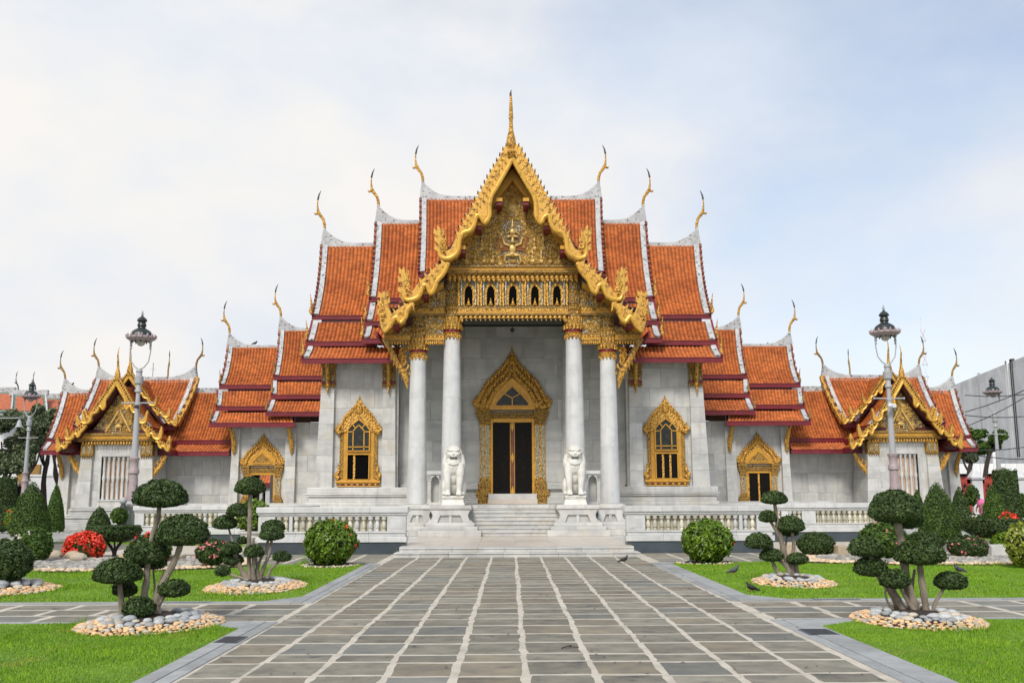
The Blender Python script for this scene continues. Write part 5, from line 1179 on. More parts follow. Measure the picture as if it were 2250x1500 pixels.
# gable: cornice, tympanum, boards
for v0, v1, e, mt in ((952, 957, 2.5, 'gold_dark'), (957, 964, 2.42, 'gold_plain'), (964, 968, 2.46, 'gold_carved'), (968, 971, 2.38, 'gold_dark')):
    m = MB(); m.box(pc - e, pc + e, YP - .45 + (2.5 - e), YP + .2, PZ(v1, YP), PZ(v0, YP) - .002); m.build('cornice', mt, pav, bevel=.01)
m = MB()
for k in range(24): m.ell((pc - 2.1 + 4.2 * (k + .5) / 24, YP - .35, PZ(975, YP) + .02), (.075, .06, .11), 6, 4)
m.build('petal_fringe', 'gold', pav, smooth=True)
ty0, ty1 = PZ(952, YP), PZ(860, YP); tw2 = 1.72
m = MB(); m.py([(pc - tw2, ty0), (pc + tw2, ty0), (pc, ty1)], YP - .1, YP + .2); m.build('tympanum', 'tymp_ground', pav)
R = random.Random(12); m = MB(); cnt = 0
while cnt < 120:
    x, z = R.uniform(-tw2, tw2), R.uniform(ty0, ty1); r = R.uniform(.07, .14)
    if (abs(x) + r) / tw2 > 1 - (z - ty0) / (ty1 - ty0): continue
    scroll(m, pc + x, z, YP - .1, r, 1.1, R.choice((-1, 1)), R.uniform(0, 6), .04); cnt += 1
o = m.build('relief_carving', 'relief_gold', pav, smooth=True); o['kind'] = 'stuff'
m = MB(); 
for s_ in (-1, 1): m.beam((pc, YP - .2, ty0 + 1.45), (pc + s_ * .75, YP - .2, ty0 + .08), .1, .09, up=(0, 1, 0))
m.ell((pc, YP - .22, ty0 + .42), (.22, .08, .13), 8, 6); m.ell((pc + .16, YP - .24, ty0 + .62), (.08, .07, .11), 8, 6)
for x in (-.14, .12): m.tube([(pc + x, YP - .22, ty0 + .36), (pc + x, YP - .22, ty0 + .1)], [.04, .03], 5)
m.build('seated_deer', 'relief_gold', pav, smooth=True)
sx_, sz_ = .575, .53
kx = 58.8 / 44 * 122 / 290
z_low = PZ(994, YB); gh = PZ(834, YB) - z_low; full = A(1124, 328, 44).z - A(1124, 735, 44).z
gable_boards(pav, YB, pc, kx, z_low, gh / full, th=.24, big=False); serpent(pav, YB, pc, kx, z_low, gh / full, .075, .13)
def twin_chofa(parent, x, y, z, s, name='chofa'):
    m = MB(); m.lathe(x, y, [(.16 * s, z - .3 * s), (.24 * s, z), (.22 * s, z + .25 * s), (.12 * s, z + .6 * s), (.09 * s, z + .9 * s)], 8)
    m.tube([(x, y, z + .8 * s), (x + .02 * s, y - .1 * s, z + 1.2 * s), (x + .03 * s, y - .25 * s, z + 1.7 * s), (x + .02 * s, y - .15 * s, z + 2.1 * s), (x + .03 * s, y, z + 2.4 * s)], [.09 * s, .08 * s, .05 * s, .035 * s, .008], 7); return m.build(name, 'gold', parent, smooth=True)
twin_chofa(pav, pc, YB, PZ(834, YB) + .15, .78)
# raised second gable behind
Y2 = 60.7; hz = PZ(822, Y2); z2l = PZ(938, Y2)
sc2 = (hz - z2l) / full
gable_boards(pav, Y2, pc, .50 * 60.7 / 58.8, z2l - .0, sc2, th=.22, big=False, segs=3); serpent(pav, Y2, pc, .50 * 60.7 / 58.8, z2l, sc2, .065, .12)
twin_chofa(pav, pc, Y2, hz + .1, .85)
m = MB(); m.py([(pc - 1.6, hz - 2.9), (pc + 1.6, hz - 2.9), (pc, hz - .4)], Y2 + .3, Y2 + .4); m.build('gable_infill', 'maroon_dark', pav)
# porch roof slopes (run back along y)
def ys(top, foot, y0, y1, sag=.12, vg=True):
    P = Patch((top[0], y0, top[1]), (top[0], y1, top[1]), (foot[0], y0, foot[1]), (foot[0], y1, foot[1]), sag); P.tiles(pav, .20, .17)
    m = MB(); P.strip(m, 0, 1, 0, 1, -.16, -.02); m.build('soffit', 'maroon_dark', pav)
    m = MB(); P.strip(m, 0, .10, 0, 1, -.02, .10); m.build('verge', 'cement', pav)
za_ = PZ(845, YB)
for s_ in (-1, 1):
    ys((pc + s_ * .02, za_), (pc + s_ * 2.0, PZ(938, YB)), YB + .1, 63.5); ys((pc + s_ * 1.9, PZ(941, YB)), (pc + s_ * 2.75, PZ(966, YB)), YB + .1, 61.8); ys((pc + s_ * 2.65, PZ(969, YB)), (pc + s_ * 3.2, PZ(988, YB)), YB + .1, 61.6)
    ys((pc + s_ * .02, hz - .15), (pc + s_ * 2.3, hz - 3.05), Y2 + .1, 66.5)
    for x, z, y1 in ((2.02, PZ(940, YB), 62), (2.8, PZ(968, YB), 61.6), (3.22, PZ(990, YB), 61)):
        m = MB(); m.box(pc + s_ * x, pc + s_ * (x + .1), YB + .1, y1, z - .2, z + .04); m.build('fascia', 'maroon', pav)
    m = MB(); m.box(pc + s_ * .9, pc + s_ * 2.4, YP - .2, YP + .2, PZ(954, YP) - .001, PZ(944, YP)); m.build('soffit', 'maroon_dark', pav)
m = MB(); m.box(pc - 1.9, pc + 1.9, YP + .3, 64, 3, PZ(950, YP)); m.build('porch_core', 'marble', pav)
# east-west roof: west arm at gallery height, raised middle
YR2 = 64.0
xa = A(141, 857, YR2).x; xb = A(225, 857, YR2).x; zr_ = A(180, 862, YR2).z - .05
zf = A(130, 965, 61.5).z; zf2 = A(110, 990, 60.4).z
xw1 = A(108, 965, 61.5).x; xw2 = A(94, 990, 60.4).x
P = Patch((xa + .05, YR2 - .1, zr_), (pc, YR2 - .1, zr_), (xw1, 61.5, zf), (pc, 61.5, zf), .15); roof_slope(pav, P, vl=.26, pitch=.20, row=.16, fascia=.26, bumps=7)
P = Patch((xw1 - .05, 61.45, zf - .30), (pc - 1.0, 61.45, zf - .30), (xw2, 60.4, zf2), (pc - 1.0, 60.4, zf2), .03); roof_slope(pav, P, vl=.26, pitch=.20, row=.16, fascia=.27)
ridge(pav, pc, xa, zr_, YR2, rise=.8, th=.3, low=.2, h=.2); chofa(pav, (xa + .02, YR2, zr_ + .85), .85, -1, m='gold_dark')
xh0, xh1 = A(215, 830, YR2).x, A(430, 830, YR2).x; zh = A(320, 833, YR2).z - .05; zhf = A(330, 936, 61.3).z
P = Patch((xh0, YR2 - .1, zh), (xh1, YR2 - .1, zh), (xh0 - .1, 61.3, zhf), (xh1 - .35, 61.3, zhf), .2); roof_slope(pav, P, vl=.26, vr=.26, pitch=.20, row=.16, fascia=.26, bumps=6)
xm_ = (xh0 + xh1) / 2
ridge(pav, xm_, xh0, zh, YR2, rise=.75, th=.3, low=.2, h=.2); ridge(pav, xm_, xh1, zh, YR2, rise=.75, th=.3, low=.2, h=.2)
chofa(pav, (xh0 + .02, YR2, zh + .8), .85, -1, m='gold_dark'); chofa(pav, (xh1 - .02, YR2, zh + .8), .85, 1, m='gold_dark')
# gilded side gable seen edge-on at the inner end
m = MB()
for k in range(7):
    t = k / 7; p0 = P.pos(1.0, t); p1 = P.pos(1.0, (k + 1) / 7); m.beam(tuple(p0 + np.array([.12, 0, .1])), tuple(p1 + np.array([.16, 0, .1])), .3, .26); m.tube([tuple(p1 + np.array([.1, 0, .1])), tuple(p1 + np.array([.35, 0, .35]))], [.10, .01], 5)
m.build('side_bargeboard', 'gold', pav)
p = P.pos(1.0, 1.0); flame(pav, (p[0] + .1, p[1], p[2]), .55, 1)
m = MB(); m.px([(YR2, zh - .7), (62.2, zhf - .1), (66, zhf - .1)], xh1 - .6, xh1 - .5); m.px([(YR2, zh - .7), (62.2, zhf - .1), (66, zhf - .1)], xh0 + .5, xh0 + .6); m.px([(YR2, zr_ - .6), (62.2, zf - .1), (66, zf - .1)], xa + .5, xa + .6); m.build('gable_infill', 'maroon_dark', pav)
for (x0_, x1_, z_, zz_) in ((xa, pc, zr_, zf2), (xh0, xh1, zh, zhf)):
    Pb = Patch((x0_, YR2 + .1, z_), (x1_, YR2 + .1, z_), (x0_, 67.6, zz_), (x1_, 67.6, zz_), .1); m = MB(); Pb.strip(m, 0, 1, 0, 1, -.1, 0); m.build('rear_slope', 'roof_under', pav)
xc3 = A(366, 820, 67.3).x; chofa(pav, (xc3 + .1, 67.3, A(366, 822, 67.3).z), .72, -.2, 1, m='gold_dark')
m = MB(); m.box(xa + .9, xh1 - .6, YL, 66, 0, zf2); m.build('pavilion_body', 'marble', pav)
for x, uu in ((A(135, 1050, YL).x, 0),):
    m = MB(); m.add([(x - .15, YL - .4, .9), (x + .62, YL - .4, .9), (x + .62, YL + .1, .9), (x - .15, YL + .1, .9), (x + .05, YL - .28, zf2 - .1), (x + .62, YL - .28, zf2 - .1), (x + .62, YL + .1, zf2 - .1), (x + .05, YL + .1, zf2 - .1)], [(3, 2, 1, 0), (4, 5, 6, 7), (0, 1, 5, 4), (1, 2, 6, 5), (2, 3, 7, 6), (3, 0, 4, 7)])
    m.build('pilaster', 'marble', pav)
    t = MB(); t.tube([(x + .05, YL - .95, zf2 - .1), (x + .12, YL - .75, zf2 - .5), (x + .2, YL - .55, zf2 - 1.0), (x + .22, YL - .45, zf2 - 1.5), (x + .2, YL - .45, zf2 - 1.75)], [.09, .13, .14, .11, .01], 7); t.build('eave_bracket', 'gold', pav, smooth=True)
panel_wall(pav, A(145, 1050, YL).x, pc - 1.9, .9, zf2, YL - .01, 1.15, 1.1, 'marble', seed=33)
moulding(pav, A(137, 1050, YL).x, pc - 1.9, YL - .1, .12, 1.3, [(.2, .5), (.1, .36), (.12, .22), (.1, .30), (.2, .12)], side=False)
pr = mirror_thing(pav, 'right corner pavilion with crossed gilded gables and a barred stone window, before the white building')
# ================================================================== ground, paths, lawns
m = MB(); m.box(-700, 700, -40, 1500, -.06, -.02); structure(m.build('ground', 'earth'))
def flat(name, poly, z, mt, th=.03):
    m = MB(); m.pz(poly, z - th, z); return structure(m.build(name, mt))
path = flat('main_path', [(-4.25, 6), (4.1, 6), (4.1, 34.6), (-4.25, 34.6)], .0, 'grout')
cross = [flat('cross_path', [(-40, 17.0), (-4.25, 17.0), (-4.25, 19.75), (-40, 19.75)], .0, 'grout'), flat('cross_path', [(4.1, 17.0), (40, 17.0), (40, 19.75), (4.1, 19.75)], .0, 'grout')]
fore = [flat('forecourt', [(-15.5, 31.0), (-4.25, 31.0), (-4.25, 44), (-15.5, 44)], -.001, 'grout'), flat('forecourt', [(4.1, 31.0), (15.5, 31.0), (15.5, 44), (4.1, 44)], -.001, 'grout')]
far_pave = flat('far_pavement', [(-60, 34), (-15.5, 34), (-15.5, 50), (-60, 50)], -.005, 'slab'); flat('far_pavement', [(15.5, 34), (60, 34), (60, 50), (15.5, 50)], -.005, 'slab')
SR = random.Random(9); SLABM = ['slab'] * 6 + ['slab_brown'] * 2 + ['slab_blue']
def slab(par, quad, mt, k):
    """stone slab with slightly ragged edges"""
    m = MB(); P = []
    n = 3
    for i in range(4):
        a, b = Vector((*quad[i], 0)), Vector((*quad[(i + 1) % 4], 0))
        for j in range(n):
            p = a.lerp(b, j / n); P.append((p.x + SR.uniform(-.018, .018), p.y + SR.uniform(-.014, .014)))
    c = (sum(p[0] for p in P) / len(P), sum(p[1] for p in P) / len(P)); h = SR.uniform(.0016, .0030); N = len(P)
    T = []
    for p in P:
        d = math.hypot(p[0] - c[0], p[1] - c[1]); T.append((c[0] + (p[0] - c[0]) * (1 - .012 / d), c[1] + (p[1] - c[1]) * (1 - .012 / d)))
    m.add([(x, y, -.01) for x, y in P] + [(x, y, h) for x, y in T], [tuple(range(N, 2 * N))] + [(i, (i + 1) % N, N + (i + 1) % N, N + i) for i in range(N)])
    return m, (c[0], c[1], 0)
def seam_x(k, y): return -.12 + (-.0072) * (22.5 - y) + .825 * k + .009 * math.sin(y * 1.1 + k * 2.3) + .006 * math.sin(y * 3.3 + k)
rows = [9.6]
while rows[-1] < 34.0: rows.append(rows[-1] + SR.choice((.62, .78, .85, .92, .98)) * SR.uniform(.93, 1.05))
nslab = 0; far = MB(); cols = range(-5, 5)
for i in range(len(rows) - 1):
    for k in cols:
        y0 = rows[i] + .06 * math.sin(k * 1.7 + i * .31); y1 = rows[i + 1] + .06 * math.sin(k * 1.7 + (i + 1) * .31)
        gx_ = .036 + SR.uniform(-.010, .010); gy_ = .040 + SR.uniform(-.012, .010)
        q = [(seam_x(k, y0) + gx_, y0 + gy_), (seam_x(k + 1, y0) - gx_, y0 + gy_), (seam_x(k + 1, y1) - gx_, y1 - gy_), (seam_x(k, y1) + gx_, y1 - gy_)]
        if k == -5: q[0] = (max(q[0][0], -4.18), q[0][1]); q[3] = (max(q[3][0], -4.18), q[3][1])
        mm, c = slab(path, q, None, nslab); nslab += 1
        if rows[i] < 10.6: far.add(mm.v, mm.f); continue
        mm.build('paving_slab', SR.choice(SLABM), path, loc=c)
    k = 5; 
    y0, y1 = rows[i], rows[i + 1]; q = [(seam_x(5, y0) + .045, y0 + .02), (4.02, y0 + .02), (4.02, y1 - .02), (seam_x(5, y1) + .045, y1 - .02)]
    far.add(slab(path, q, None, 0)[0].v, slab(path, q, None, 0)[0].f) if False else None
far.build('paving_slabs', 'slab', path, kind='stuff')
for side, cp in ((-1, cross[0]), (1, cross[1])):
    for r in range(3):
        y0, y1 = 17.12 + r * .87, 17.12 + (r + 1) * .87 - .10
        x = 4.10 if side > 0 else 4.24; n = 0
        while x < 22:
            wd = SR.uniform(.95, 1.25); q = [(side * (x + .06), y0), (side * (x + wd - .06), y0), (side * (x + wd - .06), y1), (side * (x + .06), y1)]
            if side < 0: q = [q[1], q[0], q[3], q[2]]
            mm, c = slab(cp, q, None, n)
            mm.build('paving_slab', SR.choice(SLABM), cp, loc=c); x += wd
for side, fp in ((-1, fore[0]), (1, fore[1])):
    for r in range(14):
        y0 = 31.1 + r * .86; y1 = y0 + .76
        if y0 > 43: break
        x = 4.35; st = MB()
        while x < 15.2:
            wd = .98; q = [(side * (x + .06), y0), (side * (x + wd - .06), y0), (side * (x + wd - .06), y1), (side * (x + .06), y1)]
            if side < 0: q = [q[1], q[0], q[3], q[2]]
            if y0 < 35.6:
                mm, c = slab(fp, q, None, 0); mm.build('paving_slab', SR.choice(SLABM), fp, loc=c)
            x += wd
# granite curbs
def curb(poly, z=.012, name='kerb'): m = MB(); m.pz(poly, -.02, z); o = m.build(name, 'granite', None, bevel=.006); structure(o); return o
for s_ in (-1, 1):
    e = 4.22 if s_ < 0 else 4.02; o_ = 4.64 if s_ < 0 else 4.60
    for (ya, yb) in ((9.0, 16.9), (19.8, 30.6)):
        k = ya
        while k < yb - .1:
            k2 = min(k + 1.1, yb)
            for (a, b, z) in ((e, e + .19, .014), (e + .194, o_, .022)):
                q = sorted((s_ * a, s_ * b)); curb([(q[0], k + .002), (q[1], k + .002), (q[1], k2 - .002), (q[0], k2 - .002)], z)
            k = k2
    x = o_
    while x < 24:
        for y0, y1 in ((16.72, 16.98), (19.78, 20.06)):
            a, b = sorted((s_ * (x - (.0 if x > 5 else .0)), s_ * (x + 1.2))); curb([(a + .002, y0), (b - .002, y0), (b - .002, y1), (a + .002, y1)], .018)
        x += 1.2
    q = [(s_ * o_, 16.715), (s_ * (o_ + .95), 16.715), (s_ * o_, 16.0)]; curb(q, .0205)
    q = [(s_ * o_, 20.065), (s_ * (o_ + .6), 20.065), (s_ * o_, 20.9)]; curb(q, .0205)
    a, b = sorted((s_ * o_, s_ * 12)); curb([(a, 30.62), (b, 30.62), (b, 30.9), (a, 30.9)], .018)
def grate(label, x0, x1, y0, y1, n, along='x'):
    r = thing('drain_grate', label, 'drain', ((x0 + x1) / 2, (y0 + y1) / 2, 0), 'drain grates in the kerbs')
    m = MB(); m.box(x0, x1, y0, y1, 0, .026); m.build('frame', 'granite_dark', r)
    for k in range(n):
        m = MB()
        if along == 'x': a = x0 + (x1 - x0) * (k + .5) / n; m.add([(a - .03, y0 + .03, .027), (a + .02, y0 + .03, .027), (a + .06, y1 - .03, .027), (a + .01, y1 - .03, .027), (a - .03, y0 + .03, .031), (a + .02, y0 + .03, .031), (a + .06, y1 - .03, .031), (a + .01, y1 - .03, .031)], [(4, 5, 6, 7), (0, 1, 5, 4), (1, 2, 6, 5), (2, 3, 7, 6), (3, 0, 4, 7)])
        else: a = y0 + (y1 - y0) * (k + .5) / n; m.box(x0 + .03, x1 - .03, a - .015, a + .015, .027, .031)
        m.build('bar', 'granite' if along == 'x' else 'iron', r)
grate('long slotted drain grate in the kerb beside the left mid lawn', -7.15, -6.25, 19.82, 20.03, 14)
grate('long slotted drain grate in the kerb beside the right mid lawn', 5.7, 6.6, 19.82, 20.03, 14)
grate('square drain cover in the path kerb at the near left lawn', -4.6, -4.26, 14.5, 15.1, 8, 'y')
grate('square drain cover in the path kerb at the near right lawn', 4.1, 4.55, 15.0, 15.6, 8, 'y')
# lawns
def inpoly(x, y, P):
    c = False; j = len(P) - 1
    for i in range(len(P)):
        if (P[i][1] > y) != (P[j][1] > y) and x < (P[j][0] - P[i][0]) * (y - P[i][1]) / (P[j][1] - P[i][1]) + P[i][0]: c = not c
        j = i
    return c
def lawn(poly, dens, hb, wb, holes=(), seed=1, vis=None, z=.02):
    flat('lawn', poly, z, 'grass', .04)
    R = np.random.default_rng(seed); P = np.array(poly); lo, hi = P.min(0), P.max(0)
    if vis: lo, hi = np.array(vis[0]), np.array(vis[1])
    N = int((hi - lo).prod() * dens); x = R.uniform(lo[0], hi[0], N); y = R.uniform(lo[1], hi[1], N)
    c = np.zeros(N, bool); j = len(P) - 1
    for i in range(len(P)):
        with np.errstate(divide='ignore', invalid='ignore'):
            t = ((P[i, 1] > y) != (P[j, 1] > y)) & (x < (P[j, 0] - P[i, 0]) * (y - P[i, 1]) / (P[j, 1] - P[i, 1]) + P[i, 0])
        c ^= t; j = i
    for (hx, hy, rx, ry) in holes: c &= ((x - hx) / rx) ** 2 + ((y - hy) / ry) ** 2 > 1
    x, y = x[c], y[c]; N = len(x)
    h = hb * R.uniform(.5, 1.3, N) * (1 + .5 * (np.sin(x * 2.1 + y) * np.sin(y * 1.7 - x * .6)))
    for (hx, hy, rx, ry) in holes:                    # longer grass just outside a stone ring
        d = np.sqrt(((x - hx) / rx) ** 2 + ((y - hy) / ry) ** 2); h *= 1 + 2.2 * np.exp(-((d - 1.04) / .08) ** 2) * (.35 + .65 * (np.sin(np.arctan2(y - hy, x - hx) * 3 + hx) > 0))
    a = R.uniform(0, 6.283, N); dx, dy = np.cos(a) * wb, np.sin(a) * wb; lx, ly = R.normal(0, .4, N) * h, R.normal(0, .4, N) * h
    V = np.stack([np.stack([x - dx, y - dy, np.full(N, z)], 1), np.stack([x + dx, y + dy, np.full(N, z)], 1), np.stack([x + lx, y + ly, z + h], 1)], 1).reshape(-1, 3)
    F = np.arange(3 * N).reshape(-1, 3); var = np.clip(R.uniform(0, 1, N), 0, 1)
    o = link('grass_blades', npmesh('grass_blades', V, F, 'grass_blade', var)); o['kind'] = 'stuff'; o['label'] = 'short green lawn grass'; o['category'] = 'grass'; return o
LB = {'L': (-6.2, 16.55, 1.12, 1.38), 'R': (6.35, 16.55, 1.0, 1.30), 'l': (-6.08, 22.95, 1.08, 1.75), 'r': (6.32, 23.4, .93, 1.4), 'e': (-12.2, 22.4, 1.75, 1.75), 'b': (-5.62, 29.9, .85, .95), 'c': (5.6, 30.15, .85, .62)}
lawn([(-26, 9), (-4.64, 9), (-4.64, 16.0), (-5.59, 16.72), (-26, 16.72)], 1700, .030, .0055, [LB['L']], 1, ((-10.5, 11), (-4.64, 16.72)))
lawn([(26, 9), (4.60, 9), (4.60, 16.0), (5.55, 16.72), (26, 16.72)], 1700, .030, .0055, [LB['R']], 2, ((4.60, 11), (10.2, 16.72)))
lawn([(-26, 20.06), (-5.24, 20.06), (-4.64, 20.9), (-4.64, 30.0), (-5.2, 30.6), (-26, 30.6)], 650, .030, .009, [LB['l'], LB['e'], LB['b'], (-12.2, 30.4, 5.6, 2.9)], 3, ((-15, 20.06), (-4.64, 30.6)))
lawn([(26, 20.06), (5.2, 20.06), (4.60, 20.9), (4.60, 30.0), (5.2, 30.6), (26, 30.6)], 650, .032, .009, [LB['r'], LB['c'], (13.2, 31.2, 5.8, 2.4)], 4, ((4.6, 20.06), (15.5, 30.6)))
lawn([(-36, 46.5), (-21.5, 46.5), (-22.5, 53), (-36, 55)], 40, .05, .03, [], 5); lawn([(36, 46.5), (17.5, 44.5), (18.5, 50), (36, 55)], 40, .05, .03, [], 6)
lawn([(-21, 45.5), (-11.2, 41.2), (-11.2, 42.4), (-19, 47)][::-1], 30, .05, .03, [], 7); lawn([(10.8, 36.3), (14.8, 36.3), (15.4, 39.2), (11.0, 38.4)], 60, .05, .03, [], 8)
# ------------------------------------------------------------------ stones
def stone_mesh(seed, mt, n=7, m_=5):
    R = random.Random(seed); b = MB(); b.ell((0, 0, 0), (1, 1, 1), n, m_); b.v = [(x * R.uniform(.9, 1.08), y * R.uniform(.9, 1.08), z * R.uniform(.9, 1.08)) for x, y, z in b.v]
    return b.mesh('stone', mt, smooth='full')
STG = [stone_mesh(i, mt) for i, mt in enumerate(('stone_grey', 'stone_grey', 'stone_tan', 'stone_grey'))]
STO = [stone_mesh(i + 20, mt, 6, 4) for i, mt in enumerate(('stone_orange', 'stone_orange', 'stone_tan'))]
def stuff_stones(par, pts, name, mt, seed, zf):
    """many small stones as one mesh: pts = (x, y, z, r)"""
    R = np.random.default_rng(seed); b = MB(); b.ell((0, 0, 0), (1, 1, 1), 5, 4); bv = np.array(b.v)
    tri = []
    for f in b.f:
        tri.append(f[:3])
        if len(f) == 4: tri.append((f[0], f[2], f[3]))
    bf = np.array(tri); N = len(pts); P = np.array(pts)
    ang = R.uniform(0, 6.28, N); ca, sa = np.cos(ang), np.sin(ang); S = np.stack([R.uniform(.8, 1.3, N), R.uniform(.7, 1.0, N), R.uniform(.5, .7, N)], 1) * P[:, 3:4]
    V = bv[None] * S[:, None]; X_ = V[..., 0] * ca[:, None] - V[..., 1] * sa[:, None]; Y_ = V[..., 0] * sa[:, None] + V[..., 1] * ca[:, None]
    V = np.stack([X_, Y_, V[..., 2]], -1) + P[:, None, :3]; org = np.array(tuple(worldloc(par)))
    F = (np.arange(N) * len(bv))[:, None, None] + bf[None]
    o = link(name, npmesh(name, V.reshape(-1, 3) - org, F.reshape(-1, 3), mt, np.repeat(R.uniform(0, 1, N), len(bf)), True), par, worldloc(par)); o['kind'] = 'stuff'; return o
def ring(key, label, soil=.43, mid=.70, mound=.17, near=True, rs=.082, ro=.046, seed=1, group='stone rings round the trees'):
    cx, cy, rx, ry = LB[key]; R = random.Random(seed); r = thing('stone_ring', label, 'stone bed', (cx, cy, .02), group)
    def zz(q): return .02 + mound * max(0, 1 - q * q)
    m = MB(); n = 28; V = [(cx, cy, zz(0))]; rings_ = 6
    for i in range(1, rings_ + 1):
        q = i / rings_
        for k in range(n): t = 2 * math.pi * k / n; V.append((cx + rx * q * math.cos(t), cy + ry * q * math.sin(t), zz(q) - .01))
    F = [(0, 1 + k, 1 + (k + 1) % n) for k in range(n)] + [(1 + (i - 1) * n + k, 1 + i * n + k, 1 + i * n + (k + 1) % n, 1 + (i - 1) * n + (k + 1) % n) for i in range(1, rings_) for k in range(n)]
    m.add(V, F); m.build('soil', 'soil', r, smooth=True)
    grid = []
    def place(q0, q1, rad_, count, tries=60):
        out_ = []; 
        for _ in range(count * tries):
            if len(out_) >= count: break
            q = math.sqrt(R.uniform(q0 * q0, q1 * q1)); t = R.uniform(0, 2 * math.pi); s = rad_ * R.uniform(.75, 1.3)
            x, y = cx + rx * q * math.cos(t), cy + ry * q * math.sin(t)
            if any((x - a) ** 2 + (y - b) ** 2 < (.80 * (s + c)) ** 2 for a, b, _, c in out_): continue
            out_.append((x, y, zz(q) + s * .18, s))
        return out_
    area = math.pi * rx * ry
    g = place(soil, mid, rs, int(area * (mid ** 2 - soil ** 2) / (math.pi * rs * rs) * .95))
    o_ = place(mid, 1.0, ro, int(area * (1 - mid ** 2) / (math.pi * ro * ro) * .95), 30)
    if near:
        for (x, y, z, s) in g: inst('river_stone', R.choice(STG), r, (x, y, z), (s * R.uniform(1.0, 1.35), s * R.uniform(.8, 1.0), s * R.uniform(.5, .65)), R.uniform(0, 6.28))
        o_.sort(key=lambda p: p[1])
        for (x, y, z, s) in o_[:300]: inst('pebble', R.choice(STO), r, (x, y, z), (s * R.uniform(1.0, 1.4), s * R.uniform(.8, 1.0), s * R.uniform(.5, .7)), R.uniform(0, 6.28))
        if len(o_) > 300: stuff_stones(r, o_[300:], 'pebbles', 'gravel', seed, 0)
    else:
        stuff_stones(r, g, 'river_stones', 'gravel_grey', seed, 0); stuff_stones(r, o_, 'pebbles', 'gravel', seed + 1, 0)
    return r
ring('L', 'ring of grey river stones and orange pebbles round the nearest left cloud tree', seed=1)
ring('R', 'ring of grey river stones and orange pebbles round the nearest right cloud tree', seed=2)
ring('l', 'ring of stones round the left cloud tree in the middle lawn', seed=3, soil=.42, mid=.66, rs=.08, ro=.055)
ring('r', 'ring of stones round the right cloud tree in the middle lawn', seed=4, soil=.42, mid=.66, rs=.085, ro=.05)
ring('e', 'ring of large stones round the dark ball tree cut by the left edge', seed=5, soil=.40, mid=.74, rs=.14, ro=.065, mound=.2)
ring('b', 'thin pebble ring under the round shrub with red blossoms by the path', soil=.8, mid=.9, near=False, rs=.05, ro=.05, seed=6, mound=.05)
ring('c', 'thin pebble ring under the bright green shrub right of the path', soil=.78, mid=.9, near=False, rs=.06, ro=.045, seed=7, mound=.05)
def bed(label, x0, x1, yf, yb, seed, n=900):
    r = thing('stone_bed', label, 'stone bed', ((x0 + x1) / 2, (yf + yb) / 2, .02)); R = random.Random(seed)
    cx, cy, rx, ry = (x0 + x1) / 2, (yf + yb) / 2, (x1 - x0) / 2, (yb - yf) / 2
    m = MB(); m.pz([(cx + rx * math.cos(t) , cy + ry * math.sin(t)) for t in [k * .2244 for k in range(28)]], .0, .06); m.build('soil', 'soil', r)
    g, o_ = [], []
    for _ in range(n):
        q = math.sqrt(R.random()); t = R.uniform(0, 6.283); x, y = cx + rx * q * math.cos(t), cy + ry * q * math.sin(t)
        if q > .80 or R.random() < .10: o_.append((x, y, .07, R.uniform(.05, .09)))
        else: g.append((x, y, .075, R.uniform(.07, .15)))
    stuff_stones(r, g, 'river_stones', 'gravel_grey', seed, 0); stuff_stones(r, o_, 'pebbles', 'gravel', seed + 1, 0); return r
bed('wide bed of pale stones under the shrubs behind the left lawn', -16.2, -8.0, 27.5, 33.3, 11, 3000)
bed('wide bed of pale stones under the shrubs behind the right lawn', 8.4, 18.0, 28.6, 33.6, 12, 3000)
bed('small pebble patch at the far left lawn by the cone tree', -26.5, -20.5, 53.0, 55.5, 13, 500)
bed('small pebble patch at the far right lawn behind the table shrub', 18.5, 22.5, 47.5, 49.5, 14, 400)
def rock(label, u0, u1, v0, v1, Y, mt='rock'):
    a, b = A(u0, v1, Y), A(u1, v0, Y); m = MB(); R = random.Random(int(u0)); m.frus(a.x, b.x, Y, Y + .5, a.z - .15, b.z, .03)
    m.v = [(x + R.uniform(-.03, .03), y + R.uniform(-.04, .04), z + R.uniform(-.015, .015)) for x, y, z in m.v]
    o = m.build('stone_block', mt, None, loc=((a.x + b.x) / 2, Y, a.z), bevel=.03); o['label'] = label; o['category'] = 'stone'; return o
rock('long pale stone block behind the left dome pad of the near tree', 254, 308, 1218, 1237, 31.5)
rock('tan stone block left of the pink rose shrub', 366, 402, 1219, 1237, 31.2)
rock('squared orange stone block right of the low round hedge on the right', 1841, 1868, 1198, 1224, 32.2)
rock('grey stone block between rose shrub and yellow shrub on the right', 2180, 2224, 1197, 1222, 31.5, 'marble_grey')
rock('small stone block behind the stems of the right mid cloud tree', 1722, 1752, 1194, 1216, 33.0)
for k, (u, v, Y) in enumerate(((122, 1222, 33.2), (160, 1224, 32.0), (172, 1228, 31.0))):
    m = MB(); p = A(u, v, Y); m.ell((p.x, Y, p.z + .05), (.28, .2, .16), 8, 6); o = m.build('garden_stone', 'rock', None, loc=(p.x, Y, p.z), smooth=True); o['category'] = 'stone'
    o['label'] = ('flat orange stone between dark shrub and scarlet shrub', 'orange stone at the left foot of the scarlet shrub', 'rounded orange stone in front of the scarlet shrub')[k]
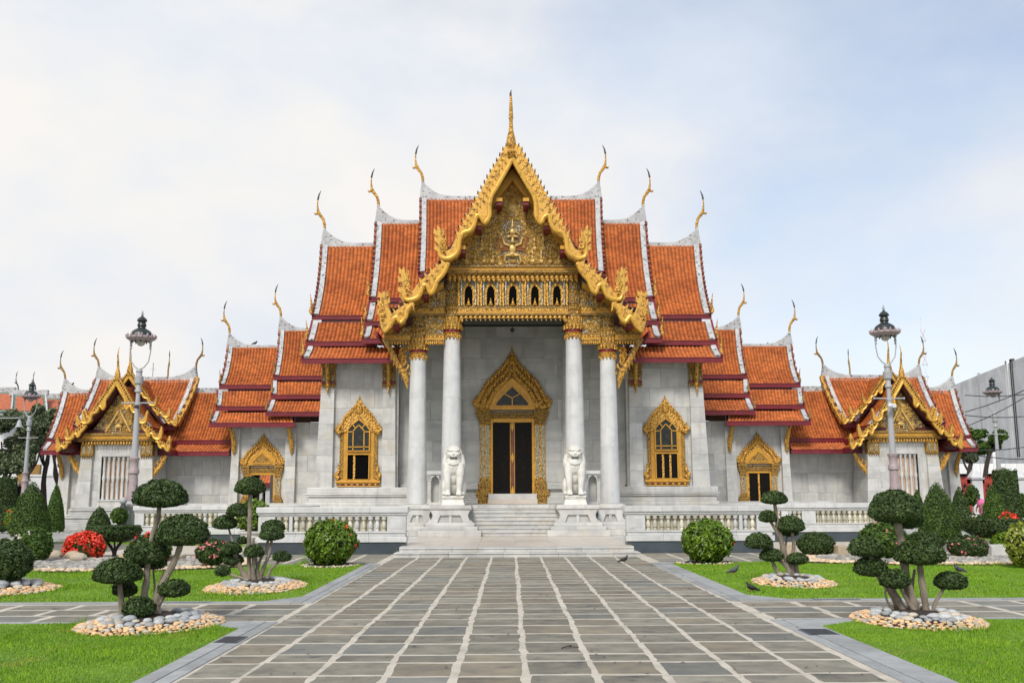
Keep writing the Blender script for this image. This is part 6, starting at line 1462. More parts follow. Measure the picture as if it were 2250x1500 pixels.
# ------------------------------------------------------------------ foliage
def leaves(name, par, loc, shape, n, size, mt, seed, core=.88, normal_mix=.7, flowers=None, coremt='leaf_core', rough=.045):
    """shape(dirs) -> radius vectors; leaf faces spread over and just under the surface"""
    R = np.random.default_rng(seed); L = np.array(tuple(loc))
    d = R.normal(size=(n, 3)); d /= np.linalg.norm(d, axis=1)[:, None]
    P, Nn = shape(d, R)
    ph = R.uniform(0, 6.28, 6); bumpy = 1 + rough * (np.sin(P[:, 0] * 9 / max(.2, np.abs(P).max()) * 1.3 + ph[0]) * np.sin(P[:, 1] * 7 / max(.2, np.abs(P).max()) + ph[1]) + .6 * np.sin(P[:, 2] * 15 / max(.2, np.abs(P).max()) + ph[2]) * np.sin(P[:, 0] * 17 / max(.2, np.abs(P).max()) + ph[3]))
    depth = 1 - np.abs(R.normal(0, .035, n)) + (R.random(n) < .05) * R.uniform(0, .04, n)
    stray = R.random(n) < .025; depth = np.where(stray, 1 + R.uniform(.01, .07, n), depth)
    P = P * (bumpy * depth)[:, None]
    Nn = Nn * normal_mix + R.normal(size=(n, 3)) * .55; Nn /= np.linalg.norm(Nn, axis=1)[:, None]
    t = np.cross(Nn, R.normal(size=(n, 3))); t /= np.linalg.norm(t, axis=1)[:, None] + 1e-9; b = np.cross(Nn, t)
    s = size * R.uniform(.6, 1.25, n)[:, None]
    V = np.stack([P - t * s, P + b * s * .45 + Nn * s * .15, P + t * s, P - b * s * .45 + Nn * s * .15], 1).reshape(-1, 3)
    F = np.arange(4 * n).reshape(-1, 4); clump = .5 + .5 * np.sin(P[:, 0] * 11 + ph[4]) * np.sin(P[:, 1] * 9 + P[:, 2] * 8 + ph[5])
    var = np.clip(R.uniform(0, 1, n) ** 1.5 * .75 + clump * .25, 0, 1)
    o = link(name, npmesh(name, V, F, mt, var), par, L); 
    # dark solid core added inside the crown so it is not see-through
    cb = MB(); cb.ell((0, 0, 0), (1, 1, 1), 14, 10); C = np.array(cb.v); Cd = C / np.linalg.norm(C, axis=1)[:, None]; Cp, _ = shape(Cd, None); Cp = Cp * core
    cm = bpy.data.meshes.new('crown_core'); cm.from_pydata([tuple(p) for p in Cp], [], cb.f); cm.materials.append(MATS[coremt])
    c = link('crown_core', cm, o, L)
    if flowers:
        fm, fn, fs = flowers; d = R.normal(size=(fn, 3)); d /= np.linalg.norm(d, axis=1)[:, None]; d[:, 1] = -np.abs(d[:, 1]) if True else d[:, 1]; d[:, 2] = np.abs(d[:, 2]) * R.choice([1, 1, -.6], fn); d /= np.linalg.norm(d, axis=1)[:, None]
        FP, FN = shape(d, R); k = 9; Q = []; 
        for p, nn in zip(FP, FN):
            for _ in range(k):
                c0 = p * 1.0 + nn * fs * .3 + R.normal(size=3) * fs * .42; q = R.normal(size=3); q = nn + q * .8; q /= np.linalg.norm(q); t = np.cross(q, R.normal(size=3)); t /= np.linalg.norm(t); b = np.cross(q, t); s = fs * R.uniform(.35, .55)
                Q += [c0 - t * s, c0 - b * s, c0 + t * s, c0 + b * s]
        Q = np.array(Q); FF = np.arange(len(Q)).reshape(-1, 4); link('blossoms', npmesh('blossoms', Q, FF, fm, R.uniform(0, 1, len(FF))), o, L)['kind'] = 'stuff'
    return o
def ellipsoid(rx, ry, rz, flat=.0):
    """dome with its underside flattened by `flat`"""
    def f(d, R):
        P = d * np.array([rx, ry, rz]); 
        if flat: P[:, 2] = np.where(P[:, 2] < 0, P[:, 2] * (1 - flat), P[:, 2])
        N = d / np.array([rx, ry, rz]); N /= np.linalg.norm(N, axis=1)[:, None]; return P, N
    return f
def cone(rx, h, pw=.75, base=.0):
    def f(d, R):
        a = np.arctan2(d[:, 1], d[:, 0]); t = (d[:, 2] + 1) / 2 if R is None else (1 - np.sqrt(R.random(len(d))) * .98)
        r = rx * np.clip(1 - t ** 1.75, 0, 1) ** .80 * np.clip(.80 + t * 1.8, 0, 1)
        P = np.stack([np.cos(a) * r, np.sin(a) * r, t * h - h / 2], 1); N = np.stack([np.cos(a), np.sin(a), np.full(len(a), rx / h * .9)], 1); N /= np.linalg.norm(N, axis=1)[:, None]; return P, N
    return f
def bullet(rx, h, flattop=.12):
    def f(d, R):
        a = np.arctan2(d[:, 1], d[:, 0]); u = (d[:, 2] + 1) / 2
        r = np.where(u > 1 - flattop, (1 - u) / flattop, 1.0) * (1.0 if True else 1); t = np.where(u > 1 - flattop, 1.0 - .03 * (1 - np.abs(1 - (1 - u) / flattop)), u / (1 - flattop)); r = r * rx * (1.06 - .12 * t)
        r = np.where(u < .04, r * u / .04, r)
        P = np.stack([np.cos(a) * r, np.sin(a) * r, t * h - h / 2], 1); top = (u > 1 - flattop)[:, None]; N = np.where(top, np.array([[0, 0, 1.]]), np.stack([np.cos(a), np.sin(a), 0 * a + .1], 1)); return P, N
    return f
def disc(rx, rz):
    """flat-topped table crown, narrowing underneath"""
    def f(d, R):
        z = d[:, 2]; a = np.arctan2(d[:, 1], d[:, 0]); c = np.sqrt(np.clip(1 - z * z, 0, 1))
        r = rx * np.where(z > 0, np.clip(c, 0, 1) ** .28, np.clip(c, 0, 1) ** .8); zz = np.where(z > 0, np.abs(z) ** .8 * .5 * rz * np.where(c < .5, 1, 1), z * rz * 1.1)
        zz = np.where(z > 0, .45 * rz * (1 - np.clip(1 - z * 2.2, 0, 1)), zz)
        P = np.stack([np.cos(a) * r, np.sin(a) * r, zz], 1); N = d.copy(); N[:, 2] = np.where(z > .3, 2, N[:, 2]); N /= np.linalg.norm(N, axis=1)[:, None]; return P, N
    return f
def px2m(px, Y): return px * Y / FPX * .99
seedc = [100]
def pad(par, u, v, hw, hh, Y, n=None, mt='leaf_dark', flat=.62, size=.034, name='foliage_pad', dy=0, flowers=None, dens=1.0):
    p = A(u, v, Y + dy); rx, rz = px2m(hw, Y), px2m(hh, Y); seedc[0] += 1
    # dome: the given box is hh above and hh below centre; place the flat underside low
    rzt = rz * 2 / (2 - flat); cz = p.z - rz + rzt * (1 - flat)
    area = 4 * math.pi * rx * rx * .8; n = n or int(min(7000, area / (size * size * .9) * 2.6 * dens))
    return leaves(name, par, (p.x, p.y, cz), ellipsoid(rx * .97, rx * .92, rzt * .97, flat), n, size, mt, seedc[0], flowers=flowers)
def stem(par, pts, w0, w1, Y, mt='bark', name='stem', dys=None, gn=True):
    P = [A(u, v, Y + (dys[i] if dys else 0)) for i, (u, v) in enumerate(pts)]
    Q = []; RR = []; R = random.Random(len(pts) * 7 + int(pts[0][0])); k = 4; n = len(P)
    for i in range(n - 1):
        for j in range(k):
            t = j / k; a = P[max(i - 1, 0)]; b = P[i]; c = P[i + 1]; d = P[min(i + 2, n - 1)]
            q = .5 * ((2 * b) + (c - a) * t + (2 * a - 5 * b + 4 * c - d) * t * t + (3 * b - a - 3 * c + d) * t ** 3); Q.append(q); f = (i + t) / (n - 1); RR.append((w0 + (w1 - w0) * f ** .7) * (1 + R.uniform(-.13, .17) * gn))
    Q.append(P[-1]); RR.append(w1)
    rr = [px2m(r, Y) * .51 for r in RR]; m = MB(); m.tube(Q, rr, 9)
    if gn:
        for _ in range(3): i = R.randrange(1, len(Q) - 1); a = R.uniform(0, 6.28); m.ell(Q[i] + Vector((math.cos(a), -abs(math.sin(a)), 0)) * rr[i] * .75, (rr[i] * .5, rr[i] * .5, rr[i] * .6), 6, 5)
    return m.build(name, mt, par, smooth=True)
def cloud_tree(label, gu, gv, Y, pads, stems, size, group='cloud-pruned trees'):
    g = A(gu, gv, Y); t = thing('cloud_tree', label, 'tree', (g.x, g.y, max(.02, g.z)), group)
    for s in stems: stem(t, s[0], s[1], s[2], Y, dys=s[3] if len(s) > 3 else None)
    for q in pads: pad(t, *q[:4], Y, size=size, dy=q[4] if len(q) > 4 else 0, flat=q[5] if len(q) > 5 else .62)
    return t
cloud_tree('nearest left cloud tree, seven dark pads on pale twisted stems above a stone ring', 305, 1352, 16.7,
    [(353, 1083, 59, 30), (402, 1163, 58, 33, -.1), (321, 1208, 46, 29, .1), (337, 1232, 29, 17, .35, .4), (260, 1252, 51, 27, -.2), (274, 1292, 26, 17, .3, .4), (383, 1291, 33, 18, -.1, .4), (306, 1333, 34, 22, -.35, .3)],
    [([(322, 1345), (317, 1310), (323, 1270), (325, 1225), (334, 1180), (348, 1135), (350, 1090)], 17, 9), ([(343, 1352), (346, 1315), (362, 1275), (382, 1235), (396, 1200), (405, 1165)], 20, 11, [0, 0, -.05, -.1, -.1, -.1]),
     ([(268, 1360), (267, 1325), (264, 1290), (262, 1255)], 13, 10, [-.2] * 4), ([(338, 1345), (352, 1320), (368, 1300), (380, 1295)], 14, 8), ([(333, 1330), (345, 1290), (360, 1255)], 5, 4, [.1, .1, .1]), ([(340, 1330), (340, 1290), (336, 1240)], 5, 4, [.3] * 3), ([(298, 1340), (285, 1315), (277, 1300)], 6, 4, [.3] * 3)], .034)
cloud_tree('nearest right cloud tree, dark pads on leaning grey stems above a stone ring', 2010, 1340, 16.9,
    [(1966, 1111, 58, 36), (1992, 1136, 36, 24, .2, .4), (2020, 1210, 54, 28, -.1), (1902, 1199, 38, 21), (1912, 1243, 36, 21, .1, .45), (1966, 1270, 33, 20, -.2, .45), (2089, 1274, 35, 19, 0, .45)],
    [([(2012, 1345), (1998, 1300), (1990, 1260), (1985, 1215), (1978, 1175), (1970, 1130)], 24, 14), ([(2036, 1345), (2030, 1305), (2024, 1265), (2020, 1225)], 15, 12, [-.1] * 4), ([(1985, 1340), (1966, 1305), (1945, 1270), (1920, 1235), (1905, 1208)], 17, 8),
     ([(1975, 1338), (1955, 1300), (1930, 1268), (1915, 1250)], 11, 6, [.1] * 4), ([(2015, 1348), (1998, 1325), (1983, 1300), (1972, 1280)], 10, 6, [-.2] * 4), ([(2048, 1345), (2056, 1322), (2066, 1305), (2078, 1285)], 9, 6), ([(1968, 1345), (1952, 1325), (1945, 1300), (1955, 1285)], 6, 4), ([(2010, 1335), (2004, 1295), (2010, 1250)], 9, 6, [.2] * 3)], .034)
cloud_tree('left mid-lawn cloud tree, tall pale stem topped by a dome, many small pads', 555, 1272, 23.3,
    [(550, 1066, 33, 19), (522, 1119, 23, 14), (494, 1146, 27, 15, .2), (600, 1154, 26, 13, .3), (597, 1170, 27, 15), (533, 1186, 12, 8, .2, .3), (508, 1203, 23, 13), (513, 1228, 22, 12, .1, .4), (558, 1209, 22, 13, -.2), (620, 1221, 20, 11, 0, .4), (489, 1253, 17, 11, -.2, .3)],
    [([(549, 1272), (547, 1225), (548, 1160), (549, 1110), (550, 1070)], 11, 7), ([(548, 1150), (537, 1130), (526, 1122)], 5, 4), ([(536, 1268), (524, 1225), (510, 1185), (500, 1152)], 7, 4, [.2] * 4), ([(545, 1276), (530, 1250), (518, 1222), (512, 1208)], 14, 7),
     ([(572, 1272), (580, 1245), (592, 1215), (598, 1178)], 9, 6), ([(560, 1272), (566, 1245), (578, 1215), (590, 1185)], 9, 5, [.1] * 4), ([(588, 1270), (595, 1250), (608, 1238), (618, 1225)], 8, 5), ([(558, 1274), (556, 1250), (557, 1220)], 11, 7, [-.1] * 3), ([(545, 1275), (528, 1268), (508, 1262), (493, 1255)], 7, 4, [-.2] * 4), ([(566, 1275), (566, 1250), (562, 1225)], 8, 5)], .036)
cloud_tree('right mid-lawn cloud tree, slanting pale stem with small pads before the balustrade', 1735, 1265, 24.0,
    [(1701, 1092, 29, 14), (1687, 1133, 20, 13), (1736, 1150, 31, 18), (1735, 1168, 19, 9, .2, .3), (1667, 1187, 30, 17), (1695, 1218, 25, 14, 0, .45), (1752, 1226, 24, 12, -.1, .45)],
    [([(1738, 1268), (1728, 1230), (1716, 1185), (1708, 1145), (1702, 1105)], 16, 7), ([(1722, 1200), (1705, 1165), (1690, 1140)], 9, 5), ([(1742, 1262), (1740, 1230), (1744, 1200), (1740, 1165)], 10, 6), ([(1735, 1262), (1725, 1240), (1700, 1222), (1672, 1195)], 11, 5), ([(1712, 1262), (1700, 1240), (1692, 1222)], 10, 6), ([(1752, 1266), (1750, 1245), (1752, 1230)], 12, 8), ([(1728, 1240), (1726, 1205), (1730, 1172)], 6, 4, [.2] * 3)], .036)
def shrub(label, u, v, hw, hh, Y, kind='round', mt='leaf_mid', size=.05, cat='shrub', flowers=None, trunk=None, name=None, dens=1.0, stems=None):
    p = A(u, v, Y); rx, rz = px2m(hw, Y), px2m(hh, Y); seedc[0] += 1
    t = thing(name or {'round': 'round_shrub', 'cone': 'cone_shrub', 'bullet': 'clipped_shrub', 'disc': 'table_shrub'}[kind], label, cat, (p.x, Y, max(0, p.z - rz)))
    area = 4 * math.pi * rx * rx if kind == 'round' else 2 * math.pi * rx * rz * 2; n = int(min(9000, area / (size * size * .9) * 2.6 * dens))
    sh = {'round': lambda: ellipsoid(rx * .97, rx * .97, rz * .97), 'cone': lambda: cone(rx, 2 * rz, .62), 'bullet': lambda: bullet(rx, 2 * rz), 'disc': lambda: disc(rx, rz)}[kind]()
    leaves('foliage', t, (p.x, Y, p.z), sh, n, size, mt, seedc[0], flowers=flowers, rough=.025 if kind != 'round' else .075)
    for s in (trunk or []): stem(t, s[0], s[1], s[2], Y, 'bark_dark', 'trunk')
    return t
shrub('dark ball tree on a short trunk at the left edge of the middle lawn', 8, 1233, 58, 47, 22.4, mt='leaf_dark', size=.04, cat='tree', trunk=[([(8, 1296), (6, 1275), (8, 1240)], 18, 14)], name='ball_tree')
shrub('round glossy shrub with a few red blossoms, by the path left of the platform', 727, 1192, 57, 50, 29.9, mt='leaf_bright', size=.07, flowers=('flower_red', 6, .06), trunk=[([(u, 1240), (u + (u - 727) * .15, 1222), (u + (u - 727) * .2, 1200)], 4, 4) for u in (692, 704, 716, 730, 742, 756)])
shrub('bright green round shrub right of the path with one orange blossom', 1554, 1188, 55, 46, 30.1, mt='leaf_bright', size=.07, flowers=('flower_red', 1, .06), trunk=[([(u, 1233), (u + (u - 1554) * .15, 1218), (u + (u - 1554) * .2, 1200)], 4, 4) for u in (1530, 1545, 1560, 1575)])
shrub('scarlet-flowered round shrub in the left stone bed', 188, 1202, 41, 31, 33.0, mt='leaf_dark', size=.06, flowers=('flower_red', 230, .085))
shrub('scarlet-flowered shrub half hidden behind the pad of the near left tree', 332, 1206, 42, 33, 30.5, mt='leaf_mid', size=.06, flowers=('flower_red', 60, .08))
shrub('round dark shrub with white blossoms beside the cone tree', 72, 1198, 41, 38, 31.0, mt='leaf_mid', size=.06, flowers=('flower_white', 8, .07))
shrub('rose shrub with pink blossoms beside the left mid cloud tree', 468, 1212, 36, 27, 29.0, mt='leaf_dark', size=.05, flowers=('flower_pink', 22, .07))
shrub('rose shrub with pale pink blossoms in the right stone bed', 2127, 1203, 40, 27, 31.3, mt='leaf_dark', size=.055, flowers=('flower_pink', 14, .05))
shrub('low round hedge ball behind the right mid cloud tree', 1793, 1196, 40, 27, 33.0, mt='leaf_dark', size=.045)
shrub('large shrub with pink blossoms behind the near right tree', 1940, 1187, 50, 40, 30.6, mt='leaf_mid', size=.06, flowers=('flower_pink', 6, .05))
shrub('low dark shrub behind the right pad of the near right tree', 2032, 1188, 41, 20, 31.5, mt='leaf_dark', size=.05)
shrub('yellow-green variegated shrub cut by the right edge', 2250, 1196, 38, 48, 27.6, mt='leaf_yellow', size=.07)
shrub('low green shrub under the right table-top shrub', 2210, 1192, 30, 22, 33.5, mt='leaf_bright', size=.07)
shrub('table-top shrub with a forked dark trunk left of the near left tree', 252, 1165, 54, 21, 34.5, 'disc', 'leaf_dark', .045, trunk=[([(251, 1226), (248, 1208), (234, 1188), (228, 1172)], 9, 5), ([(251, 1226), (255, 1206), (268, 1188), (274, 1172)], 9, 5), ([(251, 1222), (252, 1200), (250, 1172)], 5, 3)])
shrub('broad table-top shrub on a short trunk at right, before the cone shrubs', 2183, 1153, 62, 26, 34.5, 'disc', 'leaf_dark', .045, trunk=[([(2190, 1222), (2188, 1205), (2184, 1175)], 12, 9)])
shrub('orange-red flowering shrub peeking over the right table-top shrub', 2208, 1145, 27, 17, 38.5, mt='leaf_mid', size=.07, flowers=('flower_red', 40, .10))
shrub('tall cone shrub at left, broadest of the left cones', 69, 1118, 43, 61, 44, 'cone', 'leaf_mid', .045)
shrub('slender cone shrub at left, closest to the left pavilion', 122, 1115, 20, 53, 55, 'cone', 'leaf_mid', .06)
shrub('flat-topped clipped column shrub at the left edge', 10, 1108, 22, 58, 54, 'bullet', 'leaf_dark', .07)
shrub('small cone shrub between clipped column and broad left cone', 46, 1125, 24, 42, 56, 'cone', 'leaf_mid', .07)
shrub('small shrub with orange blossoms at the foot of the left cones', 27, 1140, 16, 24, 50, mt='leaf_bright', size=.07, flowers=('flower_red', 8, .07))
shrub('dome-clipped shrub behind the left table-top shrub', 218, 1140, 26, 28, 47, 'cone', 'leaf_dark', .06)
shrub('loose green plant at the foot of the left lamp post', 262, 1132, 18, 17, 45, mt='leaf_mid', size=.07)
shrub('tall cone shrub right of the right lamp post, broadest of the right cones', 2061, 1122, 45, 66, 42, 'cone', 'leaf_mid', .045)
shrub('slender cone shrub before the right pavilion corner', 2110, 1117, 25, 49, 52, 'cone', 'leaf_dark', .06)
shrub('tiny cone shrub just right of the right lamp post', 2016, 1105, 14, 30, 54, 'cone', 'leaf_mid', .07)
shrub('olive cone shrub above the right table-top shrub', 2184, 1108, 26, 44, 48, 'cone', 'leaf_mid', .06)
shrub('tall flat-topped clipped column shrub before the red fence', 2212, 1098, 26, 66, 56, 'bullet', 'leaf_dark', .07)
shrub('loose hedge at the right edge below the red fence', 2246, 1110, 20, 26, 60, mt='leaf_mid', size=.09)
shrub('loose shrub between pavilion corner and red fence', 2136, 1088, 14, 22, 62, mt='leaf_mid', size=.09)
shrub('low shrub with white blossoms behind the right table-top shrub', 2138, 1148, 26, 20, 40, mt='leaf_dark', size=.06, flowers=('flower_white', 6, .07))
# potted plant beside the near balustrade
pl = thing('potted_plant', 'green bush in a carved marble urn at the left end of the near balustrade', 'plant', (A(557, 1180, 39.5).x, 39.5, 0))
x = pl.location.x; zt_ = A(557, 1166, 39.5).z
m = MB(); m.lathe(x, 39.5, [(.30, 0), (.36, .1), (.26, .2), (.22, .32), (.42, .5), (.52, zt_ - .25), (.50, zt_ - .12), (.60, zt_ - .06), (.60, zt_), (.48, zt_)], 16); m.build('urn', 'marble', pl, smooth=True)
m = MB()
for k in range(12): q = k * math.pi / 6; m.ell((x + .50 * math.cos(q), 39.5 + .50 * math.sin(q), zt_ - .35), (.10, .10, .13), 6, 5)
m.build('urn_carving', 'marble', pl, smooth=True)
seedc[0] += 1; p = A(555, 1133, 39.5); leaves('foliage', pl, (p.x, 39.5, p.z), ellipsoid(.62, .55, .62), 1800, .085, 'leaf_bright', 77, core=.7, rough=.16)
# ================================================================== lamps
def lamp(label, ub, Y, vt, ut, arm=True, group='ornate lamp posts'):
    b = A(ub, 1150, Y); H = A(ut, vt, Y).z; s = H / 10.7; xx = (A(ut, vt, Y).x + b.x * 0) ; x = (A(ut, vt, Y).x + A(ub, 1140, Y).x) / 2
    r = thing('lamp_post', label, 'lamp', (x, Y, 0), group)
    def B(m, n, mt, **k): return m.build(n, mt, r, smooth=True, **k)
    m = MB(); m.lathe(x, Y, [(.50, 0), (.50, .25), (.36, .3), (.36, 1.55), (.40, 1.6), (.46, 1.70), (.46, 1.8), (.34, 1.92)], 8, rot=.5); B(m, 'pedestal', 'lamp_paint')
    m = MB()
    for k in range(8):
        q = (k + .5) * math.pi / 4 + math.pi / 8; m.tube([(x + .37 * math.cos(q), Y + .37 * math.sin(q), 1.45), (x + .40 * math.cos(q), Y + .40 * math.sin(q), 1.3), (x + .37 * math.cos(q), Y + .37 * math.sin(q), 1.2)], [.06, .08, .02], 5)
    B(m, 'swag', 'lamp_paint')
    m = MB(); m.lathe(x, Y, [(.30, 1.9), (.33, 2.1), (.22, 2.5), (.20, 3.2), (.26, 3.25), (.26, 3.4), (.20, 3.5), (.20, 3.85), (.24, 3.9), (.24, 4.0), (.17, 4.05)], 12); B(m, 'lower_post', 'lamp_pink')
    m = MB(); m.lathe(x, Y, [(.165, 4.0), (.10, 7.2)], 12); B(m, 'post', 'lamp_paint')
    m = MB(); m.lathe(x, Y, [(.10, 6.5), (.14, 6.55), (.14, 6.62), (.10, 6.66), (.10, 7.15), (.17, 7.2), (.17, 7.28), (.12, 7.35), (.12, 7.55), (.20, 7.62), (.22, 7.95), (.15, 8.0), (.13, 8.15), (.17, 8.2), (.12, 8.35)], 12); B(m, 'post_head', 'lamp_paint')
    m = MB(); m.tube([(x - .72, Y, 6.66), (x + .72, Y, 6.66)], .035, 7); m.ell((x - .72, Y, 6.66), (.06, .06, .06), 6, 5); m.ell((x + .72, Y, 6.66), (.06, .06, .06), 6, 5); B(m, 'ladder_bar', 'lamp_paint')
    for s_ in (-1, 1):
        m = MB(); m.tube([(x, Y, 8.3), (x + s_ * .22, Y, 8.42), (x + s_ * .42, Y, 8.7), (x + s_ * .50, Y, 9.2), (x + s_ * .48, Y, 9.75)], [.035, .032, .03, .03, .035], 8)
        m.lathe(x + s_ * .48, Y, [(.03, 9.3), (.065, 9.35), (.035, 9.42), (.07, 9.48), (.05, 9.6), (.09, 9.72), (.06, 9.8)], 8); B(m, 'yoke_arm', 'lamp_paint')
    m = MB(); m.lathe(x, Y, [(.50, 9.72), (.62, 9.78), (.70, 9.84), (.70, 9.90), (.60, 9.95), (.50, 9.93)], 24)
    for k in range(16):
        q = k * math.pi / 8; m.tube([(x + .66 * math.cos(q), Y + .66 * math.sin(q), 9.88), (x + .70 * math.cos(q), Y + .70 * math.sin(q), 9.98), (x + .66 * math.cos(q), Y + .66 * math.sin(q), 10.06)], [.07, .055, .012], 5)
    B(m, 'crown_ring', 'lamp_pink')
    m = MB(); m.lathe(x, Y, [(.54, 9.93), (.52, 10.05), (.44, 10.2), (.30, 10.3), (.19, 10.36), (.17, 10.42), (.22, 10.46), (.20, 10.60), (.16, 10.66), (.24, 10.72), (.24, 10.78), (.16, 10.88), (.07, 10.94), (.03, 11.0)], 20); B(m, 'cap', 'lamp_black')
    m = MB(); m.lathe(x, Y, [(.03, 10.98), (.07, 11.03), (.03, 11.07), (.05, 11.12), (.008, 11.28)], 8); m.beam((x - .08, Y, 11.08), (x + .08, Y, 11.08), .03, .03); B(m, 'cap_finial', 'lamp_paint')
    m = MB(); m.ell((x, Y, 9.66), (.21, .21, .20), 14, 10); B(m, 'globe', 'globe')
    m = MB()
    for k in range(10):
        q = k * math.pi / 5; m.tube([(x + .46 * math.cos(q), Y + .46 * math.sin(q), 9.75), (x + .42 * math.cos(q), Y + .42 * math.sin(q), 9.64), (x + .34 * math.cos(q), Y + .34 * math.sin(q), 9.70)], [.04, .03, .01], 5)
    B(m, 'fringe', 'iron')
    f = H / 11.28
    for c in r.children: pass
    r.scale = (f, f, f) if abs(f - 1) > .02 else (1, 1, 1)
    return r
lamp('tall ornate lamp post with black domed cap in front of the left pavilion', 288, 46, 681, 314)
lamp('tall ornate lamp post with black domed cap in front of the right pavilion', 1968, 46, 669, 1943)
lamp('smaller distant lamp post at the far left edge', 50, 74, 832, 70)
lamp('smaller distant lamp post before the white building at right', 2195, 70, 822, 2186)
p = A(316, 870, 45.7); cc = thing('camera_unit', 'small security camera clamped to the left tall lamp post', 'camera', p)
q = A(299, 893, 45.6); m = MB(); m.box(q.x - .06, q.x + .06, 45.5, 45.85, q.z - .07, q.z + .07); m.ell((q.x, 45.5, q.z), (.07, .05, .07), 8, 6); cc.location = (q.x, 45.7, q.z); m.build('housing', 'iron', cc, loc=(q.x, 45.7, q.z))
q = A(1960, 891, 45.5); c2 = thing('camera_unit', 'small white security camera clamped to the right tall lamp post', 'camera', (q.x, 45.6, q.z)); m = MB(); m.ell((q.x - .08, 45.5, q.z), (.12, .12, .12), 10, 8); m.box(q.x, q.x + .2, 45.5, 45.7, q.z - .08, q.z + .1); m.build('housing', 'far_white', c2)
q = A(42, 935, 70); bl = thing('hanging_lamp', 'grey bell-shaped lamp hanging from a horizontal arm at far left', 'lamp', (q.x, 70, q.z)); m = MB(); m.lathe(q.x, 70, [(.28, q.z - .1), (.18, q.z + .05), (.12, q.z + .35), (.05, q.z + .42)], 12); m.build('shade', 'lamp_paint', bl, smooth=True)
m = MB(); e = A(-60, 924, 70); m.tube([(q.x, 70, q.z + .4), (q.x, 70, q.z + .55), (q.x + .4, 70, q.z + .55), (e.x, 70, q.z + .55)], .04, 6); m.build('arm', 'lamp_paint', bl)
q = A(271, 1100, 45.2); bp = thing('ball_post', 'short iron post topped by a grey ball beside the left lamp', 'post', (q.x, 45.2, 0)); m = MB(); m.ell((q.x, 45.2, q.z), (.17, .17, .17), 10, 8); m.build('ball', 'lamp_paint', bp, smooth=True); m = MB(); m.lathe(q.x, 45.2, [(.2, 0), (.18, q.z - .5), (.22, q.z - .45), (.10, q.z - .15)], 8); m.build('post', 'iron', bp)
# ================================================================== pigeons
def pigeon(label, p, face=1, s=1.0, mt='bird_grey', stand=True, lie=False):
    s *= .84
    p = Vector(p); r = thing('pigeon', label, 'bird', p, 'pigeons'); b = MB(); f = face
    b.ell((0, 0, .12), (.11, .062, .07), 10, 8, Matrix.Rotation(-f * .35, 3, 'Y')); b.ell((f * .07, 0, .16), (.06, .05, .065), 8, 6); b.tube([(f * .08, 0, .17), (f * .11, 0, .23)], [.042, .03], 8); b.ell((f * .115, 0, .245), (.032, .027, .028), 8, 6)
    b.tube([(-f * .06, 0, .11), (-f * .17, 0, .065), (-f * .23, 0, .045)], [.045, .032, .022], 8, flat=.5)
    me = b.mesh('body', mt, smooth='full'); o = link('body', me, r, p); rm = o.modifiers.new('remesh', 'REMESH'); rm.mode = 'VOXEL'; rm.voxel_size = .011; rm.use_smooth_shade = True
    m = MB(); m.ell((-f * .02, -.055, .13), (.10, .018, .045), 8, 6, Matrix.Rotation(-f * .3, 3, 'Y')); m.ell((-f * .02, .055, .13), (.10, .018, .045), 8, 6, Matrix.Rotation(-f * .3, 3, 'Y')); link('wings', m.mesh('wings', mt, smooth='full'), r, p)
    m = MB(); m.tube([(f * .14, 0, .243), (f * .168, 0, .235)], [.009, .002], 5); link('beak', m.mesh('beak', 'bird_black'), r, p)
    if stand:
        for y in (-.02, .02): m = MB(); m.tube([(f * .01, y, .07), (f * .015, y, .005)], .006, 5); m.tube([(f * .015, y, .006), (f * .045, y, .003)], .005, 4); link('leg', m.mesh('leg', 'tower_red'), r, p)
    r.scale = (s, s, s); return r
g = G(1371, 1237); pigeon('dark pigeon on the paving near the right end of the platform steps', (g.x, g.y, .012), 1, 1.05, 'bird_black')
g = G(1613, 1264); pigeon('grey pigeon standing on the right middle lawn', (g.x, g.y, .03), 1, 1.1)
g = G(1652, 1302); pigeon('dark pigeon pecking at the lawn edge left of the stone ring', (g.x, g.y, .02), -1, .95, 'bird_black')
g = G(1940, 1247); pigeon('small dark pigeon on the lawn behind the near right tree', (g.x, g.y, .03), 1, .9, 'bird_black')
q = A(2108, 1259, 16.95); pigeon('grey pigeon perched on the rightmost pad of the near right tree', q, -1, .72, stand=False)
q = A(1692, 763, 64); pigeon('dark bird perched on the ridge of the right gate wing', (q.x, 64, q.z), -1, 1.5, 'bird_black', False)
q = A(560, 758, 64); pigeon('dark bird perched on the ridge of the left gate wing', (q.x, 64, q.z), 1, 1.3, 'bird_black', False)
q = A(156, 851, 64); pigeon('dark bird perched upright on the ridge of the left pavilion', (q.x, 64, q.z), 1, 1.5, 'bird_black', False)
# fallen leaves on grass and paving
RL = np.random.default_rng(3); NL = 260; lx = RL.uniform(-10, 10, NL); ly = RL.uniform(11, 31, NL); la = RL.uniform(0, 6.28, NL); ls = RL.uniform(.018, .04, NL); lz = np.where(np.abs(lx) > 4.7, .055, .016)
lv = np.stack([np.stack([lx + np.cos(la) * ls, ly + np.sin(la) * ls, lz], 1), np.stack([lx - np.sin(la) * ls * .5, ly + np.cos(la) * ls * .5, lz + .012], 1), np.stack([lx - np.cos(la) * ls, ly - np.sin(la) * ls, lz], 1), np.stack([lx + np.sin(la) * ls * .5, ly - np.cos(la) * ls * .5, lz + .004], 1)], 1).reshape(-1, 3)
o = link('fallen_leaves', npmesh('fallen_leaves', lv, np.arange(4 * NL).reshape(-1, 4), 'dry_leaf', RL.uniform(0, 1, NL))); o['kind'] = 'stuff'; o['label'] = 'small dry leaves scattered over lawn and paving'; o['category'] = 'leaves'
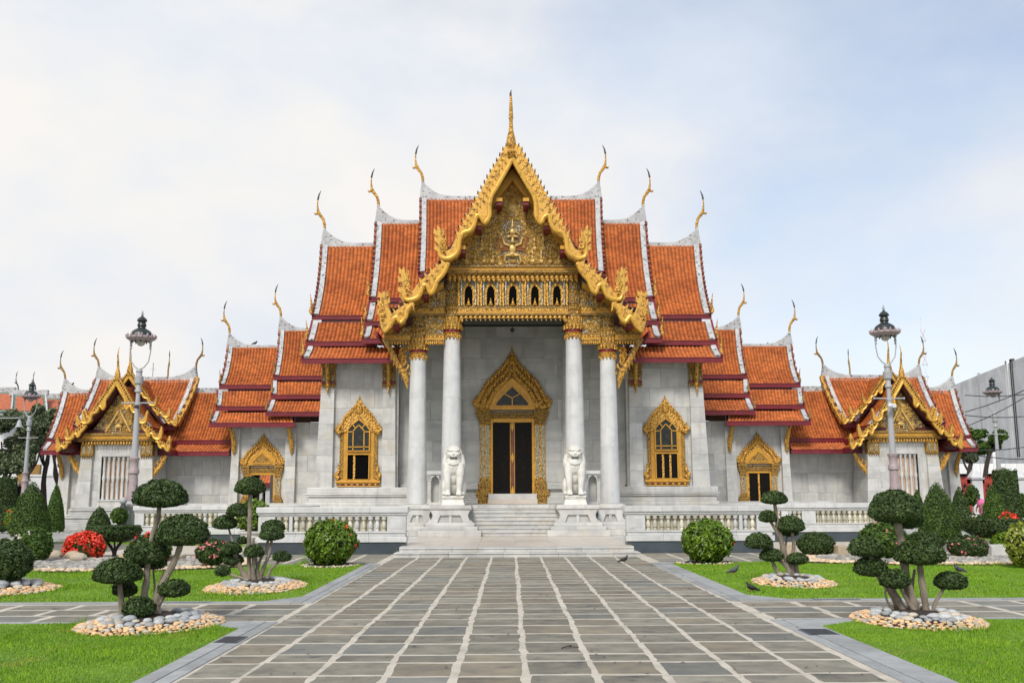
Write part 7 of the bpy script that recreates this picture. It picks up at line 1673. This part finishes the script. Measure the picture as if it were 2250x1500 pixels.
# twig on the paving
g = G(1252, 1424); m = MB(); m.tube([(g.x - .12, g.y - .08, .02), (g.x - .02, g.y + .02, .03), (g.x + .03, g.y + .14, .02)], .008, 5); m.tube([(g.x - .02, g.y + .02, .03), (g.x + .12, g.y - .05, .02)], .006, 5)
o = m.build('twig', 'bark_dark', None, loc=(g.x, g.y, .01)); o['label'] = 'dark forked twig lying on the central paving'; o['category'] = 'twig'
# ================================================================== background
def far_tree(label, u, v0, v1, hw, Y, seed, blobs=9, mt='leaf_far', name='broadleaf_tree', size=.16):
    R = random.Random(seed); b = A(u, 1120, Y); t = thing(name, label, 'tree', (b.x, Y, 0), 'background trees'); zt, zb = A(u, v0, Y).z, A(u, v1, Y).z; W = px2m(hw, Y)
    stem(t, [(u, 1135), (u - hw * .1, (v1 + 1120) / 2), (u + hw * .15, v1)], 13, 8, Y, 'bark_dark', 'trunk')
    for k in range(3): stem(t, [(u + hw * .05, v1 + 30), (u + R.uniform(-.5, .5) * hw, v1), (u + R.uniform(-.8, .8) * hw, (v0 + v1) / 2)], 6, 3, Y, 'bark_dark', 'limb')
    rn = np.random.default_rng(seed); cs = [];
    for k in range(blobs + 6): cs.append((b.x + R.uniform(-.85, .85) * W, Y + R.uniform(-.5, .5) * W, R.uniform(zb, zt - W * .15), W * R.uniform(.20, .42)))
    Vs = []
    for (x, y, z, r) in cs:
        n = 700; d = rn.normal(size=(n, 3)); d /= np.linalg.norm(d, axis=1)[:, None]; P = d * (r * (1.1 - np.abs(rn.normal(0, .38, n))) )[:, None] * np.array([1, 1, .8]) + np.array([x, y, z])
        t_ = rn.normal(size=(n, 3)); t_ /= np.linalg.norm(t_, axis=1)[:, None]; bb = np.cross(t_, rn.normal(size=(n, 3))); bb /= np.linalg.norm(bb, axis=1)[:, None]; s = size * rn.uniform(.5, 1.2, n)[:, None]
        Vs.append(np.stack([P - t_ * s, P + bb * s * .5, P + t_ * s, P - bb * s * .5], 1).reshape(-1, 3))
    V = np.concatenate(Vs) - np.array([b.x, Y, 0]); F = np.arange(len(V)).reshape(-1, 4); link('crown', npmesh('crown', V, F, mt, rn.uniform(0, 1, len(F))), t, Vector((b.x, Y, 0))); return t
far_tree('dark leafy tree at the left edge below the green-trimmed roof', 8, 910, 1030, 60, 78, 1, 12)
far_tree('bushy tree behind the left small lamp post', 62, 900, 1010, 45, 84, 2, 11)
far_tree('thin-stemmed tree between left lamp post and left pavilion', 100, 890, 1000, 42, 80, 3, 11)
far_tree('tree with reddish leaves beside the left pavilion eave', 128, 930, 1040, 22, 88, 4, 7)
far_tree('green leafy tree behind the right pavilion before the white building', 2168, 940, 990, 40, 84, 5, 9, 'leaf_mid')
far_tree('dark crooked tree above the red fence', 2130, 965, 1010, 26, 80, 6, 7)
ft = thing('green_trimmed_temple', 'distant temple hall with orange roofs edged in green and grey at far left', 'temple', (A(60, 900, 105).x, 105, 0))
for (ul, ur, v0, v1, Y) in ((-30, 28, 858, 905, 104), (28, 100, 864, 908, 103), (92, 140, 872, 905, 105)):
    a, b, c, d = A(ul, v0, Y + 3), A(ur, v0, Y + 3), A(ul - 4, v1, Y - 1), A(ur + 4, v1, Y - 1)
    P = Patch(a, b, c, d, .2); m = MB(); P.strip(m, 0, 1, 0, 1, -.2, 0); m.build('roof', 'green_trim', ft); m = MB(); P.strip(m, .10, .90, .14, .86, .0, .06); m.build('roof_field', 'far_tile', ft)
    m = MB(); m.box(a.x - .3, b.x + .3, Y + 2.8, Y + 3.2, a.z - .2, a.z + .35); m.build('ridge_cap', 'cement', ft); m = MB(); P.strip(m, -.02, .03, 0, 1, 0, .2); m.build('verge', 'cement', ft); m = MB(); P.strip(m, .97, 1.02, 0, 1, 0, .2); m.build('verge', 'cement', ft)
    m = MB(); m.box(c.x, d.x, Y - .9, Y - .6, c.z - .3, c.z); m.build('eave', 'cement', ft)
for u, v in ((40, 858), (78, 858)): p = A(u, v, 106); chofa(ft, p, .9, -.8, m='iron')
m = MB(); a, b = A(-60, 940, 106), A(145, 940, 106); m.box(a.x, b.x, 106, 112, 0, A(0, 912, 106).z); m.build('wall', 'far_white', ft)
m = MB(); a, b = A(62, 1020, 100), A(90, 1020, 100); m.box(a.x, b.x, 99.8, 100.2, A(60, 1042, 100).z, A(60, 1020, 100).z); m.build('gilt_frieze', 'gold_dark', ft)
wl = thing('white_wall', 'white boundary wall with a small gilded gateway behind the left shrubs', 'wall', (A(80, 1080, 92).x, 92, 0)); m = MB(); a, b = A(20, 1080, 92), A(150, 1080, 92); m.box(a.x, b.x, 92, 92.5, 0, A(80, 1046, 92).z); m.build('wall_panel', 'far_white', wl)
m = MB(); m.box(a.x, b.x, 91.9, 92.6, A(80, 1046, 92).z, A(80, 1042, 92).z); m.build('coping', 'far_white', wl); g0 = A(47, 1080, 91.6); m = MB(); m.py(ogee(.8, 2.4, g0.x, A(47, 1075, 91.6).z), 91.5, 91.9); m.build('gateway', 'gold_dark', wl); m = MB(); m.box(g0.x - .5, g0.x + .5, 91.3, 91.6, 0, A(47, 1068, 91.6).z); m.build('gate_opening', 'dark_void', wl)
for u in (36, 66): p = A(u, 1070, 91.4); m = MB(); m.box(p.x - .1, p.x + .1, 91.3, 91.5, 0, p.z); m.ell((p.x, 91.4, p.z + .25), (.3, .3, .3), 10, 8); m.build('gate_lamp', 'lamp_paint', wl, smooth=True)
# white louvred building at right, running away from the camera
wb = thing('white_building', 'long white louvred building with a dark vertical stripe behind the right pavilion', 'building', (62, 110, 0))
pA, pB = A(2105, 842, 150), A(2262, 778, 108); zlo = 6.2
def onw(t): return pA.lerp(pB, t)
n = 46; m = MB(); base = MB()
d = (pB - pA); nrm = Vector((d.y, -d.x, 0)).normalized(); 
if nrm.y > 0: nrm = -nrm
pC = pA + (pB - pA) * 1.5; pD = pA - (pB - pA) * .3
base.add([(pD.x, pD.y, 0), (pC.x, pC.y, 0), (pC.x, pC.y, pC.z), (pD.x, pD.y, pD.z), (pD.x + 40, pD.y + 30, 0), (pC.x + 40, pC.y + 30, 0), (pC.x + 40, pC.y + 30, pC.z), (pD.x + 40, pD.y + 30, pD.z)], [(0, 1, 2, 3), (3, 2, 6, 7), (1, 5, 6, 2), (4, 0, 3, 7), (5, 4, 7, 6)])
zt0, zt1 = pD.z, pC.z
base.build('wall', 'far_white', wb)
for i in range(n):
    z = zlo + (min(zt0, zt1) - zlo) * i / (n - 1); m.beam((pD.x + nrm.x * .1, pD.y + nrm.y * .1, z), (pC.x + nrm.x * .1, pC.y + nrm.y * .1, z + 0), .25, .09)
m.build('louvres', 'louver', wb)
for uu, w_, mt in ((2222, .9, 'iron'), (2212, 1.0, 'far_white'), (2150, .12, 'lamp_paint')):
    tt = min(max((uu - 2105) / 157, 0), 1); best = None
    for k in range(200):
        t = k / 199; q = onw(t); 
        w3 = q - CAM; pu = 1125 + FPX * w3.dot(_R) / w3.dot(_f)
        if best is None or abs(pu - uu) < best[0]: best = (abs(pu - uu), q)
    q = best[1]; dd = d.normalized(); a = q - dd * w_ * .5 + nrm * .25; b = q + dd * w_ * .5 + nrm * .25
    m = MB(); m.add([(a.x, a.y, zlo), (b.x, b.y, zlo), (b.x, b.y, q.z + (.3)), (a.x, a.y, q.z + .3), (a.x - nrm.x * .4, a.y - nrm.y * .4, zlo), (b.x - nrm.x * .4, b.y - nrm.y * .4, zlo), (b.x - nrm.x * .4, b.y - nrm.y * .4, q.z + .3), (a.x - nrm.x * .4, a.y - nrm.y * .4, q.z + .3)], [(0, 1, 2, 3), (3, 2, 6, 7), (1, 5, 6, 2), (4, 0, 3, 7)]); m.build('vertical_strip', mt, wb)
lb = thing('low_annex', 'low white annex roof with a dark shaded ground floor behind the red fence', 'building', (A(2180, 1020, 95).x, 95, 0)); a, b = A(2105, 1018, 95), A(2300, 1018, 95)
m = MB(); m.box(a.x, b.x, 95, 99, A(2180, 1040, 95).z, A(2180, 1018, 95).z); m.build('roof_band', 'louver', lb); m = MB(); m.box(a.x, b.x, 95.6, 99, 0, A(2180, 1040, 95).z); m.build('shaded_front', 'ceiling_dark', lb)  # shade below the annex roof is put into the near-black front colour
for u in (2156, 2186, 2212, 2236): p = A(u, 1040, 95); m = MB(); m.box(p.x - .12, p.x + .12, 94.8, 95, 0, A(2180, 1018, 95).z + 2 * (u == 2186)); m.build('post', 'louver', lb)
# red fence between white piers
fe = thing('red_fence', 'red lattice fence between white piers at the far right', 'fence', (A(2190, 1100, 68).x, 68, 0)); zf0, zf1 = .3, A(2190, 1050, 68).z
xs = [A(u, 1080, 68).x for u in (2105, 2145, 2240, 2330)]; PZT = A(2145, 1046, 68).z
for x in xs[1:]:
    m = MB(); m.box(x - .36, x + .36, 67.7, 68.4, 0, PZT - .25); m.frus(x - .42, x + .42, 67.62, 68.46, PZT - .24, PZT - .1, -.06); m.frus(x - .40, x + .40, 67.66, 68.4, PZT - .09, PZT + .6, .34); m.build('pier', 'far_white', fe, bevel=.02)
for xa_, xb_ in ((xs[0], xs[1] - .38), (xs[1] + .38, xs[2] - .38), (xs[2] + .38, xs[3] - .38)):
    m = MB(); m.box(xa_, xb_, 67.95, 68.1, zf1 - .35, zf1 - .05); m.box(xa_, xb_, 67.95, 68.1, zf0, zf0 + .3); m.box(xa_, xa_ + .22, 67.95, 68.1, zf0, zf1 - .1); m.box(xb_ - .22, xb_, 67.95, 68.1, zf0, zf1 - .1)
    k = xa_
    while k < xb_:
        m.beam((k, 68, zf1 - .1), (k, 68, zf1 + .12), .05, .05, up=(0, 1, 0)); k += .14
    L = xb_ - xa_; nn = int(L / .32); hh = zf1 - zf0 - .6
    for i in range(-6, nn + 6):
        for s_ in (-1, 1):
            xa2, xb2 = xa_ + i * .32, xa_ + i * .32 + s_ * hh * .5
            lo_, hi_ = max(min(xa2, xb2), xa_), min(max(xa2, xb2), xb_)
            if hi_ - lo_ < .1: continue
            f = lambda x: zf0 + .3 + (x - xa2) / (xb2 - xa2) * hh
            m.beam((lo_, 68, f(lo_)), (hi_, 68, f(hi_)), .07, .075, up=(0, 1, 0))
    m.build('lattice', 'fence_red', fe)
# person bending behind the cone shrubs, pink top
p = A(2158, 1098, 60); pe = thing('person', 'person in a pink top bending forward behind the right cone shrubs', 'person', (p.x, 60, .1)); b = MB()
b.ell((.12, 0, 1.0), (.28, .25, .42), 12, 9, Matrix.Rotation(.5, 3, 'Y')); b.ell((-.05, 0, 1.32), (.24, .24, .26), 12, 9)
for s_ in (-1, 1): b.tube([(.15, s_ * .12, .78), (.05, s_ * .13, .42), (.10, s_ * .13, .06)], [.14, .10, .06], 8); b.tube([(-.08, s_ * .24, 1.35), (-.25, s_ * .26, 1.05), (-.34, s_ * .16, .80)], [.08, .06, .045], 8); b.ell((.04, s_ * .13, .05), (.13, .05, .05), 8, 6)
b.tube([(-.12, 0, 1.42), (-.2, 0, 1.52)], [.07, .06], 8); b.ell((-.26, 0, 1.60), (.10, .09, .12), 10, 8)
o = link('body', b.mesh('body', 'skin', smooth='full'), pe, (p.x, 60, .1)); rm = o.modifiers.new('remesh', 'REMESH'); rm.mode = 'VOXEL'; rm.voxel_size = .03; rm.use_smooth_shade = True
m = MB(); m.ell((.10, 0, 1.02), (.32, .29, .44), 12, 9, Matrix.Rotation(.5, 3, 'Y')); m.ell((-.05, 0, 1.33), (.27, .28, .28), 12, 9); link('pink_top', m.mesh('pink_top', 'pink_cloth', smooth='full'), pe, (p.x, 60, .1))
m = MB(); 
for s_ in (-1, 1): m.tube([(.16, s_ * .12, .80), (.06, s_ * .13, .44), (.10, s_ * .13, .12)], [.165, .125, .09], 8)
link('trousers', m.mesh('trousers', 'cloth_dark', smooth='full'), pe, (p.x, 60, .1)); m = MB(); m.ell((-.23, 0, 1.64), (.12, .105, .11), 10, 8); link('hair', m.mesh('hair', 'bird_black', smooth='full'), pe, (p.x, 60, .1))
# radio tower
tw = thing('radio_tower', 'thin red and white lattice tower behind the right pavilion', 'tower', (A(2030, 800, 210).x, 210, 0)); x = tw.location.x; zt_ = A(2030, 714, 210).z; k = 0; z = 6.0
while z < zt_ - 2:
    m = MB(); h = 2.6; w_ = .55
    for a, b in ((-1, -1), (1, -1), (-1, 1), (1, 1)): m.beam((x + a * w_, 210 + b * w_, z), (x + a * w_, 210 + b * w_, z + h), .08, .08)
    for s_ in (-1, 1): m.beam((x - w_, 209.4, z + (0 if s_ > 0 else h)), (x + w_, 209.4, z + (h if s_ > 0 else 0)), .05, .05); m.beam((x - w_, 209.4, z), (x + w_, 209.4, z), .06, .06)
    m.build('lattice_section', 'tower_red' if k % 2 else 'far_white', tw); z += h; k += 1
m = MB(); m.tube([(x, 210, z), (x, 210, z + 3)], .06, 5); m.build('mast', 'far_white', tw)
# overhead wires at right
for k, (va, vb) in enumerate(((868, 862), (905, 835), (938, 845), (912, 912), (988, 976), (995, 1010))):
    a, b = A(2120, va, 66), A(2300, vb, 66); mid = a.lerp(b, .5) - Vector((0, 0, .15)); m = MB(); m.tube([a, a.lerp(mid, .5) - Vector((0, 0, .05)), mid, b], .03, 4)
    o = m.build('overhead_wire', 'iron', None, loc=a); o['category'] = 'wire'; o['group'] = 'overhead wires at right'; o['label'] = ('topmost', 'second highest', 'third highest, rising', 'sagging middle', 'second lowest', 'lowest')[k] + ' black overhead wire crossing in front of the white building'
# thin aerial mast behind the left pavilion
for u, v0, Y, lab in ((337, 797, 150, 'thin pale antenna mast rising behind the left pavilion ridge'), (2082, 835, 150, 'thin antenna mast rising behind the right pavilion ridge')):
    a = A(u, v0, Y); m = MB(); m.tube([(a.x, Y, 0), (a.x, Y, a.z)], .07, 5); m.beam((a.x - .4, Y, a.z - 1), (a.x + .4, Y, a.z - 1), .06, .06); o = m.build('antenna_mast', 'lamp_paint', None, loc=(a.x, Y, 0)); o['label'] = lab; o['category'] = 'mast'
bpy.context.view_layer.update()
